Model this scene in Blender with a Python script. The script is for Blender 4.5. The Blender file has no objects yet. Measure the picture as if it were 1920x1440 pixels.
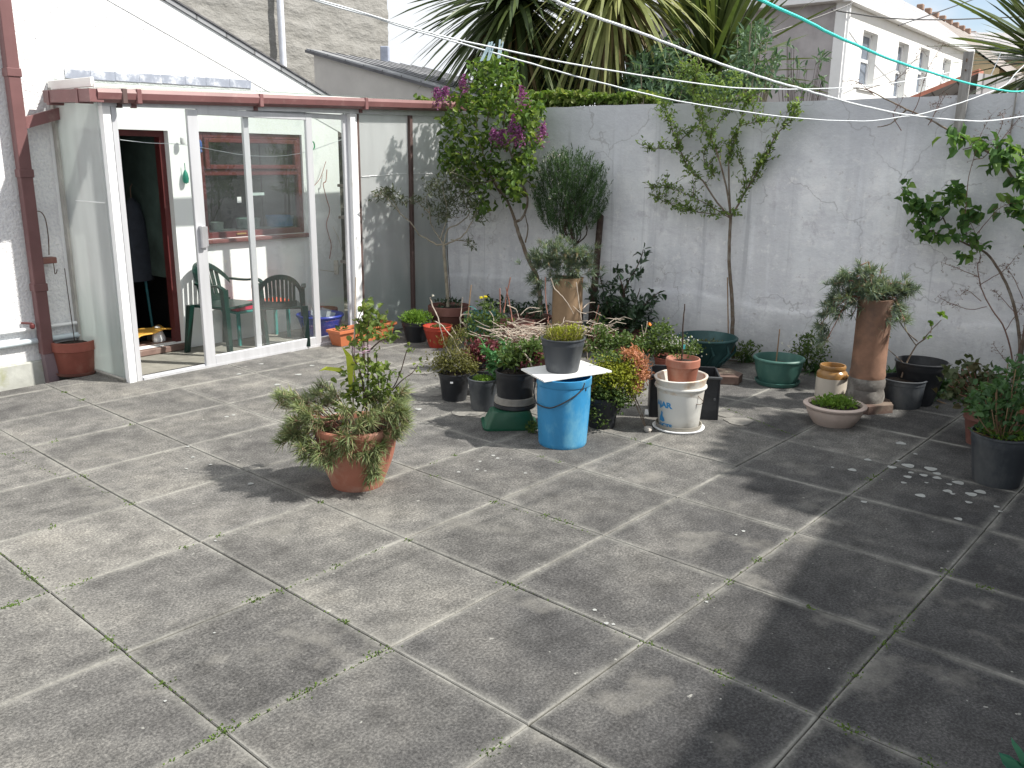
import bpy, math, random
import numpy as np
from mathutils import Matrix, Vector
random.seed(7); rng = np.random.default_rng(7)
S = bpy.context.scene
COL = S.collection

# ------------------------------------------------------------------ camera
F, PIT, ROLL, H = 1634.18, .2528, -.0117, 1.561
cp, sp, cr, sr = math.cos(PIT), math.sin(PIT), math.cos(ROLL), math.sin(ROLL)
cam_d = bpy.data.cameras.new('camera'); cam = bpy.data.objects.new('camera', cam_d); COL.objects.link(cam)
cam_d.sensor_width = 36; cam_d.lens = F / 1920 * 36; cam_d.clip_start = .05; cam_d.clip_end = 2000
R_ = Vector((cr, -sr * sp, -sr * cp)); U_ = Vector((sr, cr * sp, cr * cp)); Fw = Vector((0, cp, -sp))
M = Matrix(((R_.x, U_.x, -Fw.x, 0), (R_.y, U_.y, -Fw.y, 0), (R_.z, U_.z, -Fw.z, H), (0, 0, 0, 1)))
cam.matrix_world = M
S.camera = cam
S.view_settings.view_transform = 'Standard'; S.view_settings.look = 'None'; S.view_settings.gamma = 1
S.view_settings.use_curve_mapping = False
S.view_settings.exposure = 0.66
S.cycles.max_bounces = 8; S.cycles.transparent_max_bounces = 24
S.cycles.use_denoising = True

# ------------------------------------------------------------------ sky and sun
SUN = Vector((.676, -.10, .73)).normalized()
el = math.asin(SUN.z); az = math.atan2(SUN.x, SUN.y)
W = bpy.data.worlds.new('World'); S.world = W; W.use_nodes = True
nt = W.node_tree; nt.nodes.clear()
def N(nt, t, **k):
    n = nt.nodes.new(t)
    for a, b in k.items(): setattr(n, a, b)
    return n
sky = N(nt, 'ShaderNodeTexSky', sky_type='NISHITA'); sky.sun_disc = False; sky.sun_elevation = el; sky.sun_rotation = az
sky.air_density = 1.0; sky.dust_density = 1.5; sky.ozone_density = 1.5
tc = N(nt, 'ShaderNodeTexCoord'); mp = N(nt, 'ShaderNodeMapping'); mp.inputs['Scale'].default_value = (1, 1, 2.4)
nz = N(nt, 'ShaderNodeTexNoise'); nz.inputs['Scale'].default_value = 2.6; nz.inputs['Detail'].default_value = 7
nz.inputs['Roughness'].default_value = .55
vd = N(nt, 'ShaderNodeVectorMath', operation='DOT_PRODUCT'); vd.inputs[1].default_value = (.52, .84, .15)
mr = N(nt, 'ShaderNodeMapRange'); mr.inputs[1].default_value = .90; mr.inputs[2].default_value = 1.0
mr.inputs[3].default_value = .35; mr.inputs[4].default_value = -.04
ad = N(nt, 'ShaderNodeMath', operation='ADD')
rp = N(nt, 'ShaderNodeValToRGB'); rp.color_ramp.elements[0].position = .40; rp.color_ramp.elements[1].position = .60
b1 = N(nt, 'ShaderNodeBackground'); b1.inputs[1].default_value = .11
b2 = N(nt, 'ShaderNodeBackground'); b2.inputs[0].default_value = (.93, .96, 1, 1); b2.inputs[1].default_value = .68
mx = N(nt, 'ShaderNodeMixShader'); wo = N(nt, 'ShaderNodeOutputWorld')
l = nt.links.new
l(tc.outputs['Generated'], mp.inputs[0]); l(mp.outputs[0], nz.inputs['Vector']); l(tc.outputs['Generated'], vd.inputs[0])
l(vd.outputs['Value'], mr.inputs[0]); l(nz.outputs[0], ad.inputs[0]); l(mr.outputs[0], ad.inputs[1]); l(ad.outputs[0], rp.inputs[0])
l(sky.outputs[0], b1.inputs[0]); l(rp.outputs[0], mx.inputs[0]); l(b1.outputs[0], mx.inputs[1]); l(b2.outputs[0], mx.inputs[2])
l(mx.outputs[0], wo.inputs[0])
sd = bpy.data.lights.new('sun', 'SUN'); sd.energy = 4.6; sd.angle = math.radians(.9); sd.color = (1, .955, .88)
so = bpy.data.objects.new('sun', sd); COL.objects.link(so); so.rotation_euler = SUN.to_track_quat('Z', 'Y').to_euler()
so.location = (4, -2, 8)

# ------------------------------------------------------------------ measuring helpers (photo pixel -> metres on a known plane)
def ray(u, v):
    xr = (u - 960) / F; zr = -(v - 720) / F
    x = xr * cr + zr * sr; zu = -xr * sr + zr * cr
    return np.array([x, cp + sp * zu, -sp + cp * zu])
def gp(u, v, z=0.):
    d = ray(u, v); t = (z - H) / d[2]; return np.array([d[0] * t, d[1] * t, z])
def vp(u, v, A, n):
    d = ray(u, v); t = ((A[0]) * n[0] + A[1] * n[1]) / (d[0] * n[0] + d[1] * n[1])
    return np.array([0, 0, H]) + d * t
def at(u, v, Y):
    d = ray(u, v); return np.array([0, 0, H]) + d * (Y / d[1])
def hz(P, v, u=None):                                # height of the point above P seen on image row v
    x, y = P[0], P[1]
    lo, hi = -1., 5.
    for _ in range(40):
        m = (lo + hi) / 2; z = m - H
        yf = y * cp - z * sp; zu = y * sp + z * cp; zr = x * sr + zu * cr
        if 720 - F * zr / yf > v: lo = m
        else: hi = m
    return lo
HA = gp(240, 717); HB = gp(668, 634)
hu = (HB - HA) / np.linalg.norm(HB - HA); hn = np.array([-hu[1], hu[0], 0.])   # along the glass front / inwards
HANG = math.atan2(hu[1], hu[0])
def hl(u, v, dep=0.):                                # pixel -> house-local (along, inward, z)
    P = vp(u, v, HA + hn * dep, hn); d = P - HA; return (float(d @ hu), dep, float(P[2]))
WA = gp(1010, 622); WB = gp(1780, 720)
wu = (WB - WA) / np.linalg.norm(WB - WA); wn = np.array([-wu[1], wu[0], 0.])    # along the garden wall / beyond it
WANG = math.atan2(wu[1], wu[0])
def wp(u, v, off=.1):                                # pixel -> world point off metres in front of the garden wall
    return vp(u, v, WA - wn * off, wn)

# ------------------------------------------------------------------ materials
MATS = {}
def _mat(name):
    m = bpy.data.materials.new(name); m.use_nodes = True; m.node_tree.nodes.clear(); MATS[name] = m
    return m, m.node_tree
def rgb(c): return (c[0], c[1], c[2], 1)
def ramp(nt, fac, stops):
    r = N(nt, 'ShaderNodeValToRGB'); e = r.color_ramp.elements
    while len(e) < len(stops): e.new(.5)
    for i, (p, c) in enumerate(stops): e[i].position = p; e[i].color = rgb(c) if len(c) == 3 else c
    nt.links.new(fac, r.inputs[0]); return r.outputs[0]
def noise(nt, sc, det=5, rough=.55, vec=None, scale3=None):
    n = N(nt, 'ShaderNodeTexNoise'); n.inputs['Scale'].default_value = sc; n.inputs['Detail'].default_value = det
    n.inputs['Roughness'].default_value = rough
    if vec is None:
        t = N(nt, 'ShaderNodeTexCoord'); vec = t.outputs['Object']
    if scale3:
        mm = N(nt, 'ShaderNodeMapping'); mm.inputs['Scale'].default_value = scale3; nt.links.new(vec, mm.inputs[0]); vec = mm.outputs[0]
    nt.links.new(vec, n.inputs['Vector']); return n.outputs[0]
def mix(nt, fac, a, b, mode='MIX'):
    m = N(nt, 'ShaderNodeMixRGB', blend_type=mode)
    for i, x in ((0, fac), (1, a), (2, b)):
        if isinstance(x, (int, float)): m.inputs[i].default_value = x
        elif isinstance(x, tuple): m.inputs[i].default_value = rgb(x)
        else: nt.links.new(x, m.inputs[i])
    return m.outputs[0]
def mth(nt, op, a, b=0.):
    m = N(nt, 'ShaderNodeMath', operation=op)
    for i, x in ((0, a), (1, b)):
        if isinstance(x, (int, float)): m.inputs[i].default_value = x
        else: nt.links.new(x, m.inputs[i])
    return m.outputs[0]
def bump(nt, h, strength, dist):
    b = N(nt, 'ShaderNodeBump'); b.inputs['Strength'].default_value = strength; b.inputs['Distance'].default_value = dist
    nt.links.new(h, b.inputs['Height']); return b.outputs[0]
def princ(nt, col, rough=.7, norm=None, metal=0, spec=.5, **kw):
    p = N(nt, 'ShaderNodeBsdfPrincipled'); o = N(nt, 'ShaderNodeOutputMaterial')
    for k, x in (('Base Color', col), ('Roughness', rough), ('Metallic', metal), ('Specular IOR Level', spec)):
        if isinstance(x, tuple): p.inputs[k].default_value = rgb(x)
        elif isinstance(x, (int, float)): p.inputs[k].default_value = x
        else: nt.links.new(x, p.inputs[k])
    for k, x in kw.items(): p.inputs[k.replace('_', ' ')].default_value = x
    if norm is not None: nt.links.new(norm, p.inputs['Normal'])
    nt.links.new(p.outputs[0], o.inputs[0]); return p, o
def plain(name, c, rough=.6, var=.25, sc=14, bs=.15, bd=.004, metal=0, spec=.4, dirt=None, dsc=5, dlo=.5, dhi=.68, stretch=None):
    if name in MATS: return MATS[name]
    m, nt = _mat(name)
    n = noise(nt, sc, 6, .6, scale3=stretch)
    d = tuple(x * (1 - var) for x in c); b = tuple(min(1, x * (1 + var)) for x in c)
    col = ramp(nt, n, [(.3, d), (.7, b)])
    if dirt:
        k = ramp(nt, noise(nt, dsc, 8, .65, scale3=stretch), [(dlo, (0, 0, 0)), (dhi, (1, 1, 1))])
        col = mix(nt, k, col, dirt)
    princ(nt, col, rough, bump(nt, noise(nt, sc * 6, 4), bs, bd), metal, spec)
    return m
def leafm(name, c1, c2, c3=None, trans=.35, rough=.55, spec=.3):
    if name in MATS: return MATS[name]
    m, nt = _mat(name); g = N(nt, 'ShaderNodeNewGeometry')
    st = [(0, c1), (.6, c2), (1, c3 or c2)]
    col = ramp(nt, g.outputs['Random Per Island'], st)
    col = mix(nt, .5, col, ramp(nt, noise(nt, 9, 3), [(.35, tuple(x * .72 for x in c2)), (.65, tuple(min(1, x * 1.25) for x in c2))]), 'MIX')
    p, o = princ(nt, col, rough, spec=spec)
    t = N(nt, 'ShaderNodeBsdfTranslucent'); nt.links.new(mix(nt, 1., col, (1.15, 1.15, .6), 'MULTIPLY'), t.inputs[0])
    x = N(nt, 'ShaderNodeMixShader'); x.inputs[0].default_value = trans
    nt.links.new(p.outputs[0], x.inputs[1]); nt.links.new(t.outputs[0], x.inputs[2]); nt.links.new(x.outputs[0], o.inputs[0])
    return m

def m_slab():
    m, nt = _mat('concrete_slab'); tcn = N(nt, 'ShaderNodeTexCoord'); v = tcn.outputs['Object']
    s = N(nt, 'ShaderNodeSeparateXYZ'); nt.links.new(v, s.inputs[0])
    def dj(o):
        a = mth(nt, 'FRACT', mth(nt, 'DIVIDE', o, .6)); return mth(nt, 'SUBTRACT', .5, mth(nt, 'ABSOLUTE', mth(nt, 'SUBTRACT', a, .5)))
    dx, dy = dj(s.outputs[0]), dj(s.outputs[1])
    dm = mth(nt, 'MINIMUM', dx, dy)
    g = N(nt, 'ShaderNodeNewGeometry'); ri = g.outputs['Random Per Island']
    off = N(nt, 'ShaderNodeVectorMath', operation='MULTIPLY_ADD'); 
    cmb = N(nt, 'ShaderNodeCombineXYZ'); nt.links.new(ri, cmb.inputs[0]); nt.links.new(ri, cmb.inputs[1]); cmb.inputs[2].default_value = 0
    off.inputs[1].default_value = (9, 17, 0); nt.links.new(cmb.outputs[0], off.inputs[0]); nt.links.new(v, off.inputs[2]); v2 = off.outputs[0]
    speck = noise(nt, 105, 4, .75, v2); mid = noise(nt, 9, 7, .65, v2); big = noise(nt, 1.7, 5, .6, v)
    col = ramp(nt, mid, [(.30, (.092, .090, .087)), (.50, (.142, .139, .134)), (.72, (.205, .200, .190))])
    col = mix(nt, .72, col, ramp(nt, speck, [(.34, (.28, .28, .28)), (.5, (.97, .97, .97)), (.66, (2.05, 2.03, 1.98))]), 'MULTIPLY')
    tone = ramp(nt, ri, [(0, (.76, .76, .77)), (.35, (1.06, 1.055, 1.04)), (.7, (.90, .90, .91)), (1, (1.26, 1.25, 1.22))]); col = mix(nt, 1., col, tone, 'MULTIPLY')
    col = mix(nt, 1., col, ramp(nt, big, [(.3, (.62, .62, .63)), (.5, (.98, .98, .97)), (.7, (1.38, 1.36, 1.30))]), 'MULTIPLY')
    # algae-stained flags on the wall side, darkened further to paint in deeper shade
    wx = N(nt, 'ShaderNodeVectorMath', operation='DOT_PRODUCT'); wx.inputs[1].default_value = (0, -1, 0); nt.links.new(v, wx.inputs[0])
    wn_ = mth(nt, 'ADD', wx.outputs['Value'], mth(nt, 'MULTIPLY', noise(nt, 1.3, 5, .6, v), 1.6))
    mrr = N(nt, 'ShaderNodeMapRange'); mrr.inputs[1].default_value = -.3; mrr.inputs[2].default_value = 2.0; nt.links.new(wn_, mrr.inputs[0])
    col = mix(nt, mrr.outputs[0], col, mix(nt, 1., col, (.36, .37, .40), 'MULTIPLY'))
    # pale lime bloom creeping in from the joints
    jn = mth(nt, 'ADD', dm, mth(nt, 'MULTIPLY', mth(nt, 'SUBTRACT', noise(nt, 5, 8, .68, v), .5), .17))
    halo = ramp(nt, jn, [(.0, (.42, .42, .42)), (.012, (.22, .22, .22)), (.06, (.0, .0, .0))])
    col = mix(nt, halo, col, (.33, .325, .295))
    ed = ramp(nt, mth(nt, 'ADD', dm, mth(nt, 'MULTIPLY', mth(nt, 'SUBTRACT', noise(nt, 40, 5, .7, v), .5), .03)), [(.008, (.55, .55, .55)), (.022, (0, 0, 0))])
    col = mix(nt, mix(nt, 1., ed, ramp(nt, noise(nt, 2.1, 4, .6, v), [(.46, (0, 0, 0)), (.6, (.9, .9, .9))]), 'MULTIPLY'), col, (.33, .325, .30))
    warm = ramp(nt, noise(nt, 2.6, 5, .6, v2), [(.58, (0, 0, 0)), (.74, (.55, .55, .55))]); col = mix(nt, warm, col, (.26, .25, .225))
    lic = ramp(nt, noise(nt, 26, 3, .5, v2), [(.715, (0, 0, 0)), (.745, (.6, .6, .6))]); col = mix(nt, lic, col, (.4, .4, .37))
    blk = ramp(nt, noise(nt, 60, 4, .6, v), [(.30, (.8, .8, .8)), (.36, (0, 0, 0))]); col = mix(nt, blk, col, (.05, .05, .048))
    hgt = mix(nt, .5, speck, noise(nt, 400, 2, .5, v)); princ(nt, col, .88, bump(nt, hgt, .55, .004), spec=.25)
    return m
def m_wall():
    m, nt = _mat('weathered_limewash'); tcn = N(nt, 'ShaderNodeTexCoord'); v = tcn.outputs['Object']
    big = noise(nt, .9, 6, .6, v); mid = noise(nt, 4, 8, .65, v); fine = noise(nt, 30, 5, .65, v); st = noise(nt, 2.2, 6, .6, v, (1.6, 1.6, .28))
    col = ramp(nt, mid, [(.30, (.68, .70, .735)), (.5, (.80, .815, .84)), (.70, (.88, .885, .90))])
    col = mix(nt, ramp(nt, st, [(.38, (.6, .6, .6)), (.56, (0, 0, 0))]), col, (.56, .57, .61))
    col = mix(nt, ramp(nt, big, [(.5, (0, 0, 0)), (.72, (.7, .7, .7))]), col, (.74, .745, .76))
    col = mix(nt, ramp(nt, noise(nt, 3.1, 9, .8, v, (.55, 1, 1.7)), [(.50, (0, 0, 0)), (.60, (.55, .55, .55))]), col, (.60, .60, .645))
    col = mix(nt, ramp(nt, noise(nt, 28, 5, .7, v), [(.62, (0, 0, 0)), (.68, (.7, .7, .7))]), col, (.93, .93, .92))
    col = mix(nt, ramp(nt, noise(nt, 11, 8, .75, v), [(.55, (0, 0, 0)), (.66, (.75, .75, .75))]), col, (.90, .90, .90))
    col = mix(nt, ramp(nt, noise(nt, 6.5, 8, .75, v, (1, 1, .6)), [(.33, (.7, .7, .7)), (.44, (0, 0, 0))]), col, (.50, .49, .53))
    col = mix(nt, ramp(nt, noise(nt, 1.3, 7, .7, v, (3.4, 1, .25)), [(.56, (0, 0, 0)), (.66, (.6, .6, .6))]), col, (.84, .86, .90))
    col = mix(nt, ramp(nt, noise(nt, 17, 6, .7, v), [(.30, (.5, .5, .5)), (.40, (0, 0, 0))]), col, (.34, .30, .30))
    s = N(nt, 'ShaderNodeSeparateXYZ'); nt.links.new(v, s.inputs[0])
    # bare grey cement band under the coping and green damp at the foot
    hb = mth(nt, 'ADD', s.outputs[2], mth(nt, 'MULTIPLY', mth(nt, 'SUBTRACT', noise(nt, 1.8, 5, .6, v), .5), .5))
    col = mix(nt, ramp(nt, mth(nt, 'DIVIDE', hb, 2.), [(.72, (0, 0, 0)), (.92, (.78, .78, .78))]), col, (.50, .52, .56))
    col = mix(nt, ramp(nt, hb, [(.0, (.9, .9, .9)), (.18, (.55, .55, .55)), (.52, (0, 0, 0))]), col, (.34, .35, .35))
    col = mix(nt, ramp(nt, noise(nt, 2.4, 5, .6, v, (5, 1, .16)), [(.60, (0, 0, 0)), (.68, (.5, .5, .5))]), col, (.44, .45, .48))
    # cracks
    vo = N(nt, 'ShaderNodeTexVoronoi', feature='DISTANCE_TO_EDGE'); vo.inputs['Scale'].default_value = 1.1
    dv = N(nt, 'ShaderNodeVectorMath', operation='MULTIPLY_ADD'); nn = N(nt, 'ShaderNodeTexNoise'); nn.inputs['Scale'].default_value = 5; nn.inputs['Detail'].default_value = 6
    nt.links.new(v, nn.inputs['Vector']); nt.links.new(nn.outputs['Color'], dv.inputs[0]); dv.inputs[1].default_value = (.35, .35, .35); nt.links.new(v, dv.inputs[2])
    nt.links.new(dv.outputs[0], vo.inputs['Vector'])
    ck = mix(nt, 1., ramp(nt, vo.outputs[0], [(.0, (.5, .5, .5)), (.008, (0, 0, 0))]), ramp(nt, noise(nt, 1.4, 2, .5, v), [(.46, (0, 0, 0)), (.56, (1, 1, 1))]), 'MULTIPLY')
    col = mix(nt, ck, col, (.25, .24, .25))
    h = mix(nt, .35, mid, fine); h = mix(nt, .5, h, big)
    princ(nt, col, .9, bump(nt, h, .9, .03), spec=.15); return m
def m_pebble():
    m, nt = _mat('pebbledash_white'); n = noise(nt, 55, 3, .6); n2 = noise(nt, 3, 5)
    col = ramp(nt, n2, [(.3, (.76, .765, .78)), (.7, (.86, .86, .86))])
    col = mix(nt, .5, col, ramp(nt, n, [(.35, (.72, .73, .78)), (.55, (1, 1, 1))]), 'MULTIPLY')
    princ(nt, col, .85, bump(nt, n, 1., .012), spec=.2); return m
def m_rough():
    m, nt = _mat('rough_stone_render'); n = noise(nt, 3.2, 7, .6, scale3=(1, 1, 1.9)); f = noise(nt, 40, 4)
    col = ramp(nt, n, [(.3, (.24, .235, .22)), (.5, (.29, .285, .27)), (.72, (.34, .335, .32))])
    col = mix(nt, .3, col, ramp(nt, f, [(.3, (.6, .6, .6)), (.7, (1.1, 1.1, 1.1))]), 'MULTIPLY')
    princ(nt, col, .95, bump(nt, n, .8, .07), spec=.1); return m
def m_poly(name='polycarbonate_sheet', clear=.24):
    m, nt = _mat(name); tcn = N(nt, 'ShaderNodeTexCoord')
    w = N(nt, 'ShaderNodeTexWave'); w.inputs['Scale'].default_value = 28; w.bands_direction = 'X'; nt.links.new(tcn.outputs['Object'], w.inputs['Vector'])
    n = noise(nt, 2.5, 5, .6, scale3=(3, 3, .5))
    s = N(nt, 'ShaderNodeSeparateXYZ'); nt.links.new(tcn.outputs['Object'], s.inputs[0])
    c = ramp(nt, n, [(.3, (.68, .70, .71)), (.7, (.77, .79, .80))])
    c = mix(nt, ramp(nt, mth(nt, 'ADD', s.outputs[2], mth(nt, 'MULTIPLY', n, .5)), [(.55, (.6, .6, .6)), (.95, (0, 0, 0))]), c, (.50, .58, .57))
    c = mix(nt, .12, c, ramp(nt, w.outputs[0], [(0, (.7, .7, .7)), (1, (1.1, 1.1, 1.1))]), 'MULTIPLY')
    p, o = princ(nt, c, .35, spec=.5)
    t = N(nt, 'ShaderNodeBsdfTranslucent'); nt.links.new(c, t.inputs[0])
    tr = N(nt, 'ShaderNodeBsdfTransparent'); tr.inputs[0].default_value = (.85, .88, .86, 1)
    a = N(nt, 'ShaderNodeMixShader'); a.inputs[0].default_value = .55; nt.links.new(p.outputs[0], a.inputs[1]); nt.links.new(t.outputs[0], a.inputs[2])
    b = N(nt, 'ShaderNodeMixShader'); b.inputs[0].default_value = clear; nt.links.new(a.outputs[0], b.inputs[1]); nt.links.new(tr.outputs[0], b.inputs[2])
    nt.links.new(b.outputs[0], o.inputs[0]); return m
def m_glass(name='clear_glass', tint=(.985, 1., .995), boost=1.3, haze=.02):
    m, nt = _mat(name); o = N(nt, 'ShaderNodeOutputMaterial')
    tr = N(nt, 'ShaderNodeBsdfTransparent'); tr.inputs[0].default_value = rgb(tint)
    g = N(nt, 'ShaderNodeBsdfGlossy'); g.inputs['Roughness'].default_value = .01; g.inputs[0].default_value = (1, 1, 1, 1)
    ge = N(nt, 'ShaderNodeNewGeometry'); dt = N(nt, 'ShaderNodeVectorMath', operation='DOT_PRODUCT'); nt.links.new(ge.outputs['Normal'], dt.inputs[0]); nt.links.new(ge.outputs['Incoming'], dt.inputs[1])
    fr = mth(nt, 'MULTIPLY_ADD' if False else 'POWER', mth(nt, 'SUBTRACT', 1., mth(nt, 'ABSOLUTE', dt.outputs['Value'])), 5.)
    fr = mth(nt, 'ADD', mth(nt, 'MULTIPLY', fr, .9), .075)
    x = N(nt, 'ShaderNodeMixShader'); nt.links.new(mth(nt, 'MULTIPLY', fr, boost), x.inputs[0])
    nt.links.new(tr.outputs[0], x.inputs[1]); nt.links.new(g.outputs[0], x.inputs[2])
    d = N(nt, 'ShaderNodeBsdfDiffuse'); d.inputs[0].default_value = (.7, .75, .75, 1)
    y = N(nt, 'ShaderNodeMixShader'); y.inputs[0].default_value = haze; nt.links.new(x.outputs[0], y.inputs[1]); nt.links.new(d.outputs[0], y.inputs[2])
    nt.links.new(y.outputs[0], o.inputs[0]); return m
def m_slates(name, c, s=(0, 0, 1), sc=7.):
    m, nt = _mat(name); tcn = N(nt, 'ShaderNodeTexCoord'); w = N(nt, 'ShaderNodeTexBrick'); w.inputs['Scale'].default_value = sc
    w.inputs['Mortar Size'].default_value = .025; w.inputs['Brick Width'].default_value = .9; w.inputs['Row Height'].default_value = .8
    w.inputs['Color1'].default_value = rgb(tuple(x * .85 for x in c)); w.inputs['Color2'].default_value = rgb(tuple(x * 1.15 for x in c)); w.inputs['Mortar'].default_value = rgb(tuple(x * .35 for x in c))
    nt.links.new(tcn.outputs['Object'], w.inputs['Vector']); princ(nt, w.outputs[0], .7, bump(nt, w.outputs['Fac'], .5, -.01)); return m

m_slab(); m_wall(); m_pebble(); m_rough(); m_poly(); m_poly('roof_polycarbonate', .88); m_glass()
m_glass('window_glass', (.55, .62, .58), 1.3, .03)
m_glass('clear_plastic', (.8, .86, .9), 1.2, .45)
white = plain('white_paint', (.82, .83, .84), .5, .04, 6, .08, dirt=(.55, .55, .5), dsc=4, dlo=.62, dhi=.8)
inner = plain('white_inner_wall', (.88, .90, .90), .7, .03, 3, .1, dirt=(.66, .70, .70), dsc=3, dlo=.55, dhi=.75)
alu = plain('aluminium', (.62, .63, .66), .38, .08, 20, .05, metal=.35, stretch=(1, 1, .1))
brown = plain('brown_plastic', (.20, .095, .095), .45, .15, 5, .03, dirt=(.30, .2, .19), dsc=9, dlo=.55, dhi=.8)
dbrown = plain('dark_upright', (.10, .065, .06), .6, .2, 8)
oxred = plain('oxblood_paint', (.115, .026, .026), .45, .2, 8, .1, dirt=(.17, .07, .065), dsc=12, dlo=.62, dhi=.75)
terra = plain('terracotta', (.34, .135, .09), .75, .14, 6, .1, dirt=(.46, .30, .23), dsc=4, dlo=.46, dhi=.72)
terra2 = plain('dark_terracotta', (.24, .075, .055), .8, .15, 9, .2, dirt=(.32, .17, .13), dsc=4, dlo=.5, dhi=.75)
clay = plain('old_clay', (.24, .135, .09), .85, .25, 9, .3, dirt=(.13, .085, .065), dsc=3.5, dlo=.45, dhi=.62)
tanclay = plain('tan_clay', (.28, .19, .115), .8, .15, 6, .2, dirt=(.36, .25, .15), dsc=4, dlo=.5, dhi=.7)
redpl = plain('red_plastic', (.36, .045, .025), .45, .12, 6, .05)
orpl = plain('orange_plastic', (.50, .16, .07), .5, .1, 6, .05, dirt=(.45, .2, .12), dsc=7, dlo=.6, dhi=.8)
mauve = plain('mauve_brown_pot', (.17, .075, .06), .55, .15, 5, .1, dirt=(.26, .14, .115), dsc=6, dlo=.55, dhi=.8)
blackp = plain('black_plastic', (.022, .024, .028), .5, .3, 6, .1, dirt=(.06, .065, .07), dsc=6, dlo=.5, dhi=.8)
greyp = plain('grey_black_plastic', (.045, .052, .062), .55, .2, 5, .08, dirt=(.13, .135, .135), dsc=5, dlo=.48, dhi=.72, stretch=(1, 1, .5))
greenp = plain('green_plastic', (.045, .125, .105), .5, .12, 5, .05, dirt=(.10, .21, .17), dsc=6, dlo=.52, dhi=.8, stretch=(1, 1, .3))
dgreenp = plain('dark_green_plastic', (.012, .075, .042), .4, .15, 5, .05, dirt=(.03, .13, .08), dsc=5, dlo=.5, dhi=.75)
tealp = plain('blue_green_plastic', (.022, .07, .07), .5, .15, 6, .05, dirt=(.06, .15, .15), dsc=5, dlo=.5, dhi=.75)
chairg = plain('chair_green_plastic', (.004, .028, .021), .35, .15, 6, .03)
bluep = plain('blue_drum_plastic', (.035, .23, .46), .42, .15, 5, .05, dirt=(.17, .42, .56), dsc=3.5, dlo=.5, dhi=.72, stretch=(1.5, 1.5, .8))
bluetub = plain('blue_tub_plastic', (.012, .035, .32), .35, .1, 6, .03)
soil = plain('potting_soil', (.045, .032, .024), .95, .5, 40, 1., .02)
stone = plain('stone_ceramic', (.50, .41, .36), .65, .1, 8, .1, dirt=(.28, .21, .18), dsc=4, dlo=.48, dhi=.75)
cream = plain('cream_glaze', (.55, .50, .43), .3, .08, 8, .04, dirt=(.4, .34, .26), dsc=5, dlo=.58, dhi=.8)
tanglz = plain('tan_glaze', (.30, .165, .06), .25, .12, 10, .04)
brick = plain('brown_paver', (.13, .085, .07), .9, .25, 12, .4, dirt=(.2, .17, .13), dsc=6, dlo=.5, dhi=.7)
gstone = plain('grey_cast_stone', (.13, .12, .11), .9, .25, 12, .4, dirt=(.25, .24, .22), dsc=9, dlo=.5, dhi=.65)
bark = plain('grey_bark', (.15, .115, .085), .9, .35, 20, .6, .01, dirt=(.27, .25, .22), dsc=14, dlo=.5, dhi=.7)
barkd = plain('dark_bark', (.06, .04, .032), .9, .35, 20, .6, .01, dirt=(.14, .11, .09), dsc=16, dlo=.55, dhi=.7)
barkp = plain('pale_bark', (.30, .27, .21), .85, .25, 20, .5, .01, dirt=(.15, .13, .1), dsc=16, dlo=.5, dhi=.7)
twigp = plain('bleached_twig', (.42, .36, .30), .85, .25, 30, .3)
twigr = plain('reddish_twig', (.26, .12, .09), .85, .3, 30, .3)
cane = plain('bamboo_cane', (.26, .17, .10), .7, .25, 20, .2)
ropew = plain('white_rope', (.66, .70, .73), .7, .1, 60, .3)
ropet = plain('turquoise_rope', (.06, .72, .62), .5, .05, 60, .2)
wirem = plain('rusty_wire', (.12, .075, .05), .6, .3, 30, .2, metal=.4)
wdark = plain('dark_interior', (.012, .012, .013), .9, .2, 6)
postw = plain('weathered_wood', (.30, .29, .28), .9, .25, 12, .5, dirt=(.5, .5, .5), dsc=5, dlo=.55, dhi=.75, stretch=(3, 3, .4))
pale_fascia = plain('pale_house_paint', (.84, .84, .82), .7, .03, 3, .1)
greyrend = plain('grey_render', (.40, .38, .39), .9, .12, 3, .3, dirt=(.48, .46, .47), dsc=1.5, dlo=.45, dhi=.7)
shedrend = plain('shed_render', (.52, .50, .48), .9, .08, 3, .3, dirt=(.60, .58, .55), dsc=2, dlo=.45, dhi=.7)
tanrend = plain('tan_render', (.55, .45, .30), .9, .1, 3)
slate = plain('slate_edge', (.11, .11, .12), .8, .3, 9)
lead = plain('lead_flashing', (.30, .33, .40), .6, .2, 9, .2, dirt=(.6, .62, .66), dsc=9, dlo=.5, dhi=.62)
mortar = plain('joint_mortar', (.13, .125, .11), .95, .35, 18, .8, .01, dirt=(.035, .035, .025), dsc=1.6, dlo=.47, dhi=.53)
earth = plain('earth', (.09, .075, .055), .95, .4, 12, .8, .02)
redtile = plain('red_tile', (.42, .17, .12), .8, .2, 12)
m_slates('shed_slate', (.30, .31, .33), sc=3.5); m_slates('house_slate', (.36, .35, .36), sc=3.); m_slates('old_tile', (.24, .21, .19), sc=3.)

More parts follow.
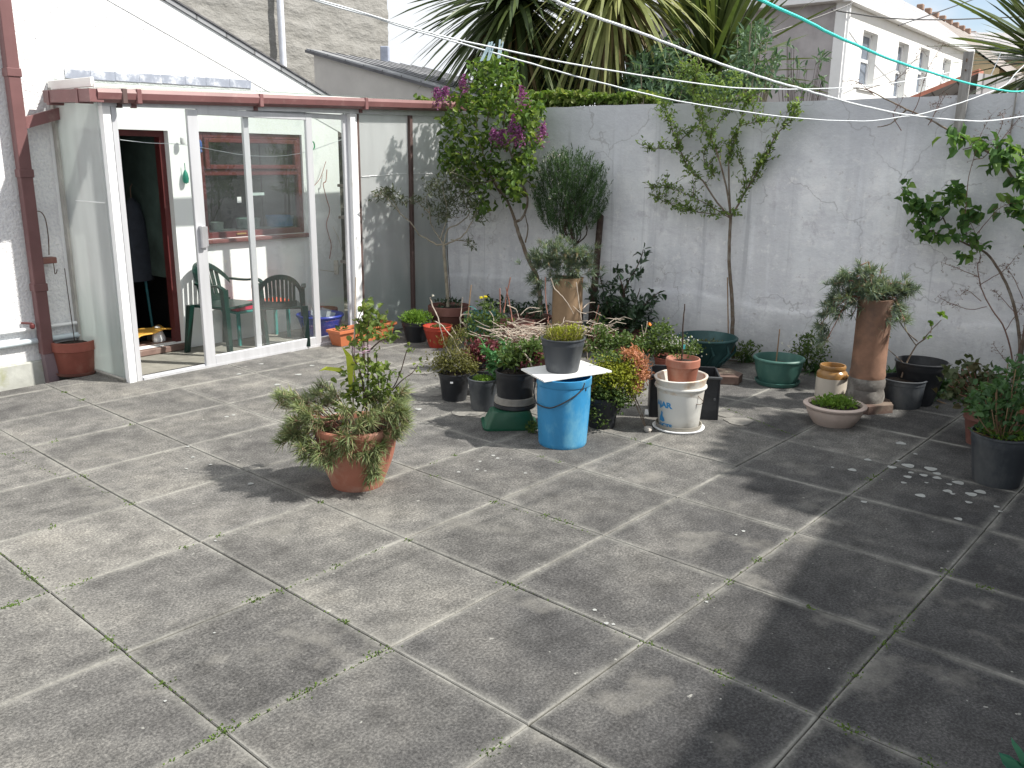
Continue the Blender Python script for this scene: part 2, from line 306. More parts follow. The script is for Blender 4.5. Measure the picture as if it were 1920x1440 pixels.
# ------------------------------------------------------------------ mesh builder
class MB:
    def __init__(s): s.v = []; s.f = []; s.n = 0; s.mi = []
    def add(s, vs, fs, mi=0):
        vs = [tuple(map(float, p)) for p in vs]; b = s.n; s.v += vs; s.n += len(vs)
        s.f += [tuple(b + i for i in f) for f in fs]; s.mi += [mi] * len(fs); return s
    def grid(s, V, idx, mi=0):                        # V: (k, m, 3) numpy, idx: faces per item
        k, m, _ = V.shape
        for i in range(k):
            b = s.n + i * m
            s.f += [tuple(b + j for j in f) for f in idx]; s.mi += [mi] * len(idx)
        s.v += V.reshape(-1, 3).tolist(); s.n += k * m; return s
    def box(s, a, b, mi=0, bev=0.):
        x0, y0, z0 = [min(p, q) for p, q in zip(a, b)]; x1, y1, z1 = [max(p, q) for p, q in zip(a, b)]
        if bev <= 0:
            vs = [(x0, y0, z0), (x1, y0, z0), (x1, y1, z0), (x0, y1, z0), (x0, y0, z1), (x1, y0, z1), (x1, y1, z1), (x0, y1, z1)]
            return s.add(vs, [(0, 3, 2, 1), (4, 5, 6, 7), (0, 1, 5, 4), (1, 2, 6, 5), (2, 3, 7, 6), (3, 0, 4, 7)], mi)
        e = min(bev, (x1 - x0) / 2.01, (y1 - y0) / 2.01, (z1 - z0) / 2.01); vs = []
        for (zz, i) in ((z0, e), (z0 + e, 0), (z1 - e, 0), (z1, e)):
            xa, xb, ya, yb = x0 + i, x1 - i, y0 + i, y1 - i; c = e * (0 if i else 1)
            if i: vs += [(xa, ya, zz), (xa, ya, zz), (xb, ya, zz), (xb, ya, zz), (xb, yb, zz), (xb, yb, zz), (xa, yb, zz), (xa, yb, zz)]
            else: vs += [(xa, ya + c, zz), (xa + c, ya, zz), (xb - c, ya, zz), (xb, ya + c, zz), (xb, yb - c, zz), (xb - c, yb, zz), (xa + c, yb, zz), (xa, yb - c, zz)]
        fs = [(0, 6, 4, 2)[0:4]]; fs = [tuple(reversed(range(8)))]
        for r in range(3):
            for k in range(8): fs.append((r * 8 + k, r * 8 + (k + 1) % 8, r * 8 + 8 + (k + 1) % 8, r * 8 + 8 + k))
        fs.append(tuple(24 + k for k in range(8)))
        return s.add(vs, fs, mi)
    def quadbox(s, p, e1, e2, e3, mi=0):              # parallelepiped
        p, e1, e2, e3 = map(np.array, (p, e1, e2, e3)); vs = [p, p + e1, p + e1 + e2, p + e2]; vs += [q + e3 for q in vs]
        return s.add(vs, [(0, 3, 2, 1), (4, 5, 6, 7), (0, 1, 5, 4), (1, 2, 6, 5), (2, 3, 7, 6), (3, 0, 4, 7)], mi)
    def prism(s, poly, axis, a, b, mi=0):             # poly in the other two axes, extruded on axis
        def P(q, t):
            q = list(q); q.insert(axis, t); return q
        n = len(poly); vs = [P(q, a) for q in poly] + [P(q, b) for q in poly]
        return s.add(vs, [tuple(range(n))[::-1], tuple(range(n, 2 * n))] + [(i, (i + 1) % n, n + (i + 1) % n, n + i) for i in range(n)], mi)
    def tube(s, pts, r, n=8, cap=True, mi=0):
        P = [np.array(p, float) for p in pts]; k = len(P); rs = r if hasattr(r, '__len__') else [r] * k; vs = []
        ref = None
        for i in range(k):
            t = P[min(i + 1, k - 1)] - P[max(i - 1, 0)]; t = t / (np.linalg.norm(t) + 1e-12)
            if ref is None: ref = np.array([0, 0, 1.]) if abs(t[2]) < .9 else np.array([1., 0, 0])
            a = np.cross(t, ref); a /= np.linalg.norm(a) + 1e-12; b = np.cross(t, a); ref = -b if False else ref - t * (ref @ t)
            ref = ref / (np.linalg.norm(ref) + 1e-12)
            for j in range(n):
                q = 2 * math.pi * j / n; vs.append(P[i] + (a * math.cos(q) + b * math.sin(q)) * rs[i])
        fs = [(i * n + j, i * n + (j + 1) % n, (i + 1) * n + (j + 1) % n, (i + 1) * n + j) for i in range(k - 1) for j in range(n)]
        if cap: fs += [tuple(range(n))[::-1], tuple((k - 1) * n + j for j in range(n))]
        return s.add(vs, fs, mi)
    def lathe(s, prof, n=40, c=(0, 0, 0), mi=0, wob=0., sy=1.):
        vs = []
        for (r, z) in prof:
            for j in range(n):
                q = 2 * math.pi * j / n; k = 1 + wob * math.sin(3 * q + z * 9) ; vs.append((c[0] + r * k * math.cos(q), c[1] + r * k * sy * math.sin(q), c[2] + z))
        m = len(prof); fs = [(i * n + j, i * n + (j + 1) % n, (i + 1) * n + (j + 1) % n, (i + 1) * n + j) for i in range(m - 1) for j in range(n)]
        if prof[0][0] > 1e-4: fs.append(tuple(range(n))[::-1])
        if prof[-1][0] > 1e-4 : fs.append(tuple((m - 1) * n + j for j in range(n)))
        return s.add(vs, fs, mi)
    def obj(s, name, mat, parent=None, smooth=False, loc=None):
        me = bpy.data.meshes.new(name); me.from_pydata(s.v, [], s.f)
        for m in (mat if isinstance(mat, (list, tuple)) else [mat]): me.materials.append(m)
        if any(s.mi): me.polygons.foreach_set('material_index', s.mi)
        if smooth: me.polygons.foreach_set('use_smooth', [True] * len(me.polygons))
        me.update(); o = bpy.data.objects.new(name, me); COL.objects.link(o)
        if parent: o.parent = parent
        if loc is not None: o.location = loc
        if smooth:
            me.validate(); me.set_sharp_from_angle(angle=math.radians(38))
        return o
def tag(o, label, cat, group=None, kind=None):
    if label: o['label'] = label
    if cat: o['category'] = cat
    if group: o['group'] = group
    if kind: o['kind'] = kind
    return o
def thing(name, label, cat, loc=(0, 0, 0), rz=0., group=None):
    o = bpy.data.objects.new(name, None); COL.objects.link(o); o.location = [float(x) for x in loc]; o.rotation_euler = (0, 0, rz)
    o.empty_display_size = .05; return tag(o, label, cat, group)
def struct(o): o['kind'] = 'structure'; return o
def A3(p): return np.array(p, float)
def unit(v):
    v = np.asarray(v, float); return v / (np.linalg.norm(v, axis=-1, keepdims=True) + 1e-9)
def rnd_dirs(k, up=0.): 
    d = rng.normal(size=(k, 3)); d[:, 2] += up; return unit(d)

def leaves(mb, P, D, L, Wd, fold=.25, droop=.2, shape=.45, mi=0):
    """ovate leaves: P bases (k,3), D directions (k,3)"""
    P = np.asarray(P, float); D = unit(D); k = len(P); L = np.broadcast_to(L, k) * (1 + .3 * (rng.random(k) - .5)); Wd = np.broadcast_to(Wd, k) * (1 + .3 * (rng.random(k) - .5))
    r = rng.normal(size=(k, 3)) * .45 + [0, 0, 1.]; Sd = unit(np.cross(D, r)); Nn = unit(np.cross(Sd, D))
    l = L[:, None]; w = Wd[:, None] / 2
    b = P; m1 = P + D * l * shape * .55; m2 = P + D * l * .78 - Nn * l * droop * .35; tip = P + D * l - Nn * l * droop
    c1 = Nn * w * fold * 2
    V = np.stack([b, m1 + Sd * w + c1, m2 + Sd * w * .72 + c1, tip, m2 - Sd * w * .72 + c1, m1 - Sd * w + c1, m1, m2], 1)
    mb.grid(V, [(0, 1, 6), (1, 2, 7, 6), (2, 3, 7), (0, 6, 5), (6, 7, 4, 5), (7, 3, 4)], mi)
def blades(mb, P, D, L, Wd, droop=.3, mi=0, seg=3):
    P = np.asarray(P, float); D = unit(D); k = len(P); L = np.broadcast_to(L, k) * (1 + .4 * (rng.random(k) - .5)); Wd = np.broadcast_to(Wd, k)
    Sd = unit(np.cross(D, rng.normal(size=(k, 3)) * .3 + [0, 0, 1.])); rows = []
    dr = np.broadcast_to(droop, k)[:, None]
    for i in range(seg):
        t = i / seg; c = P + D * (L[:, None] * t) - np.array([0, 0, 1.]) * (L[:, None] * dr * t * t); w = Wd[:, None] / 2 * (1 - .55 * t * t) * (1 if i else .7)
        rows += [c - Sd * w, c + Sd * w]
    rows.append(P + D * L[:, None] - np.array([0, 0, 1.]) * (L[:, None] * dr))
    V = np.stack(rows, 1); idx = [(2 * i, 2 * i + 1, 2 * i + 3, 2 * i + 2) for i in range(seg - 1)] + [(2 * seg - 2, 2 * seg - 1, 2 * seg)]
    mb.grid(V, idx, mi)
def along(pts, k, jit=0.):                            # k random points on a polyline with tangents
    P = [A3(p) for p in pts]; sl = np.array([np.linalg.norm(P[i + 1] - P[i]) for i in range(len(P) - 1)]); cs = np.concatenate([[0], np.cumsum(sl)])
    t = rng.random(k) * cs[-1]; i = np.clip(np.searchsorted(cs, t) - 1, 0, len(sl) - 1); P = np.array(P)
    f = ((t - cs[i]) / sl[i])[:, None]; T = unit(P[i + 1] - P[i]); return P[i] * (1 - f) + P[i + 1] * f + rng.normal(size=(k, 3)) * jit, T
def smooth_path(pts, k=4):
    P = [A3(p) for p in pts]
    if len(P) < 3: return P
    Q = [2 * P[0] - P[1]] + P + [2 * P[-1] - P[-2]]; out = []
    for i in range(1, len(Q) - 2):
        for j in range(k):
            t = j / k; a, b, c, d = Q[i - 1:i + 3]
            out.append(.5 * ((2 * b) + (c - a) * t + (2 * a - 5 * b + 4 * c - d) * t * t + (3 * b - a - 3 * c + d) * t ** 3))
    return out + [P[-1]]
def branch(mb, pts, r0, r1, n=7, wob=0.):
    Q = smooth_path(pts); k = len(Q)
    if wob: Q = [q + rng.normal(size=3) * wob * (0 < i < k - 1) for i, q in enumerate(Q)]
    mb.tube(Q, [r0 + (r1 - r0) * i / (k - 1) for i in range(k)], n); return Q

# ------------------------------------------------------------------ ground

YAW = .8486
cY, sY = math.cos(YAW), math.sin(YAW)
def grid_xy(X, Y): return np.array([cY * X - sY * Y, sY * X + cY * Y])
g = MB(); g.add([(-300, -300, -.09), (300, -300, -.09), (300, 300, -.09), (-300, 300, -.09)], [(0, 1, 2, 3)])
struct(g.obj('ground', earth))
# grid: joint lines at X=(i+TX)*.6, Y=(TY-j)*.6 in a frame turned by YAW ; object origin on a joint crossing
TX, TY = 1.7706, 3.3113
O0 = grid_xy(TX * .6, TY * .6)
def clip(poly, p, nrm):                               # keep side where (q-p).nrm <= 0
    out = []
    for i in range(len(poly)):
        a, b = poly[i], poly[(i + 1) % len(poly)]; da = (a - p) @ nrm; db = (b - p) @ nrm
        if da <= 0: out.append(a)
        if (da < 0 < db) or (db < 0 < da): out.append(a + (b - a) * (da / (da - db)))
    return out
Rg = np.array([[cY, -sY], [sY, cY]])
def to_loc(P): return (np.asarray(P)[:2] - O0) @ Rg
cp1 = to_loc(HA + hn * .40); cn1 = (hn[:2]) @ Rg
cp2 = to_loc(WA - wn * .17); cn2 = (wn[:2]) @ Rg
pv = MB()
for i in range(-12, 16):
    for j in range(-16, 12):
        gpx = .0028
        poly = [np.array([i * .6 + gpx, j * .6 + gpx]), np.array([(i + 1) * .6 - gpx, j * .6 + gpx]), np.array([(i + 1) * .6 - gpx, (j + 1) * .6 - gpx]), np.array([i * .6 + gpx, (j + 1) * .6 - gpx])]
        c = sum(poly) / 4; wc = O0 + Rg @ c
        if wc[1] < -1.5 or abs(wc[0]) > 9: continue
        sh = rng.normal(size=2) * .0012; poly = [p + sh for p in poly]
        poly = clip(poly, cp1, cn1)
        if len(poly) > 2: poly = clip(poly, cp2, cn2)
        if len(poly) < 3: continue
        c = sum(poly) / len(poly); z = rng.normal() * .0006; tilt = rng.normal(size=2) * .0010
        n = len(poly)
        zf = lambda p: z + float((p - c) @ tilt)
        inn = [c + (p - c) * (1 - .004 / max(.05, np.linalg.norm(p - c))) for p in poly]
        vs = [(*p, zf(p)) for p in inn] + [(*p, zf(p) - .0035) for p in poly] + [(*p, -.05) for p in poly]
        pv.add(vs, [tuple(range(n))] + [(k, n + k, n + (k + 1) % n, (k + 1) % n) for k in range(n)] + [(n + k, 2 * n + k, 2 * n + (k + 1) % n, n + (k + 1) % n) for k in range(n)])
# lichen discs, pale rings where pots once stood, painted sun patches: part of paving
def disc(px, py, w, mi, z, am=1.):
    P = to_loc(gp(px, py)); r = w / F * (gp(px, py)[1] * cp + H * sp) / 2; n = 18 if am == 1 else 40
    ph = rng.random() * 6; vs = [(P[0] + r * (1 + am * .13 * math.sin(3 * q + ph) + am * .07 * math.sin(7 * q)) * math.cos(q), P[1] + r * (1 + am * .13 * math.sin(3 * q + ph)) * math.sin(q), z) for q in [2 * math.pi * k / n for k in range(n)]]
    pv.add(vs, [tuple(range(n))], mi)
for (x, y, w) in [(1689, 832, 18), (1627, 863, 13), (1598, 882, 15), (1561, 877, 6), (1672, 877, 16), (1684, 865, 8), (1703, 874, 22), (1708, 887, 10), (1702, 895, 14), (1694, 906, 10), (1732, 892, 14), (1745, 880, 22), (1757, 889, 14), (1757, 897, 15), (1737, 906, 7), (1780, 909, 10), (1797, 906, 20), (1777, 922, 16), (1786, 927, 9), (1726, 930, 18), (1821, 928, 20), (1838, 923, 20), (1816, 943, 12), (1797, 974, 14), (1620, 942, 11), (1716, 852, 8), (940, 772, 14), (700, 716, 14), (925, 855, 7), (933, 860, 7), (900, 866, 6), (860, 886, 7), (985, 888, 6), (910, 884, 5), (895, 881, 6), (585, 686, 9), (615, 690, 10), (560, 703, 12), (490, 683, 9), (448, 702, 9), (350, 880, 5), (785, 768, 12), (520, 722, 12), (425, 782, 8), (438, 779, 7), (1115, 1145, 8), (1137, 1170, 9), (1150, 1172, 7), (470, 908, 11), (1394, 997, 7), (1380, 1004, 5), (1554, 1255, 4), (1325, 1130, 6), (395, 872, 6), (362, 858, 7), (352, 838, 7), (404, 1015, 5), (402, 1188, 5), (310, 1316, 6), (1868, 951, 10), (1875, 960, 8)]:
    disc(x, y, w, 1, .0034 + random.random() * .0005)
for (x, y, w) in [(802, 737, 60), (878, 773, 62), (620, 678, 50), (718, 682, 40), (790, 697, 46), (690, 652, 30)]: disc(x, y, w, 2, .0030, .12)
for (x, y, w) in [(1385, 790, 52), (1360, 778, 34)]: disc(x, y, w, 2, .0031)  # two pale blotches paint the sunlit patches left of the bowl
lich = plain('lichen_spots', (.33, .34, .33), .9, .2, 30, .3); ring = plain('pale_concrete', (.215, .208, .19), .9, .2, 60, .3, dirt=(.15, .145, .135), dsc=20, dlo=.45, dhi=.65)
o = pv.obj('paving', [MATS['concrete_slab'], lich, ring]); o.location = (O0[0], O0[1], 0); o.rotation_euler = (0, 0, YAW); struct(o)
b = MB(); b.add([(-9, -9, -.0085), (9, -9, -.0085), (9, 9, -.0085), (-9, 9, -.0085)], [(0, 1, 2, 3)])
jb = MB(); poly = [np.array(p, float) for p in ((-9, -9), (11, -9), (11, 9), (-9, 9))]
poly = clip(clip(poly, cp1, cn1), cp2, cn2); jb.add([(*p, -.0075) for p in poly], [tuple(range(len(poly)))])
o = jb.obj('joint_bed', mortar); o.location = (O0[0], O0[1], 0); o.rotation_euler = (0, 0, YAW); struct(o)
# moss and weeds in the joints: nobody could count them
ms = MB()
mp_ = [(527, 1108), (730, 1218), (958, 1099), (985, 1095), (1212, 1206), (1367, 1092), (1425, 1050), (930, 943), (820, 890), (872, 860), (840, 876), (422, 1373), (430, 1366), (232, 1215), (487, 1124), (475, 1127), (640, 1065), (610, 1185), (700, 1235), (765, 1014), (1015, 968), (1045, 976), (1060, 982), (75, 1080), (62, 1070), (155, 1088), (125, 1097), (600, 943), (945, 1395), (915, 1412), (580, 1292), (560, 1300), (1368, 1270), (1345, 1262), (1674, 1180), (1650, 1205), (1680, 1168), (1767, 1070), (1845, 1094), (1860, 1098), (1595, 1262), (1583, 1358), (1612, 1368), (1750, 1425), (1800, 1433), (395, 1386), (15, 1133), (25, 1131), (340, 1268), (1325, 1122), (245, 945), (60, 965), (130, 900), (85, 820), (125, 735), (180, 745), (250, 798), (1665, 898), (1650, 905), (1210, 835), (1190, 822), (1015, 857), (1048, 866), (1430, 1056), (1545, 1120), (420, 1010), (335, 1020), (205, 1195)]
def snap(P):                                          # onto the nearest joint
    q = to_loc(P) / .6; r_ = np.round(q); a = 0 if abs(q[0] - r_[0]) < abs(q[1] - r_[1]) else 1; q[a] = r_[a]; w_ = O0 + Rg @ (q * .6); return np.array([w_[0], w_[1], 0.])
for (x, y) in mp_:
    c = snap(gp(x, y)); k = 18; sc = .010 + .010 * random.random()
    P = c + rng.normal(size=(k, 3)) * [sc, sc, 0] + [0, 0, -.002]; leaves(ms, P, rnd_dirs(k, 1.2), .009, .006)
jl = [((232, 1221), (422, 1372), 40), ((527, 1108), (730, 1218), 12), ((100, 1107), (232, 1221), 26), ((0, 1020), (100, 1107), 40), ((422, 1372), (728, 1218), 50), ((957, 1099), (1208, 1207), 16), ((1535, 1338), (1670, 1190), 26), ((1670, 1190), (1767, 1071), 40), ((930, 943), (1130, 1008), 40), ((1368, 1092), (1497, 997), 18), ((0, 850), (245, 944), 40), ((773, 882), (1083, 877), 0), ((1208, 1207), (1535, 1338), 22), ((1535, 1338), (1800, 1440), 20), ((422, 1372), (300, 1440), 22), ((527, 1108), (757, 1018), 30), ((-20, 1145), (100, 1107), 14), ((1340, 760), (1500, 820), 60), ((1500, 1000), (1590, 930), 10), ((1590, 930), (1670, 866), 14), ((0, 862), (60, 850), 14)]
for (a, b_, k) in jl:
    k = int(k * .45)
    if not k: continue
    A_, B_ = snap(gp(a[0] * .98 + b_[0] * .02, a[1] * .98 + b_[1] * .02)), snap(gp(a[0] * .02 + b_[0] * .98, a[1] * .02 + b_[1] * .98)); t = rng.random(k * 3)[:, None]; P = A_ * (1 - t) + B_ * t + rng.normal(size=(k * 3, 3)) * [.003, .003, 0] + [0, 0, -.002]
    leaves(ms, P, rnd_dirs(k * 3, 1.4), .008, .005)
tag(ms.obj('joint_moss', leafm('moss_green', (.05, .09, .015), (.10, .17, .03), (.17, .25, .05))), None, None, kind='stuff'); bpy.data.objects['joint_moss']['label'] = 'small green moss and weeds growing in the paving joints'; bpy.data.objects['joint_moss']['category'] = 'moss'

# ------------------------------------------------------------------ house on the left
WY = .65                                              # the house wall stands 0.65 m behind the glass front
house = thing('house', 'white pebbledashed house with sloping gable behind the glass lean-to', 'house', HA, HANG)
def skin(mb, xs, zs, holes, y, dep, z_top=None):      # wall face with openings and their reveals
    xb = sorted(set(list(xs) + [h[0] for h in holes] + [h[1] for h in holes])); zb = sorted(set(list(zs) + [h[2] for h in holes] + [h[3] for h in holes]))
    for i in range(len(xb) - 1):
        for k in range(len(zb) - 1):
            cx, cz = (xb[i] + xb[i + 1]) / 2, (zb[k] + zb[k + 1]) / 2
            if any(h[0] < cx < h[1] and h[2] < cz < h[3] for h in holes): continue
            mb.add([(xb[i], y, zb[k]), (xb[i + 1], y, zb[k]), (xb[i + 1], y, zb[k + 1]), (xb[i], y, zb[k + 1])], [(0, 1, 2, 3)])
    for (a, b, c, d) in holes:
        mb.add([(a, y, c), (b, y, c), (b, y, d), (a, y, d), (a, y + dep, c), (b, y + dep, c), (b, y + dep, d), (a, y + dep, d)], [(0, 1, 5, 4), (1, 2, 6, 5), (2, 3, 7, 6), (3, 0, 4, 7)])
DOOR = (.12, .845, .07, 1.742); WIN = (1.11, 2.125, .89, 1.745)
m = MB(); skin(m, [-.05, 2.54], [-.05, 2.0], [DOOR, WIN], WY, .10)
m.add([(2.54, WY, -.05), (2.54, 4, -.05), (2.54, 4, 2.0), (2.54, WY, 2.0)], [(0, 1, 2, 3)])
m.obj('inner_wall', inner, house)
m = MB(); m.add([(-7, WY, .12), (-.05, WY, .12), (-.05, WY, 2.0), (-7, WY, 2.0)], [(0, 1, 2, 3)])
gz = lambda x: 2.02 - .407 * (x - 2.54)
m.add([(-7, WY, 2.0), (2.54, WY, 2.0), (2.54, WY, gz(2.54)), (-2.2, WY, gz(-2.2)), (-7, WY, gz(-2.2))], [(0, 1, 2, 3, 4)])
m.obj('wall', MATS['pebbledash_white'], house)
m = MB(); m.box((-7, WY - .035, -.12), (-.06, WY + .1, .12), bev=.01)
m.obj('plinth', plain('mossy_plinth', (.42, .43, .40), .9, .2, 6, .5, dirt=(.26, .27, .10), dsc=2.5, dlo=.45, dhi=.62), house)
m = MB(); q = [(2.60, gz(2.60) - .005), (2.60, gz(2.60) - .23), (-2.2, gz(-2.2) - .24), (-2.2, gz(-2.2) - .005)]; m.prism([(a, b) for a, b in q], 1, WY - .005, WY - .001); m.obj('barge_board', white, house)
m = MB(); q = [(2.72, gz(2.72) + .035), (2.72, gz(2.72)), (-2.2, gz(-2.2)), (-2.2, gz(-2.2) + .035)]; m.prism(q, 1, WY - .02, WY + 4)
rf = m.obj('roof', MATS['shed_slate'], house)
vb = MB()
for k in range(34):
    x = 2.68 - k * .144; z = gz(x) + .035; vb.quadbox((x, WY - .03, z + .002), (-.15, 0, .062), (0, .09, 0), (.004, 0, .011))
vb.obj('verge', slate, rf)
m = MB(); x = .10
for k in range(8):
    x1 = x + .18 + .04 * random.random(); m.box((x, WY - .008, 2.075 + .004 * k), (x1 - .002, WY - .002, 2.137 + .004 * k)); x = x1
m.obj('flashing', lead, house)
# doorway
df = MB(); a, b, c, d = DOOR
df.box((a, WY + .06, c), (a + .045, WY + .13, d)); df.box((b - .045, WY + .06, c), (b - .001, WY + .13, d)); df.box((a + .045, WY + .06, d - .045), (b - .045, WY + .13, d - .001))
dfo = df.obj('door_frame', oxred, house)
m = MB(); m.box((a - .02, WY - .05, .02), (b + .02, WY + .3, .068), bev=.006); m.obj('door_step', plain('worn_step', (.20, .13, .11), .8, .2, 9, .3, dirt=(.3, .25, .22)), house)
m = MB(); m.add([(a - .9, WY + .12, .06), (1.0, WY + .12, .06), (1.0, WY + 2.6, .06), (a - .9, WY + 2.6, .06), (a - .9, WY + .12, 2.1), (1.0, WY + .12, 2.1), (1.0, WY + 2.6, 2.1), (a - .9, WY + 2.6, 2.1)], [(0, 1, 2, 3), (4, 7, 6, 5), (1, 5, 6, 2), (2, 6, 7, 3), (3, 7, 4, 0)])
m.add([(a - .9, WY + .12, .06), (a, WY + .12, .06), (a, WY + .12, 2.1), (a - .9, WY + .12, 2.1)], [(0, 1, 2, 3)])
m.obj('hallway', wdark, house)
# window
a, b, c, d = WIN
fr_ = MB(); y0, y1 = WY + .02, WY + .08; tz = 1.40
for bx in (((a, c), (a + .045, d)), ((b - .045, c), (b - .001, d)), ((a + .045, c), (b - .045, c + .05)), ((a + .045, d - .045), (b - .045, d - .001)), ((a + .045, tz), (b - .045, tz + .05))):
    fr_.box((bx[0][0], y0, bx[0][1]), (bx[1][0], y1, bx[1][1]), bev=.004)
for (z0, z1) in ((tz + .052, d - .047),):            # opening top light
    for bx in (((a + .047, z0), (a + .085, z1)), ((b - .085, z0), (b - .047, z1)), ((a + .085, z0), (b - .085, z0 + .035)), ((a + .085, z1 - .035), (b - .085, z1))):
        fr_.box((bx[0][0], y0 - .02, bx[0][1]), (bx[1][0], y0 + .02, bx[1][1]), bev=.004)
win = fr_.obj('window', oxred, house)
m = MB(); m.add([(a + .045, WY + .055, c + .05), (b - .045, WY + .055, c + .05), (b - .045, WY + .055, d - .045), (a + .045, WY + .055, d - .045)], [(0, 1, 2, 3)]); m.obj('pane', MATS['window_glass'], win)
m = MB(); m.box((a - .02, WY - .055, c - .035), (b + .02, WY + .02, c - .002), bev=.006); m.obj('sill', plain('oxblood_sill', (.16, .055, .05), .6, .2, 8), win)
m = MB(); m.box((a + .30, WY + .008, c + .022), (a + .39, WY + .02, c + .034)); m.obj('catch', plain('brass', (.5, .36, .15), .4, .1, 9, metal=.6), win)
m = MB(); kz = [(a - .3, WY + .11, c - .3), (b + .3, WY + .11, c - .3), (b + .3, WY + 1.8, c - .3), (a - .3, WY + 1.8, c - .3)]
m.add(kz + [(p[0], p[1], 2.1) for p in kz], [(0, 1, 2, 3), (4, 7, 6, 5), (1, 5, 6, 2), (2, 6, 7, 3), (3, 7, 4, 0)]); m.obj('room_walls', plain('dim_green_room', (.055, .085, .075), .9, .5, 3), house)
# outside pipes on the wall
def hpt(u, v, dep): return hl(u, v, dep)
PY = WY - .07
px0 = hl(60, 640, PY)[0]
dp = MB(); dp.box((-.275 - .045, PY - .035, .17), (-.275 + .035, PY + .035, 3.4), bev=.004)
for z in (.62, 1.40, 2.05): dp.box((-.275 - .052, PY - .042, z), (-.275 + .042, PY + .04, z + .055), bev=.004)
dpo = dp.obj('downpipe', plain('downpipe_shaded_brown', (.155, .075, .075), .45, .15, 5, .03), house)  # gutter brown made darker: the pipe's shade is put into its colour
m = MB(); m.quadbox((-.30, PY - .032, -.09), (.075, 0, 0), (0, .064, 0), (-.012, 0, .275)); m.obj('pipe_foot', plain('grey_brown_plastic', (.19, .14, .155), .6, .2, 5), dpo)
m = MB()
m.quadbox((-.245, PY - .03, 1.72), (.33, 0, .10), (0, .058, 0), (0, 0, .075)); m.quadbox((.065, PY - .02, 1.84), (-.05, -.06, .10), (.055, 0, .0), (0, .06, 0)); m.obj('pipe_branch', brown, dpo)
for (z, r) in ((.355, .014), (.265, .022)):
    m = MB(); m.tube([(-3, WY - .03, z - .01), (-.02, WY - .03, z)], r, 10); m.obj('water_pipe', white if z > .3 else plain('pale_blue_pipe', (.55, .62, .66), .5, .15, 6), house, True)
m = MB(); m.tube([(-.40, WY - .01, .40), (-.36, WY - .08, .40)], .008, 8); m.box((-.375, WY - .09, .36), (-.34, WY - .06, .40), bev=.01); m.obj('garden_tap', oxred, house)
m = MB(); m.tube([(-.90, WY - .03, .93), (-.50, WY - .05, .945)], .006, 6); m.tube([(-.70, WY - .03, .78), (-.70, WY - .05, .84), (-.67, WY - .06, .80)], .01, 6); m.obj('wall_hook', wirem, house)

# ------------------------------------------------------------------ glass lean-to
cons = thing('conservatory', 'lean-to porch with aluminium sliding glass doors and cloudy plastic side panels', 'lean-to', HA, HANG)
LX = 3.50; hz0 = lambda x: 1.865 + .022 * x
m = MB(); m.quadbox((.0, -.03, hz0(0)), (LX, 0, .022 * LX), (0, .06, 0), (0, 0, .065)); m.obj('head_rail', alu, cons)
m = MB(); m.quadbox((.0, -.03, -.01), (.052, 0, 0), (0, .055, 0), (0, 0, 1.875)); m.obj('corner_post', white, cons); m = MB(); m.quadbox((.062, -.022, -.01), (.036, 0, 0), (0, .045, 0), (0, 0, 1.875)); m.obj('door_jamb', alu, cons)
m = MB(); m.box((.105, -.03, -.008), (2.10, .06, .018)); m.box((.105, -.012, .018), (2.10, -.004, .03)); m.obj('floor_track', alu, cons)
def pane(mb, x0, x1, y, z0, z1): mb.add([(x0, y, z0), (x1, y, z0), (x1, y, z1), (x0, y, z1)], [(0, 1, 2, 3)])
sd_ = MB(); y0, y1 = -.028, .0
for bx in (((.607, .012), (.690, 1.875)), ((1.645, .012), (1.705, 1.89)), ((.690, .012), (1.645, .085)), ((.690, 1.84), (1.645, 1.885))): sd_.box((bx[0][0], y0, bx[0][1]), (bx[1][0], y1, bx[1][1]), bev=.003)
so_ = sd_.obj('sliding_door', alu, cons)
m = MB(); pane(m, .69, 1.645, -.014, .085, 1.84); m.obj('glass', MATS['clear_glass'], so_)
m = MB(); m.box((.628, -.062, .90), (.668, -.029, 1.065), bev=.006); m.box((.664, -.05, .91), (.690, -.045, 1.055), bev=.002); m.obj('handle', plain('door_handle', (.55, .55, .57), .35, .1, 9, metal=.6), so_)
fx = MB(); y0, y1 = .006, .034
for bx in (((1.085, .02), (1.135, 1.885)), ((2.055, .02), (2.10, 1.905)), ((1.135, .02), (2.055, .065)), ((1.135, 1.86), (2.055, 1.90))): fx.box((bx[0][0], y0, bx[0][1]), (bx[1][0], y1, bx[1][1]), bev=.003)
fo = fx.obj('fixed_door', alu, cons); m = MB(); pane(m, 1.135, 2.055, .02, .065, 1.86); m.obj('glass', MATS['clear_glass'], fo)
m = MB(); m.box((2.10, -.035, -.01), (2.175, .05, hz0(2.1)), bev=.004); m.obj('jamb_post', white, cons)
m = MB(); m.box((2.177, -.03, .0), (2.20, .03, hz0(2.2))); m.obj('panel_post', dbrown, cons)
for ux in (2.80, 3.455):
    m = MB(); m.box((ux, -.03, .0), (ux + .035, .03, hz0(ux)), bev=.003)
    for zz in (.4, 1.0, 1.6): m.box((ux + .012, -.034, zz), (ux + .022, -.03, zz + .01))
    m.obj('panel_post', dbrown, cons)
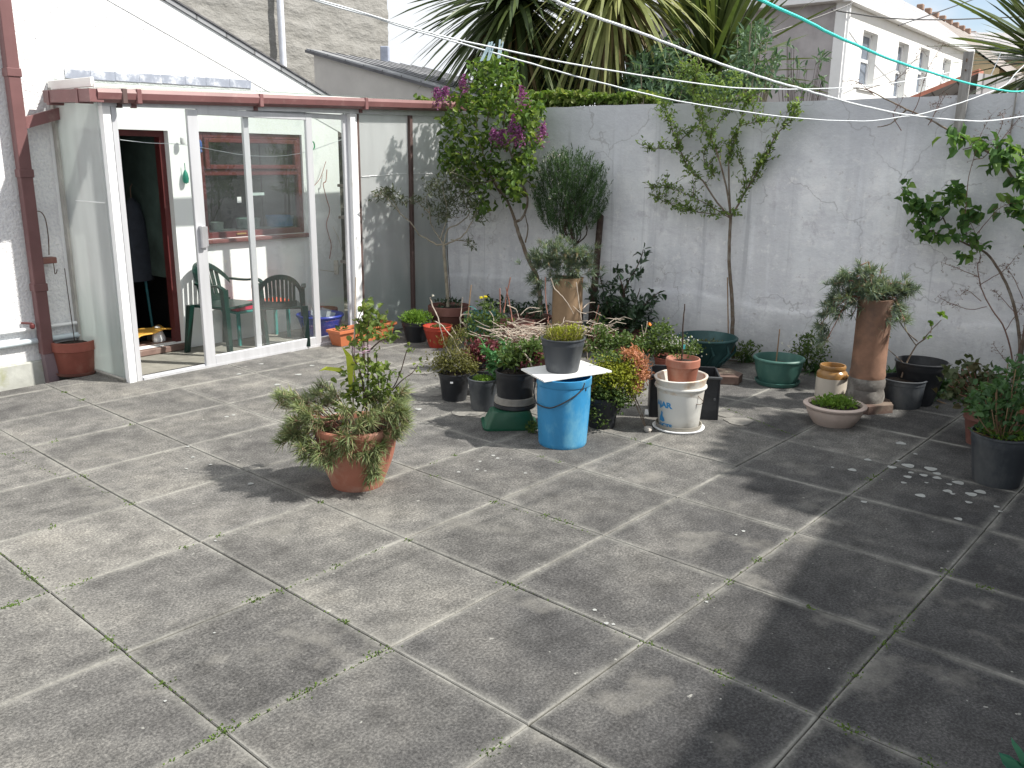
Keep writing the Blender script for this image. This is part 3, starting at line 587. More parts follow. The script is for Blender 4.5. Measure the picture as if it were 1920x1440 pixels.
for (x0, x1) in ((2.202, 2.798), (2.838, 3.452)):
    m = MB(); m.add([(x0, .0, .01), (x1, .0, .01), (x1, 0, hz0(x1)), (x0, 0, hz0(x0)), (x0, .01, .01), (x1, .01, .01), (x1, .01, hz0(x1)), (x0, .01, hz0(x0))], [(0, 1, 2, 3), (5, 4, 7, 6), (0, 3, 7, 4), (1, 5, 6, 2)])
    p = m.obj('wall_panel', MATS['polycarbonate_sheet'], cons)
    c = MB(); zc = 1.41; xs = np.linspace(x0 + (.03 if x0 < 2.5 else 0), x1 - .03, 26)
    c.tube([(x, -.006, zc + .012 * math.sin(x * 5) + .004 * random.random()) for x in xs], .003, 5); c.obj('seam_tape', white, p)
# side panel from the corner post back to the house wall
m = MB(); m.box((-.012, .026, .03), (.0, WY - .05, 1.93)); sp_ = m.obj('side_panel', MATS['polycarbonate_sheet'], cons)
m = MB(); m.box((-.016, .04, 1.24), (-.012, .45, 1.247)); m.obj('seam_tape', white, sp_)
m = MB(); m.box((-.03, WY - .05, .0), (.02, WY - .003, 2.0)); m.box((-.02, .026, .0), (.008, WY - .05, .03)); m.obj('side_batten', plain('grey_batten', (.42, .41, .38), .8, .2, 6), cons)
m = MB(); m.quadbox((-.02, -.05, 1.985), (LX + .1, 0, .06), (0, WY + .04, .075), (0, 0, .008)); rfo = m.obj('roof_sheet', MATS['roof_polycarbonate'], cons)
m = MB(); m.box((-.03, .03, 1.985), (-.005, WY - .01, 2.045), bev=.003); m.quadbox((-.03, -.012, 1.978), (2.6, 0, .046), (0, .018, 0), (0, 0, .026)); m.obj('roof_trim', pale_fascia, rfo)
gt = MB(); prof = [(-.105, .085), (-.115, .06), (-.105, .02), (-.075, .0), (-.035, .0), (-.015, .02), (-.008, .085), (-.016, .085), (-.022, .025), (-.04, .01), (-.072, .01), (-.096, .025), (-.098, .08)]
g0, g1 = -.06, 3.66; vs = []
for x in (g0, g1): vs += [(x, p[0], 1.885 + .030 * x + p[1]) for p in prof]
n = len(prof); gt.add(vs, [(i, (i + 1) % n, n + (i + 1) % n, n + i) for i in range(n)] + [tuple(range(n))[::-1], tuple(range(n, 2 * n))])
gu = gt.obj('gutter', brown, cons)
for x in (.10, .20, 1.16, 2.20):
    m = MB(); z = 1.885 + .03 * x; m.box((x, -.118, z - .006), (x + .035, -.006, z + .089), bev=.004); m.box((x, -.045, z - .03), (x + .03, -.015, z - .004)); m.obj('gutter_bracket', brown if x > .15 else dbrown, gu)
m = MB(); m.quadbox((-.11, -.10, 1.885), (.09, 0, 0), (0, WY - .0, .01), (0, 0, .08)); m.box((-.115, .05, 1.88), (-.015, .09, 1.97)); m.box((-.115, .46, 1.88), (-.015, .50, 1.97)); m.obj('side_gutter', brown, gu)
m = MB(); m.box((-.02, .02, -.03), (3.5, 2.0, .018)); m.obj('porch_floor', plain('porch_concrete', (.24, .23, .20), .85, .2, 8, .3, dirt=(.33, .32, .28), dsc=3), cons)
m = MB(); m.box((2.54, 1.55, -.03), (4.2, 1.75, 2.1)); m.obj('back_stonework', plain('dark_stonework', (.10, .10, .085), .9, .6, 9, 1., .03), cons)
# shelves leaning inside, seen as blurs through the panels
sh = thing('wooden_rack', 'blurred wooden rack seen through the cloudy panels', 'rack', HA + hu * 2.55 + hn * .18, HANG)
for z in (.62, 1.02, 1.30): m = MB(); m.box((-.25, 0, z), (.75, .22, z + .025)); m.obj('shelf', plain('grey_timber', (.22, .2, .18), .8, .2, 6), sh)
for x in (-.22, .18, .72): m = MB(); m.box((x, .02, .02), (x + .035, .055, 1.62)); m.obj('upright', plain('grey_timber', (.22, .2, .18)), sh)
bl = MB(); bl.box((.30, .03, 1.045), (.60, .18, 1.17), bev=.02); tag(bl.obj('storage_box', plain('pale_blue_box', (.25, .42, .5), .5), None, loc=HA + hu * 2.55 + hn * .18), 'blurred pale blue box on the rack behind the cloudy panel', 'box').rotation_euler = (0, 0, HANG)

# ------------------------------------------------------------------ garden wall
from mathutils import noise as mn
def wall_mesh(x0, x1, z1f, thick, amp=1., nx=420, nz=130):
    mb = MB(); xs = np.linspace(x0, x1, nx); vs = []
    for k in range(nz + 1):
        for x in xs:
            zt = z1f(x); z = -.12 + (zt + .12) * k / nz
            low = max(0., 1 - z / .75); rd = max(0., min(1., (.47 + .07 * mn.noise(Vector((x * 1.1, 0, 9))) + .03 * mn.noise(Vector((x * 5, 0, 9))) - z) / .03)); d = rd * .018 * max(0, min(1, .6 + 1.5 * mn.noise(Vector((x * .8, 4, 9))))) +  mn.fractal(Vector((x * .9, z * 1.3, 3.1)), 1., 2., 3) * .010 + mn.noise(Vector((x * 2.3, z * 4.5, 1))) * .022 * low + low * low * .03
            vs.append((x, -d * amp, z))
    fs = [(k * nx + i, k * nx + i + 1, (k + 1) * nx + i + 1, (k + 1) * nx + i) for k in range(nz) for i in range(nx - 1)]
    b0 = len(vs); vs += [(x, thick, z1f(x)) for x in xs]; vs += [(x, thick, -.12) for x in xs]
    fs += [(nz * nx + i, nz * nx + i + 1, b0 + i + 1, b0 + i) for i in range(nx - 1)] + [(b0 + i, b0 + i + 1, b0 + nx + i + 1, b0 + nx + i) for i in range(nx - 1)]
    mb.add(vs, fs); return mb
gw = wall_mesh(-1.15, 5.36, lambda x: 1.996 + .006 * x + .006 * math.sin(x * 2.1) + .004 * mn.noise(Vector((x * 6, 0, 0))), .20)
gwo = gw.obj('garden_wall', MATS['weathered_limewash'], None, True); gwo.location = WA; gwo.rotation_euler = (0, 0, WANG)
tag(gwo, 'high limewashed garden wall with grey stains and cracks across the back', 'wall')
sw = wall_mesh(-.2, 7.2, lambda x: 2.40 + .01 * math.sin(x * 3), .2, nx=60, nz=20)
swo = sw.obj('garden_wall', MATS['weathered_limewash'], None, True); SW0 = WA + wu * 5.36
swo.location = SW0; swo.rotation_euler = (0, 0, WANG - math.pi / 2); tag(swo, 'side garden wall closing the yard off to the right', 'wall')
# timber post fixed to the wall
pt = thing('line_post', 'grey timber post fixed to the wall, standing above its top, carrying the clothes lines', 'post', wp(1797, 248, .0), WANG)
z0 = 0; zt = wp(1797, 98, .03)[2] - wp(1797, 248, .0)[2]
m = MB(); m.quadbox((-.030, -.055, 0), (.062, 0, 0), (0, .05, 0), (.002, 0, zt)); m.obj('timber', postw, pt)
m = MB(); m.tube([(0, -.06, zt - .05), (0, -.085, zt - .05), (.0, -.09, zt - .07)], .004, 6); m.tube([(0, -.06, zt - .12), (0, -.08, zt - .12)], .006, 6); m.obj('hook', wirem, pt)
m = MB(); P0 = wp(1893, 262, .02); zt = wp(1898, 165, .02)[2] - P0[2]; m.tube([(0, 0, 0), (.0, 0, zt)], .006, 8); o = m.obj('wall_cable', postw, None, True, P0); tag(o, 'thin pale cable running down the wall to the right of the timber post', 'cable')

# ------------------------------------------------------------------ neighbours behind the wall
def plane_pts(px, P, n): return [vp(u, v, P, n) for u, v in px]
# stone building
SB = at(727, 60, 13.0); sbo = thing('stone_building', 'tall grey rough-rendered stone building behind the white gable', 'building', (SB[0], SB[1], 0), HANG)
m = MB(); nx, nzz = 90, 80; vs = []
for k in range(nzz + 1):
    for i in range(nx + 1):
        x = -5 + 5 * i / nx; z = .5 + 5.0 * k / nzz; e = min(1, (5 - 5 * i / nx) / .15)
        d = (mn.fractal(Vector((x * 2.2, z * 3.6, 7)), .9, 2., 4)) * .03; vs.append((x + (d * .6 if i == nx else 0), -d, z))
m.add(vs, [(k * (nx + 1) + i, k * (nx + 1) + i + 1, (k + 1) * (nx + 1) + i + 1, (k + 1) * (nx + 1) + i) for k in range(nzz) for i in range(nx)])
m.add([(0, 0, .5), (0, 4, .5), (0, 4, 5.5), (0, 0, 5.5)], [(0, 1, 2, 3)]); m.obj('wall', MATS['rough_stone_render'], sbo, True)
m = MB(); q = vp(519, 60, SB, hn); qx = float((q - SB) @ hu); m.tube([(qx, -.10, 1.6), (qx - .01, -.10, 5.4)], .042, 12); m.obj('waste_pipe', plain('grey_pipe', (.62, .65, .72), .5, .1, 6), sbo, True)
m = MB(); m.quadbox((-5.1, -.2, 5.5), (5.3, 0, 0), (0, 5, 1.5), (0, 0, .08)); m.obj('roof', MATS['shed_slate'], sbo)
# slate-roofed shed
SH = at(588, 98, 10.4); sA = vp(588, 98, SH, wn); sB_ = vp(900, 186, SH, wn); sho = thing('shed', 'low rendered outhouse with a shallow slate roof sloping down to the right', 'outhouse', (SH[0], SH[1], 0), WANG)
la = 0.; lb = float((sB_ - sA) @ wu); za, zb = float(sA[2]), float(sB_[2])
m = MB(); m.prism([(0, .5), (lb, .5), (lb, zb), (0, za)], 1, 0, 2.2); m.obj('wall', shedrend, sho)
bk = vp(730, 112, SH + wn * 2.2, wn); bl_ = float((bk - SH) @ wu); bz = float(bk[2]) + (za - zb) / lb * 0
# roof plane through the verge and the far ridge point
sl = (zb - za) / lb; rise = (float(bk[2]) - (za + sl * bl_))
m = MB(); m.quadbox((-.06, -.05, za + .01), (lb + .25, 0, sl * (lb + .25)), (0, 2.3, rise * 2.3 / 2.2), (0, 0, .03)); ro = m.obj('roof', MATS['shed_slate'], sho)
m = MB(); m.quadbox((-.07, -.065, za - .005), (lb + .27, 0, sl * (lb + .27)), (0, .012, 0), (0, 0, .03)); m.obj('verge', slate, ro)
for k in range(9):
    t = .2 + k * .235; m = MB() if k == 0 else m; m.quadbox((-.06, t, za + .042 + rise * t / 2.2), (lb + .25, 0, sl * (lb + .25)), (0, .012, rise * .012 / 2.2), (0, 0, .008))
m.obj('slate_courses', slate, ro)
m = MB(); m.box((-.055, -.06, .0), (.055, .05, .22), bev=.01); c = vp(722, 108, SH + wn * 2., wn); tag(m.obj('vent_cowl', plain('vent_lead', (.32, .36, .45), .7, .2, 9), None, loc=(c[0], c[1], c[2] - .08)), 'small blue-grey flue against the stone building, above the shed roof', 'flue')
# house on the right
HR = at(1577, 100, 18.); hr = thing('house', 'white two-storey house with a grey side wall and tall sash windows, beyond the wall', 'house', (HR[0], HR[1], 0), HANG)
def hrl(u, v, dep=0.): 
    P = vp(u, v, HR + hn * dep, hn); d = P - HR; return float(d @ hu), float(P[2])
ez = hrl(1590, 5)[1]; Lr = hrl(1812, 110)[0]
hs = []
for (a_, b_, c_, d_) in ((1613, 1641, 165, 58), (1681, 1701, 188, 79), (1723, 1741, 180, 90), (1768, 1783, 155, 110)):
    x0, x1 = hrl(a_, 120)[0], hrl(b_, 120)[0]; zb_, zt_ = hrl((a_ + b_) / 2, c_)[1], hrl((a_ + b_) / 2, d_)[1]; hs.append((x0, x1, zb_, zt_))
m = MB(); skin(m, [0, Lr], [-.5, ez], hs, 0, .20); m.add([(Lr, 0, -.5), (Lr, 4, -.5), (Lr, 4, ez), (Lr, 0, ez)], [(0, 1, 2, 3)]); m.obj('front_wall', pale_fascia, hr)
for (x0, x1, z0, z1) in hs:
    w = MB(); y = .13
    for bx in (((x0, z0), (x0 + .06, z1)), ((x1 - .06, z0), (x1, z1)), ((x0, z0), (x1, z0 + .08)), ((x0, z1 - .06), (x1, z1)), ((x0, (z0 + z1) / 2 - .03), (x1, (z0 + z1) / 2 + .03))): w.box((bx[0][0], y, bx[0][1]), (bx[1][0], y + .06, bx[1][1]))
    wo_ = w.obj('window', white, hr); m = MB(); m.add([(x0, y + .03, z0), (x1, y + .03, z0), (x1, y + .03, z1), (x0, y + .03, z1)], [(0, 1, 2, 3)]); m.obj('pane', plain('sash_glass', (.16, .19, .24), .12, .3, 2, spec=.6), wo_)
    m = MB(); m.box((x0 - .06, -.05, z0 - .07), (x1 + .06, -.002, z0 - .002)); m.obj('sill', white, wo_)
# side (gable) wall, facing the yard
gl = 4.4
m = MB(); m.box((-.002, .0, -.5), (.25, gl, ez)); go = m.obj('side_wall', greyrend, hr)
m = MB(); m.box((-.06, -.05, -.5), (.0, .16, ez)); m.obj('corner_strip', white, hr)
m = MB(); m.quadbox((-.20, -.17, ez - .02), (Lr + .3, 0, 0), (0, .16, .0), (0, 0, .14)); m.obj('eaves_gutter', white, hr)
m = MB(); m.box((-.28, -.02, ez), (-.003, gl + .3, ez + .22)); m.obj('eaves_board', white, hr)
rz = 1.05; m = MB(); m.add([(-.3, -.14, ez + .13), (Lr + .2, -.14, ez + .13), (Lr + .2, 1.3, ez + .16 + rz), (1.7, 1.3, ez + .16 + rz), (-.3, gl + .3, ez + .16), (1.7, gl - 1.3, ez + .16 + rz), (Lr + .2, gl + .3, ez + .16), (Lr + .2, gl - 1.3, ez + .16 + rz)], [(0, 1, 2, 3), (0, 3, 5, 4), (2, 7, 5, 3), (4, 5, 7, 6)]); m.obj('roof', MATS['house_slate'], hr)
m = MB(); m.tube([(.04, -.05, 0), (.04, -.05, ez + .05)], .045, 10); m.obj('downpipe', white, hr, True)
# second house further off with a tiled roof
H2 = at(1722, 16, 27.); h2 = thing('house', 'distant house showing only its grey tiled roof with a row of ridge tiles', 'house', (H2[0], H2[1], 0), HANG)
rzz = float(H2[2]); L2 = float((vp(1868, 100, H2, hn) - H2) @ hu)
m = MB(); m.add([(0, -2.6, rzz - 1.9), (L2, -2.6, rzz - 1.9), (L2, 0, rzz), (0, 0, rzz), (0, 2.6, rzz - 1.9), (L2, 2.6, rzz - 1.9)], [(0, 1, 2, 3), (3, 2, 5, 4)]); ro = m.obj('roof', MATS['old_tile'], h2)
m = MB(); m.prism([(-2.3, 0), (2.3, 0), (2.3, rzz - 1.75), (0, rzz - .1), (-2.3, rzz - 1.75)], 0, .15, L2 - .15); m.obj('wall', tanrend, h2)
for k in range(12): m = MB(); m.box((.1 + k * L2 / 13, -.09, rzz - .03), (.1 + k * L2 / 13 + .18, .09, rzz + .14), bev=.02); m.obj('ridge_tile', plain('ridge_clay', (.30, .2, .15), .8, .2, 6), ro)
# low red-edged roof and pale house over the right end of the wall
R0 = at(1700, 185, 13.); r2 = thing('lean_to_roof', 'low grey roof with a red tiled edge just above the garden wall', 'roof', (R0[0], R0[1], 0), HANG)
x1_ = hrl(1835, 137)[0]; Pq = vp(1835, 137, R0, np.array([0, 1., 0])); zz0 = float(R0[2]) - .05; zz1 = float(Pq[2]); dxw = Pq - R0
dl = (float(dxw @ hu), float(dxw @ hn)); m = MB(); m.quadbox((0, 0, zz0), (dl[0], dl[1], zz1 - zz0), (.2, -.02, -.02), (0, 0, .06)); m.obj('edge_tiles', redtile, r2)
m = MB(); m.add([(0, 0, zz0), (dl[0], dl[1], zz1), (dl[0] + 3, dl[1] - 1.0, zz1 - .02), (3, -1.0, zz0 - .05)], [(0, 1, 2, 3)]); m.add([(dl[0], dl[1], zz1), (dl[0] + 3, dl[1] - 1., zz1 - .02), (dl[0] + 3, dl[1] - 1., 0), (dl[0], dl[1], 0)], [(0, 1, 2, 3)]); m.obj('slates', MATS['house_slate'], r2)
H3 = at(1826, 140, 30.); h3 = thing('house', 'small far pale yellow house glimpsed between white house and spiky palm', 'house', (H3[0], H3[1], 0), 0)
z3 = float(at(1826, 112, 30.)[2]); m = MB(); m.box((-.6, 0, 0), (6, 4, z3)); m.obj('wall', tanrend, h3)
m = MB(); m.quadbox((-.8, -.2, z3), (7, 0, 0), (0, 2.2, 1.0), (0, 0, .1)); m.obj('roof', MATS['house_slate'], h3)

# ------------------------------------------------------------------ pots
def place(l_, r_, by):
    P = gp((l_ + r_) / 2, by); d = P[1] * cp + H * sp; rb = (r_ - l_) / 2 / F * d; k = np.array([P[0], P[1], 0.]); k /= np.linalg.norm(k)
    return P + k * rb * .98, rb
def wide(c, z, w): return w / 2 / F * (c[1] * cp - (z - H) * sp)
def pot_profile(style, rb, rr, h):
    t = min(.012, rr * .08)
    if style == 'terra':
        q = [(rb * .97, 0), (rb, .006), (rr * .93, h * .70), (rr * .955, h * .72), (rr, h * .735), (rr, h - .004), (rr - .004, h), (rr - t, h), (rr - t - .003, h - .01)]
    elif style == 'bucket':
        q = [(rb * .96, 0), (rb, .008), (rr * .925, h * .80), (rr * .945, h * .815), (rr * .955, h * .95), (rr, h * .965), (rr, h - .002), (rr - .004, h), (rr - .010, h), (rr - .013, h - .012)]
    elif style == 'tub':
        q = [(rb * .95, 0), (rb, .012), (rb + (rr - rb) * .55, h * .5), (rr * .955, h - .022), (rr, h - .018), (rr + .002, h - .008), (rr - .004, h), (rr - .014, h), (rr - .02, h - .014)]
    elif style == 'bell':
        q = [(rb * .96, 0), (rb, .01), (rb * 1.02, h * .08)] + [(rb + (rr * .93 - rb) * math.sin(k / 8 * math.pi / 2) ** .9, h * (.08 + .74 * k / 8)) for k in range(1, 9)] + [(rr * .97, h * .88), (rr, h * .92), (rr, h - .005), (rr - .005, h), (rr - .018, h), (rr - .024, h - .02)]
    elif style == 'bowl':
        q = [(rb * .95, 0), (rb, .01), (rb * 1.03, h * .12)] + [(rb * 1.03 + (rr * .90 - rb * 1.03) * math.sin(k / 7 * math.pi / 2), h * (.12 + .66 * k / 7)) for k in range(1, 8)] + [(rr * .97, h * .83), (rr, h * .88), (rr + .002, h * .95), (rr - .008, h), (rr - .026, h), (rr - .034, h - .02)]
    else:                                             # flared
        q = [(rb * .97, 0), (rb, .006), (rb * 1.04, h * .3), (rb + (rr - rb) * .45, h * .62), (rr * .94, h * .86), (rr, h - .012), (rr, h), (rr - .012, h), (rr - .018, h - .012)]
    return q
def make_pot(name, label, base, rim, mat, style='terra', fill=.88, cat='plant pot', group=None, z=0., c=None, soilm=None, root=None, empty=False, tilt=None):
    if c is None: c, rb = place(*base)
    else: rb = wide(c, z, base[1] - base[0])
    c = np.array(c, float); c[2] = z
    h = hz(c, rim[2]) - z; rr = wide(c, z + h, rim[1] - rim[0])
    t = root or thing(name, label, cat, c, random.random() * 6, group)
    q = pot_profile(style, rb, rr, h); ri = rr - .022; fz = h * fill
    rin = rb + (rr - rb) * fill - .018
    bz = .012 if empty else fz - .012
    q = q + [(max(.02, (rb + (rr - rb) * (bz / h)) - .016), bz), (0., bz)]
    m = MB(); m.lathe(q, 48, wob=.004); m.obj('pot', mat, t, True)
    if not empty:
        m = MB(); pr = [(rin + .008, fz - .01), (rin * .8, fz), (rin * .4, fz + .004), (0, fz + .006)]; m.lathe(pr, 24, wob=.01); m.obj('soil', soilm or soil, t, True)
    return dict(t=t, c=c, rb=rb, rr=rr, h=h, fz=fz, rin=rin)
def L2(P, d):                                        # world points into the thing's local frame
    P = np.asarray(P, float) - np.array(d['c']); a = -d['t'].rotation_euler[2]; ca, sa = math.cos(a), math.sin(a)
    x, y = P[..., 0] * ca - P[..., 1] * sa, P[..., 0] * sa + P[..., 1] * ca; return np.stack([x, y, P[..., 2]], -1)
def atc(d, u, v, dy=0.):                             # local point seen on pixel (u,v) at the thing's own distance
    return L2(at(u, v, d['c'][1] + dy), d)
def mound(mb, c, r, k, L, Wd, up=.4, fill=.5, **kw):
    d = rnd_dirs(k, up * .3); rr_ = (rng.random((k, 1)) * (1 - fill) + fill) ; P = np.array(c) + d * np.array(r) * rr_
    P[:, 2] = np.maximum(P[:, 2], c[2] - r[2] * .7)
    leaves(mb, P, d + rng.normal(size=(k, 3)) * .6 + [0, 0, up], L, Wd, **kw)
def tufts(mb, C, Dn, n, L, Wd, spread=.9, droop=.1):
    C = np.repeat(np.asarray(C, float), n, 0); D = np.repeat(unit(Dn), n, 0); k = len(C)
    blades(mb, C + rng.normal(size=(k, 3)) * L * .10, D + rng.normal(size=(k, 3)) * spread, L, Wd, droop, seg=2)
def leafy(mb, pts, k, L, Wd, jit=.01, out=.8, up=.2, **kw):
    P, T = along(pts, k, jit); leaves(mb, P, T * .5 + rng.normal(size=(k, 3)) * out + [0, 0, up], L, Wd, **kw)
def stick(d, a, b, r, mat=cane, name='cane', wob=0., dy=0.):
    m = MB(); Q = [L2(at(*a, d['c'][1] + dy), d), L2(at(*b, d['c'][1] + dy), d)]
    Q[0][2] = min(Q[0][2], d['fz']) if True else 0
    m.tube([Q[0], (Q[0] + Q[1]) / 2 + rng.normal(size=3) * wob, Q[1]], [r, r * .95, r * .8], 7); return m.obj(name, mat, d['t'], True)

LG = dict(
    dianthus=leafm('grey_green_needles', (.11, .145, .075), (.19, .24, .11), (.36, .35, .16), .25),
    dianthus2=leafm('bluish_needles', (.09, .14, .11), (.16, .22, .16), (.34, .36, .15), .25),
    straw=leafm('dry_straw', (.32, .24, .14), (.42, .34, .22), (.22, .13, .09), .2),
    lime=leafm('lime_leaf', (.15, .20, .03), (.31, .34, .04), (.46, .45, .07), .35),
    bright=leafm('bright_green_leaf', (.08, .17, .03), (.16, .28, .045), (.26, .37, .08), .35),
    mid=leafm('mid_green_leaf', (.04, .075, .022), (.085, .14, .04), (.20, .25, .07), .35),
    dark=leafm('dark_green_leaf', (.014, .035, .016), (.03, .065, .03), (.06, .11, .045), .2, .35, .5),
    olive=leafm('olive_leaf', (.05, .065, .04), (.11, .13, .075), (.24, .27, .20), .2, .45),
    rosemary=leafm('rosemary_needle', (.028, .06, .024), (.06, .115, .045), (.13, .20, .08), .25),
    lilac=leafm('lilac_leaf', (.03, .06, .02), (.10, .18, .04), (.33, .40, .08), .4),
    apple=leafm('apple_leaf', (.07, .12, .04), (.15, .23, .07), (.34, .44, .12), .4),
    strap=leafm('strap_leaf', (.02, .06, .02), (.05, .12, .035), (.10, .19, .06), .3, .4, .5),
    palm=leafm('palm_dark', (.03, .05, .02), (.07, .105, .035), (.14, .17, .06), .3, .4, .5),
    palmy=leafm('palm_yellowgreen', (.11, .13, .04), (.22, .25, .09), (.38, .36, .16), .3, .4, .5),
    purple=leafm('purple_leaf', (.06, .012, .018), (.13, .03, .04), (.22, .08, .08), .25),
    brown=leafm('brown_dead_leaf', (.30, .13, .075), (.48, .22, .13), (.62, .33, .21), .3),
    heather=leafm('olive_brown_leaf', (.07, .075, .02), (.14, .145, .04), (.20, .17, .06), .3),
    thistle=leafm('sea_green_leaf', (.04, .13, .05), (.09, .23, .09), (.18, .34, .14), .35),
    whitef=leafm('white_petal', (.7, .7, .72), (.8, .8, .82), (.85, .8, .85), .3),
    pinkf=leafm('pale_pink_petal', (.6, .5, .6), (.75, .68, .75), None, .3),
    lilacf=leafm('lilac_flower', (.15, .035, .14), (.30, .09, .28), (.50, .25, .46), .3),
    yellowf=leafm('yellow_petal', (.85, .7, .02), (.9, .8, .03), None, .3),
    orange=leafm('orange_petal', (.7, .16, .02), (.8, .25, .04), None, .3),
    blueish=leafm('blue_green_strap', (.03, .14, .11), (.06, .22, .17), (.10, .28, .20), .3))

# --- big terracotta pot in the foreground
d = make_pot('potted_plant', 'large terracotta pot in the open foreground, overflowing with spiky grey-green carnation leaves and rose stems', (621, 722, 924), (590, 750, 793), terra, 'bell', .93, 'potted plant')
c, h, rr = d['c'], d['h'], d['rr']; BIG = d
sm = MB(); fo = MB(); fs = MB(); st = MB()
pts = []; dirs = []
def tuftpx(lst):
    for (u, v, r, k, dy) in lst:
        for _ in range(k):
            a = rng.normal(size=2) * r * .5; p = atc(d, u + a[0], v + a[1], dy + rng.normal() * .04); pts.append(p)
            o_ = unit(p * [1, 1, 0]) * .8 + [0, 0, .35]; dirs.append(o_)
tuftpx([(560, 775, 30, 14, -.02), (545, 745, 22, 9, .12), (545, 815, 25, 12, -.06), (580, 830, 22, 12, -.12), (610, 850, 20, 10, -.17), (600, 795, 28, 10, -.10), (690, 800, 34, 18, -.14), (660, 830, 26, 12, -.18), (700, 850, 18, 9, -.18), (695, 885, 12, 6, -.16), (735, 770, 26, 14, -.05), (745, 745, 20, 9, .05), (755, 790, 18, 8, -.08), (700, 755, 26, 12, .0), (620, 740, 20, 8, .1), (590, 755, 25, 9, .08), (570, 800, 24, 12, -.08), (650, 780, 26, 5, -.1), (740, 815, 14, 5, -.1), (630, 845, 16, 5, -.17)])
P = np.array(pts); D = np.array(dirs)
D[:, 2] -= np.where(P[:, 2] < h * .75, .5, 0.)
tufts(fo, P, D, 36, .064, .0048, .6, .12); tufts(fs, P - unit(D) * .015, D, 12, .055, .0032, .7, .25)
for p in P[::2]: 
    q0 = np.array([p[0] * .35, p[1] * .35, d['fz']]); q1 = (q0 + p) / 2 + [0, 0, .03]; st.tube([q0, q1, p], [.003, .0025, .002], 5)
fo.obj('spiky_foliage', LG['dianthus'], d['t']); fs.obj('dry_leaves', LG['straw'], d['t']); st.obj('trailing_stems', twigr, d['t'])
rs = MB(); rl = MB(); Y0 = 0
rose = [[(690, 755), (684, 700), (678, 640), (672, 600), (683, 575)], [(690, 755), (690, 690), (690, 620), (695, 590)], [(686, 750), (676, 700), (660, 660), (672, 625)], [(690, 660), (712, 640), (735, 628)], [(700, 755), (733, 732), (750, 700), (762, 660), (768, 655)], [(735, 733), (755, 712), (772, 700), (783, 685)], [(712, 755), (708, 700), (705, 665)], [(728, 740), (726, 718), (731, 705)], [(690, 640), (672, 640), (655, 645)]]
for i, r_ in enumerate(rose):
    Q = [atc(d, u, v, .02 * math.sin(i * 2 + k)) for k, (u, v) in enumerate(r_)]; branch(rs, Q, .0042 if i < 4 else .0034, .002, 6)
for (u, v, r_, k) in [(690, 590, 24, 50), (705, 615, 24, 34), (680, 620, 22, 26), (728, 630, 18, 20), (668, 645, 16, 14), (680, 680, 20, 20), (705, 690, 22, 24), (690, 722, 38, 90), (665, 735, 30, 40), (720, 735, 26, 36), (640, 700, 14, 8), (705, 662, 8, 10), (733, 700, 9, 10), (768, 655, 9, 9), (784, 683, 9, 9), (750, 703, 7, 6), (640, 770, 16, 14), (660, 752, 26, 24)]:
    c0 = np.array([atc(d, u + rng.normal() * r_ * .5, v + rng.normal() * r_ * .5, rng.normal() * .04) for _ in range(k)]); leaves(rl, c0, rnd_dirs(k, .2), .036 if r_ > 10 else .022, .024 if r_ > 10 else .016, droop=.3)
rs.obj('rose_stems', barkd, d['t'], True); rl.obj('rose_leaves', leafm('rose_leaf', (.05, .085, .025), (.14, .20, .05), (.32, .36, .09), .4), d['t'])
yl = MB()
for (a, b_, w) in [((655, 740), (652, 655), .055), ((672, 648), (700, 628), .05), ((650, 700), (603, 690), .035), ((672, 660), (655, 690), .04)]:
    A_, B_ = atc(d, *a), atc(d, *b_); leaves(yl, [A_], [B_ - A_], np.linalg.norm(B_ - A_), w, fold=.35, droop=.15)
yl.obj('broad_leaf', leafm('yellow_green_broad', (.42, .52, .05), (.50, .56, .08), None, .45), d['t'])
stick(d, (661, 800), (667, 520), .0045, plain('grey_cane', (.42, .36, .30), .7, .2, 20), 'cane'); stick(d, (688, 790), (682, 640), .0042)
m = MB(); A_, B_ = atc(d, 686, 725, -.01), atc(d, 683, 704, -.01); m.tube([A_, B_], .0052, 8); m.obj('cane_marker', white, d['t'])
m = MB()
for k in range(4):
    a = atc(d, 660 + rng.normal() * 2, 652 + k * 3, -.02); b_ = atc(d, 695, 648 + k * 4, -.01); m.tube([a, (a + b_) / 2 + rng.normal(size=3) * .006, b_], .0016, 5)
m.obj('garden_ties', plain('pink_tie', (.62, .38, .55), .6), d['t'])

# --- left: terracotta pot with cane beside the porch
d = make_pot('potted_cane', 'terracotta coloured pot on saucer with one thin cane, between downpipe and porch', (113, 177, 706), (99, 179, 637), terra2, 'terra', .9, 'plant pot')
m = MB(); m.lathe([(d['rb'] * .9, -.001), (d['rb'] * 1.12, .002), (d['rb'] * 1.18, .022), (d['rb'] * 1.12, .022), (d['rb'] * 1.05, .012), (0, .012)], 36); m.obj('saucer', mauve, d['t'], True)
stick(d, (140, 640), (121, 503), .0032, barkd)
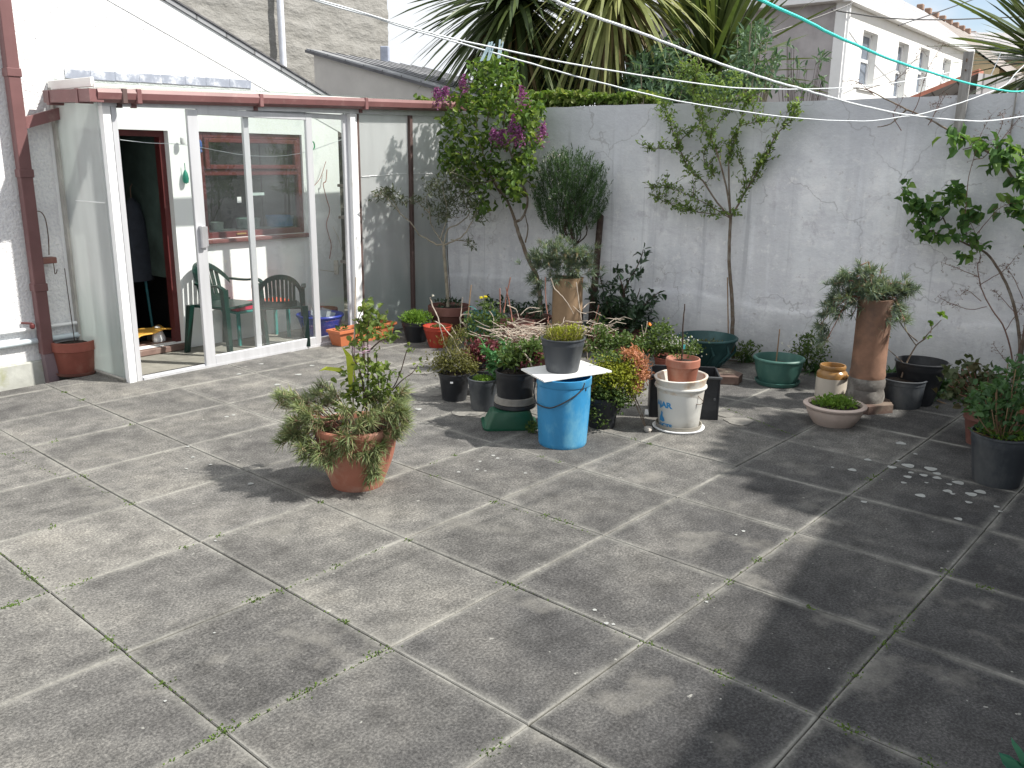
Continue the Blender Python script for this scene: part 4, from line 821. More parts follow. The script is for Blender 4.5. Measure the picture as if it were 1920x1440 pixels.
# wire feeder hung on the wall
P0 = np.array(hl(62, 490, WY - .05)); fd = thing('wire_feeder', 'brown wire hoop with a small tray hung on the white wall beside the downpipe', 'wall feeder', HA + hu * P0[0] + hn * P0[1] + [0, 0, P0[2]], HANG)
hoop = [np.array(hl(u, v, WY - .05)) - P0 for (u, v) in [(53, 482), (53, 440), (54, 410), (60, 400), (68, 396), (77, 398), (84, 408), (88, 425), (91, 450), (92, 478)]]
m = MB(); m.tube(smooth_path(hoop), .0035, 6); m.obj('hoop', wirem, fd, True)
m = MB(); x0 = hl(62, 478, WY - .05)[0] - P0[0]; x1 = hl(100, 478, WY - .05)[0] - P0[0]; m.box((x0, -.05, -.02), (x1, .03, .022), bev=.004); m.obj('tray', mauve, fd)
m = MB(); hk = [np.array(hl(u, v, WY - .05)) - P0 for (u, v) in [(99, 485), (102, 505), (103, 513), (106, 511), (107, 505)]]; m.tube(smooth_path(hk), .003, 6); m.obj('hook', wirem, fd, True)

# --- orange trough against the glass
T0 = gp(640, 650); TL = float(np.linalg.norm(gp(742, 633) - T0)); tz_ = .135
tr = thing('trough_planter', 'long orange plastic window trough on the ground against the porch', 'planter', T0, HANG)
m = MB(); m.add([(0, 0, 0), (TL, 0, 0), (TL, .12, 0), (0, .12, 0), (-.03, -.025, tz_), (TL + .03, -.025, tz_), (TL + .03, .145, tz_), (-.03, .145, tz_), (-.02, -.012, tz_), (TL + .02, -.012, tz_), (TL + .02, .132, tz_), (-.02, .132, tz_), (-.012, -.006, tz_ - .03), (TL + .012, -.006, tz_ - .03), (TL + .012, .126, tz_ - .03), (-.012, .126, tz_ - .03)],
      [(0, 3, 2, 1)] + [(a + i, a + (i + 1) % 4, b_ + (i + 1) % 4, b_ + i) for (a, b_) in ((0, 4), (4, 8), (8, 12)) for i in range(4)])
for bx in ((( -.04, -.036, tz_ - .022), (TL + .04, -.0255, tz_)), ((-.04, -.0255, tz_ - .022), (-.031, .146, tz_))): m.box(*bx)
m.obj('trough', orpl, tr); m = MB(); m.add([(-.012, -.006, tz_ - .028), (TL + .012, -.006, tz_ - .028), (TL + .012, .126, tz_ - .028), (-.012, .126, tz_ - .028)], [(0, 1, 2, 3)]); m.obj('soil', soil, tr)
for x in (.06, .36, .5): m = MB(); mound(m, (x, .06, tz_), (.05, .05, .03), 30, .03, .02); m.obj('seedling', LG['mid'], tr)
# bright green bedding in black pot ; red pot ; olive tree
d = make_pot('potted_plant', 'black pot of dense bright green leaves beside the orange trough', (762, 800, 643), (750, 806, 602), blackp, 'bucket', .95, 'potted plant')
m = MB(); mound(m, (0, 0, d['h'] + .015), (d['rr'] * 1.12, d['rr'] * 1.12, .075), 900, .026, .012, up=1., fill=.3); m.obj('foliage', LG['bright'], d['t'])
d = make_pot('plant_pot', 'bright red plastic pot, nearly bare, standing in front of the olive tree', (804, 838, 653), (794, 849, 610), redpl, 'bucket', .8, 'plant pot')
m = MB(); mound(m, (0, 0, d['fz'] + .01), (d['rin'] * .7, d['rin'] * .7, .02), 60, .022, .012, up=.8); m.obj('seedlings', LG['mid'], d['t'])
d = make_pot('olive_tree', 'small olive tree with grey leaves and bare twisted limbs in a mauve-brown pot', (818, 868, 634), (803, 883, 572), mauve, 'terra', .92, 'olive tree')
m = MB(); branch(m, [atc(d, 840, 585), atc(d, 838, 540, .01), atc(d, 834, 490, .0), atc(d, 832, 458)], .017, .013, 9, .001); m.obj('trunk', barkp, d['t'], True)
br = [[(832, 458), (818, 458), (800, 447), (786, 440), (772, 420), (750, 400), (733, 380), (722, 366), (700, 365)], [(750, 400), (738, 375), (730, 360)], [(832, 460), (855, 450), (870, 440), (885, 415), (897, 385), (905, 360)], [(832, 458), (840, 430), (860, 420), (880, 400), (872, 380), (868, 345)], [(832, 458), (820, 440), (808, 420), (806, 395), (800, 370), (812, 345)], [(826, 448), (835, 420), (838, 390), (830, 350), (838, 335)], [(845, 450), (872, 452), (888, 462)], [(806, 400), (790, 385), (775, 375)], [(897, 400), (893, 415), (905, 410)]]
m = MB(); lf = MB()
for i, b_ in enumerate(br):
    dz = [(.06 * math.sin(i * 1.9 + k * .6)) * min(1, k / 2) for k in range(len(b_))]; Q = branch(m, [atc(d, u, v, dz[k]) for k, (u, v) in enumerate(b_)], .0085 if i in (0, 2, 3) else .006, .002, 6, .002)
    leafy(lf, Q[len(Q) * 2 // 3:], 26, .042, .011, .02)
for (u, v, rx, ry, k) in [(726, 362, 24, 13, 100), (712, 370, 22, 8, 35), (755, 376, 18, 8, 44), (815, 352, 20, 22, 110), (842, 372, 26, 30, 190), (835, 400, 24, 18, 150), (870, 345, 30, 28, 170), (880, 380, 22, 22, 90), (893, 407, 12, 10, 20), (880, 448, 14, 8, 12), (805, 390, 18, 14, 36), (788, 375, 12, 8, 18), (850, 330, 20, 14, 40)]:
    P = np.array([atc(d, u + rng.normal() * rx * .5, v + rng.normal() * ry * .5, rng.normal() * .08) for _ in range(k)]); leaves(lf, P, rnd_dirs(k, .3), .045, .014, droop=.1)
    for _ in range(4): p = P[rng.integers(k)]; q = P[rng.integers(k)]; m.tube([p, (p + q) / 2 + rng.normal(size=3) * .01, q], .0015, 4)
m.obj('branches', barkp, d['t'], True); lf.obj('foliage', LG['olive'], d['t'])
stick(d, (846, 585), (838, 462), .0035, barkd, 'stake')
m = MB(); mound(m, (0, .0, d['fz'] + .03), (d['rin'] * .8, d['rin'] * .8, .05), 60, .035, .02, up=.8); m.obj('weeds', LG['dark'], d['t'])

# --- back row tubs, mostly hidden
bd = {}
for (nm, lab, ba, ri, mt, sty) in [
    ('plant_pot', 'sea-green tub behind the yellow dandelion, next to the olive tree', (882, 922, 652), (867, 934, 586), greenp, 'tub'),
    ('plant_pot', 'shallow mauve bowl with dead twigs, rim just above the twig pile', (942, 988, 668), (925, 1003, 602), mauve, 'flared'),
    ('plant_pot', 'mauve-brown pot rim between the dark bush and blue-green tub', (1148, 1200, 672), (1136, 1212, 622), mauve, 'flared')]:
    bd[lab[:8]] = make_pot(nm, lab, ba, ri, mt, sty, .75, 'plant pot')
d = make_pot('plant_pot', 'wide terracotta-coloured pot in the back row left of the clay chimney pot', (975, 1020, 648), (955, 1030, 592), mauve, 'flared', .85, 'plant pot')
m = MB(); mound(m, (0, 0, d['h']), (d['rr'] * .7, d['rr'] * .7, .04), 100, .035, .018, up=.6); m.obj('weeds', LG['dark'], d['t'])
d = make_pot('plant_pot', 'large blue-green ribbed urn half full of weeds, in front of the apple tree', (1292, 1352, 692), (1258, 1371, 630), tealp, 'tub', .72, 'plant pot')
m = MB()
for k in range(10):
    q = 2 * math.pi * k / 10; r1, r2 = d['rb'] * 1.03, d['rr'] * .93; m.tube([(r1 * math.cos(q), r1 * math.sin(q), .02), (r2 * math.cos(q + .2), r2 * math.sin(q + .2), d['h'] * .55), (r2 * 1.0 * math.cos(q + .1), r2 * 1.0 * math.sin(q + .1), d['h'] * .8)], [.005, .012, .004], 6)
m.obj('ribs', tealp, d['t'], True)
m = MB(); mound(m, (0, 0, d['fz']), (d['rin'] * .8, d['rin'] * .8, .02), 160, .03, .008, up=.5); m.obj('weeds', LG['heather'], d['t'])
d = make_pot('potted_cane', 'sea-green tub on matching saucer with one short stake', (1422, 1490, 727), (1412, 1506, 669), greenp, 'tub', .72, 'plant pot')
m = MB(); rb = d['rb']; m.lathe([(rb * 1.0, -.001), (rb * 1.15, .004), (rb * 1.24, .03), (rb * 1.20, .032), (rb * 1.1, .014), (0, .012)], 40); m.obj('saucer', greenp, d['t'], True)
stick(d, (1456, 672), (1462, 617), .005, cane, 'stake')
# stoneware jar
c, rb = place(1527, 1583, 752); zj = hz(c, 684); d = thing('stoneware_jar', 'empty stoneware jar, cream below and tan glazed above, behind the stone bowl', 'jar', c)
m = MB(); m.lathe([(rb * .95, 0), (rb, .006), (rb * 1.01, zj * .25), (rb * 1.01, zj * .64)], 36); m.lathe([(rb * 1.01, zj * .64), (rb * 1.0, zj * .74), (rb * .95, zj * .80), (rb * .83, zj * .835), (rb * .80, zj * .86), (rb * .84, zj * .89), (rb * .86, zj * .97), (rb * .82, zj), (rb * .74, zj), (rb * .70, zj * .9), (rb * .7, zj * .5), (0, zj * .5)], 36, mi=1)
m.obj('body', [cream, tanglz], d, True)
m = MB(); m.tube(smooth_path([(rb * .50, -rb * .88, zj * .70), (rb * .62, -rb * 1.0, zj * .76), (rb * .80, -rb * .84, zj * .72), (rb * .90, -rb * .52, zj * .66)]), .011, 8); m.obj('lug', tanglz, d, True)
# stone bowl with bright plants
d = make_pot('potted_plant', 'wide stone-coloured bowl on the open paving filled with fresh green seedlings', (1522, 1600, 803), (1500, 1613, 756), stone, 'bowl', .9, 'potted plant')
m = MB(); mound(m, (0, 0, d['h'] - .01), (d['rr'] * .75, d['rr'] * .75, .05), 750, .020, .014, up=1.1, fill=.2); tufts(m, rng.normal(size=(30, 3)) * [.06, .06, .01] + [0, 0, d['h']], np.tile([0, 0, 1.], (30, 1)), 8, .05, .002, .4); m.obj('seedlings', LG['bright'], d['t'])
# clay chimney pot on a stone foot
c, _ = place(1586, 1650, 772); 
d = thing('chimney_pot_planter', 'tall old clay chimney pot on grey stone foot, topped with shaggy spiky foliage', 'planter', c); dc = dict(t=d, c=c, fz=0, h=0)
z1 = .055; z2 = hz(c, 706); z3 = hz(c, 560); r1 = wide(c, z1, 66); r2 = wide(c, (z2 + z3) / 2, 62)
m = MB(); qs = [(r1 * 1.62 * math.cos(k * math.pi / 3 + .3), r1 * 1.62 * math.sin(k * math.pi / 3 + .3)) for k in range(6)]; m.prism(qs, 2, 0, z1); m.obj('paver', brick, d)
m = MB(); m.lathe([(r1 * 1.0, z1), (r1 * 1.05, z1 + .03), (r1 * 1.0, z1 + .06), (r1 * .94, z1 + .08), (r1 * 1.0, z1 + .10), (r1 * 1.0, z2 - .02), (r1 * .94, z2), (0, z2)], 36, wob=.01); m.obj('stone_foot', gstone, d, True)
m = MB(); m.lathe([(r2 * 1.02, z2), (r2 * 1.05, z2 + .02), (r2 * 1.0, z2 + .05), (r2 * .98, z2 + (z3 - z2) * .6), (r2 * 1.0, z3 - .02), (r2 * 1.03, z3), (r2 * .8, z3 + .002), (r2 * .78, z3 - .04), (0, z3 - .04)], 40, wob=.008); m.obj('clay_pipe', clay, d, True)
def shaggy(dc, blobs, mat, name='spiky_foliage', L=.06, n=26, W_=.0058, spread=.65, dy0=0., up=.5):
    P = []; D = []
    for (u, v, rx, ry, k) in blobs:
        for _ in range(k):
            p = atc(dc, u + rng.normal() * rx * .5, v + rng.normal() * ry * .5, dy0 + rng.normal() * .05); P.append(p); D.append(unit((p - atc(dc, blobs[0][0], blobs[0][1])) * [1, 1, 1] + rng.normal(size=3) * .03) * .6 + [0, 0, up])
    m = MB(); tufts(m, np.array(P), np.array(D), n, L, W_, spread, .2); return m.obj(name, mat, dc['t']), P
_, P = shaggy(dc, [(1625, 545, 55, 24, 90), (1590, 530, 30, 20, 34), (1660, 545, 40, 18, 44), (1632, 510, 16, 14, 12), (1562, 570, 16, 18, 18), (1546, 610, 10, 22, 12), (1700, 550, 16, 14, 12), (1670, 590, 18, 20, 12), (1650, 610, 12, 14, 7), (1685, 580, 14, 10, 7), (1690, 600, 14, 10, 6), (1590, 575, 20, 12, 12), (1545, 640, 8, 16, 5)], LG['dianthus2'], L=.065)
m = MB(); tufts(m, np.array(P[::2]), rnd_dirs(len(P[::2]), .6), 6, .06, .003, .7, .3); m.obj('dry_leaves', LG['straw'], d)
m = MB()
for p in P[::5]: m.tube([(0, 0, z3), (p[0] * .6, p[1] * .6, max(z3, p[2]) + .02), p], .003, 4)
m.obj('trailing_stems', twigr, d)
# second chimney pot in the middle
c, _ = place(1034, 1088, 668); z3 = hz(c, 520); r2 = wide(c, .3, 57)
d = thing('chimney_pot_planter', 'tan clay chimney pot with shaggy spiky foliage, below the rosemary bush', 'planter', c); dc = dict(t=d, c=c, fz=0, h=0)
m = MB(); m.lathe([(r2 * 1.05, 0), (r2 * 1.05, .03), (r2, .05), (r2 * .99, z3 - .02), (r2 * 1.03, z3), (r2 * .8, z3 + .002), (0, z3 - .04)], 40, wob=.008); m.obj('clay_pipe', tanclay, d, True)
_, P = shaggy(dc, [(1052, 495, 52, 26, 110), (1015, 485, 22, 20, 24), (1090, 480, 26, 22, 34), (1040, 462, 22, 14, 20), (1060, 525, 40, 12, 24), (1012, 540, 12, 22, 12), (1002, 520, 10, 16, 8), (1106, 505, 10, 16, 8)], LG['dianthus2'], L=.065, dy0=-.03)
m = MB(); tufts(m, np.array(P[::2]), rnd_dirs(len(P[::2]), .6), 6, .06, .003, .7, .3); m.obj('dry_leaves', LG['straw'], d)
# right-hand pots
d = make_pot('plant_pot', 'big empty black tub leaning close to the wall, behind the fig sapling', (1690, 1745, 762), (1668, 1763, 676), blackp, 'bucket', .5, 'tub', empty=True)
d = make_pot('fig_sapling', 'young bare fig sapling with few green buds in a dark grey pot', (1654, 1722, 768), (1651, 1732, 708), greyp, 'bucket', .9, 'potted tree')
m = MB(); FB = [[(1690, 708), (1700, 680), (1718, 648), (1730, 638), (1745, 620), (1765, 600)], [(1698, 684), (1680, 668), (1660, 650)], [(1718, 648), (1702, 625), (1695, 605)], [(1720, 640), (1700, 622), (1685, 600)], [(1728, 640), (1740, 632)], [(1745, 625), (1748, 606)]]
for i, b_ in enumerate(FB): branch(m, [atc(d, u, v, .03 * math.sin(i + k)) for k, (u, v) in enumerate(b_)], .006 if i == 0 else .004, .0025, 6)
m.obj('stems', bark, d['t'], True); m = MB()
for (u, v) in [(1765, 594), (1748, 605), (1740, 632), (1695, 598), (1663, 632), (1680, 600)]:
    P = np.array([atc(d, u, v)] * 6); leaves(m, P + rng.normal(size=(6, 3)) * .006, rnd_dirs(6, .8), .045 if u > 1750 else .028, .035 if u > 1750 else .02)
m.obj('leaf_buds', LG['bright'], d['t'])
d = make_pot('potted_plant', 'large dark grey bucket-like pot of leafy green plants, frontmost at the right edge', (1824, 1906, 916), (1818, 1930, 812), greyp, 'bucket', .93, 'potted plant'); RP = d
m = MB(); st = MB()
for (u, v, rx, ry, k, dy) in [(1865, 780, 36, 22, 120, 0), (1850, 745, 30, 20, 90, .05), (1880, 725, 26, 22, 80, .05), (1900, 790, 30, 26, 100, 0), (1838, 770, 14, 14, 30, 0), (1900, 690, 24, 18, 40, .08), (1905, 745, 20, 20, 60, .03)]:
    P = np.array([atc(d, u + rng.normal() * rx * .6, v + rng.normal() * ry * .6, dy + rng.normal() * .07) for _ in range(k)]); leaves(m, P, rnd_dirs(k, .5), .045, .026, droop=.25)
    for p in P[::8]: st.tube([(p[0] * .3, p[1] * .3, d['fz']), (p[0] * .7, p[1] * .7, (d['fz'] + p[2]) / 2), p], .0025, 5)
m.obj('foliage', leafm('shady_mid_green', (.03, .07, .03), (.06, .13, .05), (.11, .21, .07), .35), d['t']); st.obj('stems', cane, d['t'])
m = MB(); mound(m, (0, 0, d['fz'] + .01), (d['rin'] * .9, d['rin'] * .9, .02), 260, .018, .012, up=.8); m.obj('ground_moss', LG['bright'], d['t'])
d = make_pot('potted_plant', 'mauve pot with reddish mottled leaves, half hidden behind the frontmost grey pot', (1812, 1862, 838), (1802, 1872, 768), mauve, 'terra', .9, 'potted plant')
m = MB(); st = MB()
for (u, v, rx, ry, k, dy) in [(1815, 740, 40, 26, 90, 0), (1790, 715, 26, 22, 50, .08), (1822, 690, 14, 12, 24, .1), (1850, 712, 26, 18, 50, .1)]:
    P = np.array([atc(d, u + rng.normal() * rx * .6, v + rng.normal() * ry * .6, dy + rng.normal() * .07) for _ in range(k)]); leaves(m, P, rnd_dirs(k, .4), .05, .036, droop=.35)
    for p in P[::6]: st.tube([(0, 0, d['fz']), (p[0] * .6, p[1] * .6, (d['fz'] + p[2]) / 2 + .03), p], .0025, 5)
m.obj('foliage', leafm('mottled_leaf', (.03, .05, .02), (.07, .09, .04), (.13, .07, .05), .25), d['t']); st.obj('stems', twigr, d['t'])
d = make_pot('plant_pot', 'terracotta pot cut off by the right edge of the view', (1912, 1950, 842), (1902, 1962, 764), terra2, 'terra', .9, 'plant pot')
m = MB(); mound(m, (0, 0, d['h']), (d['rr'], d['rr'], .06), 120, .045, .026, up=.7); m.obj('foliage', LG['mid'], d['t'])

# ------------------------------------------------------------------ middle cluster
z2p = lambda L_: [(780 + x / 4.8, 520 + y / 4.8) for x, y in L_]
z3p = lambda L_: [(960 + x / 4.235, 520 + y / 4.235) for x, y in L_]
def twig(mb, d, px, r0, r1, dy=0., n=5):
    Q = [atc(d, u, v, dy + .015 * math.sin(i * 1.7)) for i, (u, v) in enumerate(px)]; return branch(mb, Q, r0, r1, n, .001)
def blobs(d, mb, lst, L_, W_, up=.3, dj=.05, **kw):
    for (u, v, rx, ry, k) in lst:
        P = np.array([atc(d, u + rng.normal() * rx * .55, v + rng.normal() * ry * .55, rng.normal() * dj) for _ in range(k)]); leaves(mb, P, rnd_dirs(k, up), L_, W_, **kw)
# pot A
d = make_pot('potted_plant', 'black pot of wiry olive-brown thyme with bleached dead stems, nearest the foreground pot', (829, 875, 754), (820, 880, 698), blackp, 'bucket', .93, 'potted plant')
m = MB(); blobs(d, m, [(850, 684, 40, 14, 900), (830, 676, 16, 12, 260), (880, 690, 16, 12, 240), (856, 668, 30, 12, 420)], .018, .009, .7); blobs(d, m, [(846, 645, 22, 18, 420), (862, 625, 14, 14, 120)], .024, .004, 1.4); m.obj('foliage', LG['heather'], d['t'])
m = MB(); twig(m, d, z2p([(130, 180), (150, 260), (190, 340), (215, 440), (240, 530), (270, 620), (320, 710)]), .0045, .003); twig(m, d, z2p([(170, 395), (230, 430), (290, 500), (330, 540), (360, 610), (420, 710)]), .004, .003); twig(m, d, z2p([(320, 450), (350, 500), (410, 590)]), .003, .0025, .02); m.obj('dead_stems', twigp, d['t'], True)
m = MB(); P = atc(d, *z2p([(152, 165)])[0]); leaves(m, np.tile(P, (10, 1)), rnd_dirs(10, .4), .012, .008); m.obj('seed_head', LG['whitef'], d['t'])
m = MB(); p = L2(at(*z2p([(320, 948)])[0], d['c'][1] - d['rr'] * .93), d); a = -d['t'].rotation_euler[2]
m.box((-.009, -.0015, -.006), (.009, .0015, .006)); o = m.obj('price_tag', white, d['t'], False, p); o.rotation_euler = (0, 0, a)
# pot B
d = make_pot('potted_plant', 'dark grey pot with low weeds and toothed sea-green thistle leaves leaning out', (883, 929, 773), (875, 935, 708), greyp, 'bucket', .9, 'potted plant')
m = MB(); mound(m, (0, 0, d['fz'] + .005), (d['rin'] * .85, d['rin'] * .85, .018), 260, .02, .014, up=.8); m.obj('weeds', LG['bright'], d['t'])
m = MB()
for (u, v, r_) in [(925, 665, 18), (940, 660, 20), (950, 690, 18), (925, 692, 16), (960, 675, 20), (905, 650, 12), (948, 645, 14)]:
    b0 = atc(d, 938, 700, .02); t0 = atc(d, u, v, rng.normal() * .05)
    for k in range(22):
        q = b0 + (t0 - b0) * (.25 + .75 * k / 22) + rng.normal(size=3) * .012; leaves(m, [q, q], [rng.normal(size=3) * .7 + (t0 - b0) * 6, rng.normal(size=3) * .7 + (t0 - b0) * 6], .055, .020, droop=.3)
m.obj('thistle_leaves', LG['thistle'], d['t'])
# upturned green trough and the pot standing on it
G0 = gp(959, 808); gz_ = hz(G0 + [0, .05, 0], 768); tg = thing('upturned_trough', 'upturned dark green plastic trough beside the blue drum, used as a stand', 'trough', G0, .10)
m = MB(); vs = []
for (z, ex) in ((0, .0), (.012, .004), (.014, -.012), (gz_ - .012, -.045), (gz_, -.060)):
    w, dd = .165 + ex, .13 + ex
    for (sx, sy) in ((-1, -1), (1, -1), (1, 1), (-1, 1)):
        for q in range(3):
            a_ = (math.atan2(sy, sx) - .55 + .55 * q); cxn, cyn = sx * (w - .04), sy * (dd - .04); vs.append((cxn + .04 * math.cos(a_), dd + cyn + .04 * math.sin(a_) - .0, z))
m.add(vs, [(r * 12 + i, r * 12 + (i + 1) % 12, r * 12 + 12 + (i + 1) % 12, r * 12 + 12 + i) for r in range(4) for i in range(12)] + [tuple(range(48, 60)), tuple(range(11, -1, -1))]); m.obj('trough', dgreenp, tg, True)
cT = G0 + np.array([.018, .125, 0]); cT[2] = gz_
d = make_pot('potted_plant', 'black pot in a grey-banded collar standing on the upturned green trough', (934, 1000, 0), (936, 1012, 694), blackp, 'bucket', .93, 'potted plant', z=gz_ + .002, c=cT)
m = MB(); rb = d['rb']; m.lathe([(rb * 1.16, 0.001), (rb * 1.20, .006), (rb * 1.20, .022), (rb * 1.12, .026)], 36); m.lathe([(rb * 1.13, .026), (rb * 1.17, .03), (rb * 1.14, .065), (rb * 1.05, .068)], 36, mi=1); m.obj('collar', [blackp, plain('grey_stained_band', (.22, .21, .19), .8, .3, 9)], d['t'], True)
m = MB(); blobs(d, m, [(960, 672, 22, 16, 220), (990, 660, 28, 16, 260), (975, 680, 30, 8, 200), (1005, 648, 14, 10, 80)], .034, .018, .5); m.obj('foliage', LG['mid'], d['t'])
m = MB(); blobs(d, m, [(1000, 668, 16, 12, 140), (985, 684, 12, 6, 70)], .026, .014, .4); m.obj('purple_leaves', LG['purple'], d['t'])
m = MB(); twig(m, d, z2p([(930, 620), (960, 670), (1020, 740), (1040, 800)]), .005, .006, -.06); twig(m, d, z2p([(940, 770), (1000, 800)]), .003, .003, -.06); m.obj('dead_stems', twigp, d['t'], True)
# purple-leaved plant and the weedy rose with the yellow flower
d = make_pot('potted_plant', 'black pot of dark red-purple leaves between the thyme pot and the thistle pot', (884, 930, 742), (878, 936, 690), blackp, 'bucket', .93, 'potted plant')
m = MB(); blobs(d, m, [(900, 668, 30, 12, 420), (922, 655, 28, 16, 300), (892, 655, 14, 12, 140)], .030, .015, .5); m.obj('purple_leaves', LG['purple'], d['t'])
m = MB()
for k in range(14):
    a_ = rng.random() * 6.28; L_ = .05; P = atc(d, 897, 662, -.05); m.tube([P, P + np.array([math.cos(a_), math.sin(a_), .3]) * L_], .0022, 5)
m.obj('pale_stems', twigp, d['t'])
d = make_pot('potted_plant', 'straggly rose with a yellow dandelion flower, supported by brown cane', (880, 920, 700), (872, 928, 650), blackp, 'bucket', .93, 'potted plant')
m = MB(); twig(m, d, z2p([(650, 290), (690, 350), (700, 420), (685, 520), (660, 600), (635, 700)]), .004, .005, -.03); twig(m, d, z2p([(470, 330), (410, 340), (400, 390), (430, 420), (455, 470), (455, 560), (435, 690)]), .0045, .008); twig(m, d, z2p([(420, 180), (410, 280), (400, 400), (405, 480)]), .003, .004); twig(m, d, z2p([(480, 330), (490, 370), (450, 430)]), .004, .004, -.02); m.obj('bleached_stems', twigp, d['t'], True)
m = MB(); twig(m, d, z2p([(620, 190), (610, 300), (600, 420), (630, 560), (640, 660)]), .005, .006); twig(m, d, z2p([(540, 380), (520, 470), (490, 600)]), .003, .004); twig(m, d, z2p([(500, 300), (560, 330), (600, 400)]), .002, .003); m.obj('green_stems', plain('green_stem', (.13, .17, .07), .7, .2, 9), d['t'], True)
m = MB(); blobs(d, m, [(912, 575, 14, 10, 60), (895, 600, 24, 14, 110), (925, 608, 20, 18, 130), (885, 628, 16, 14, 90), (908, 638, 26, 14, 150), (937, 592, 10, 8, 20)], .032, .020, .3); m.obj('leaves', LG['mid'], d['t'])
m = MB()
for (u, v) in z2p([(625, 178), (588, 185)]):
    P = atc(d, u, v, -.02); k = 26; leaves(m, np.tile(P, (k, 1)), rnd_dirs(k, .3) * [1, 1, .35] + [0, 0, .15], .017, .006, droop=.05)
m.obj('yellow_flowers', LG['yellowf'], d['t'])
stick(d, z2p([(430, 700)])[0], z2p([(497, 68)])[0], .0052, cane, dy=.03)
m = MB(); a_, b_ = atc(d, *z2p([(480, 262)])[0], -.02), atc(d, *z2p([(540, 290)])[0], -.03); m.tube([a_, (a_ + b_) / 2 + [0, 0, .01], b_], .0016, 5); m.obj('garden_tie', ropet, d['t'])
# heap of dead twigs
d = make_pot('dead_shrub', 'tangle of bleached dead twigs behind the grey pot on the drum', (960, 1040, 716), (945, 1060, 655), mauve, 'flared', .9, 'dead shrub')
m = MB()
for k in range(250):
    right = k % 4 == 0; u0, v0 = (1000 + rng.normal() * 40, 632 + rng.normal() * 13) if not right else (1115 + rng.normal() * 24, 628 + rng.normal() * 18)
    a_ = rng.normal() * .5 + (math.pi if random.random() < .5 else 0); L_ = 18 + 26 * random.random(); dy = rng.normal() * .12
    p = atc(d, u0, v0, dy); q = atc(d, u0 + L_ * math.cos(a_), v0 - abs(L_ * math.sin(a_)) * .6, dy + rng.normal() * .08); mid_ = (p + q) / 2 + rng.normal(size=3) * .014
    m.tube([p, mid_, q], [.0032, .0026, .0015], 4)
for px in ([(510, 40), (530, 180), (550, 340)], [(310, 10), (340, 90), (400, 150), (450, 220), (490, 290)], [(560, 250), (610, 205), (660, 200)], [(800, 380), (760, 420), (700, 460)], [(1075, 350), (1055, 440), (1000, 480), (940, 530)], [(1030, 380), (1040, 440), (1050, 510)], [(700, 440), (790, 520), (850, 470)], [(720, 500), (740, 600), (830, 540)], [(590, 500), (600, 660)]): twig(m, d, z3p(px), .0042, .003, -.05)
for px in ([(820, 400), (900, 430), (1000, 450), (1110, 470)], [(720, 520), (830, 580), (950, 570), (1000, 610)], [(820, 250), (900, 290), (930, 380)], [(1110, 280), (1010, 275), (940, 340)]): twig(m, d, z2p(px), .004, .003, -.05)
for k in range(40): 
    p = np.array([rng.normal() * .05, rng.normal() * .05, d['fz']]); q = atc(d, 1000 + rng.normal() * 50, 630 + rng.normal() * 12, rng.normal() * .1); m.tube([p, (p + q) / 2 + rng.normal(size=3) * .01, q], [.005, .0035, .0025], 5)
m.obj('dead_twigs', twigp, d['t'])
m = MB()
for k in range(60):
    u0, v0 = 990 + rng.normal() * 45, 635 + rng.normal() * 10; p = atc(d, u0, v0, rng.normal() * .1); m.tube([p, p + rng.normal(size=3) * .04], .002, 4)
for px in ([(690, 220), (660, 330), (620, 430)], [(265, 0), (268, 150), (282, 290)], [(700, 280), (670, 380), (650, 450)]): twig(m, d, z3p(px), .003, .004, -.08)
for px in ([(810, 90), (840, 230), (870, 400)], [(850, 0), (800, 250), (790, 320)], [(755, 100), (760, 320)]): twig(m, d, z2p(px), .0045, .005, .05)
m.obj('brown_stems', twigr, d['t'])
m = MB(); blobs(d, m, [(950, 648, 30, 12, 200), (1000, 655, 34, 8, 160), (1090, 650, 30, 12, 160)], .026, .014, .3); m.obj('leaves', LG['heather'], d['t'])
# blue drum, board and the pot on top
c, rb = place(1008, 1100, 844); h = hz(c, 704); rr = wide(c, h, 104)
dr = thing('blue_drum', 'tall faded blue plastic drum with drooping black handle', 'drum', c)
m = MB(); m.lathe([(rb * .97, 0), (rb, .008), (rb * 1.005, .02), (rr * .965, h * .60), (rr * .97, h * .88), (rr * .985, h * .885), (rr, h * .90), (rr, h - .002), (rr - .006, h), (rr - .010, h - .004), (rr - .014, h * .5), (rb - .02, .02), (0, .02)], 56, wob=.002); m.obj('body', bluep, dr, True)
dd_ = dict(t=dr, c=c, fz=0); m = MB()
hp = [(1003, 720), (1001, 736), (1004, 752), (1010, 759), (1030, 765), (1050, 759), (1070, 748), (1084, 738), (1092, 729), (1096, 718)]
Q = []
for (u, v) in hp:
    p = atc(dd_, u, v); x = np.clip(p[0] / (rr * 1.02), -1, 1); Q.append(atc(dd_, u, v, -rr * 1.06 * math.sqrt(max(0, 1 - x * x)) ))
m.tube(smooth_path(Q), .0042, 7); m.obj('handle', blackp, dr, True)
m = MB()
for (u, v) in ((1003, 716), (1093, 724), (1098, 726)): p = atc(dd_, u, v); x = np.clip(p[0] / rr, -1, 1); p = atc(dd_, u, v, -rr * 1.0 * math.sqrt(max(0.02, 1 - x * x))); m.box(p - [.005, .006, .022], p + [.005, .006, .022], bev=.003)
m.obj('handle_lugs', blackp, dr)
bz0 = h + .001
cs = [gp(u, v, bz0) for (u, v) in ((977, 694), (1020, 717), (1147, 698), (1088, 678))]
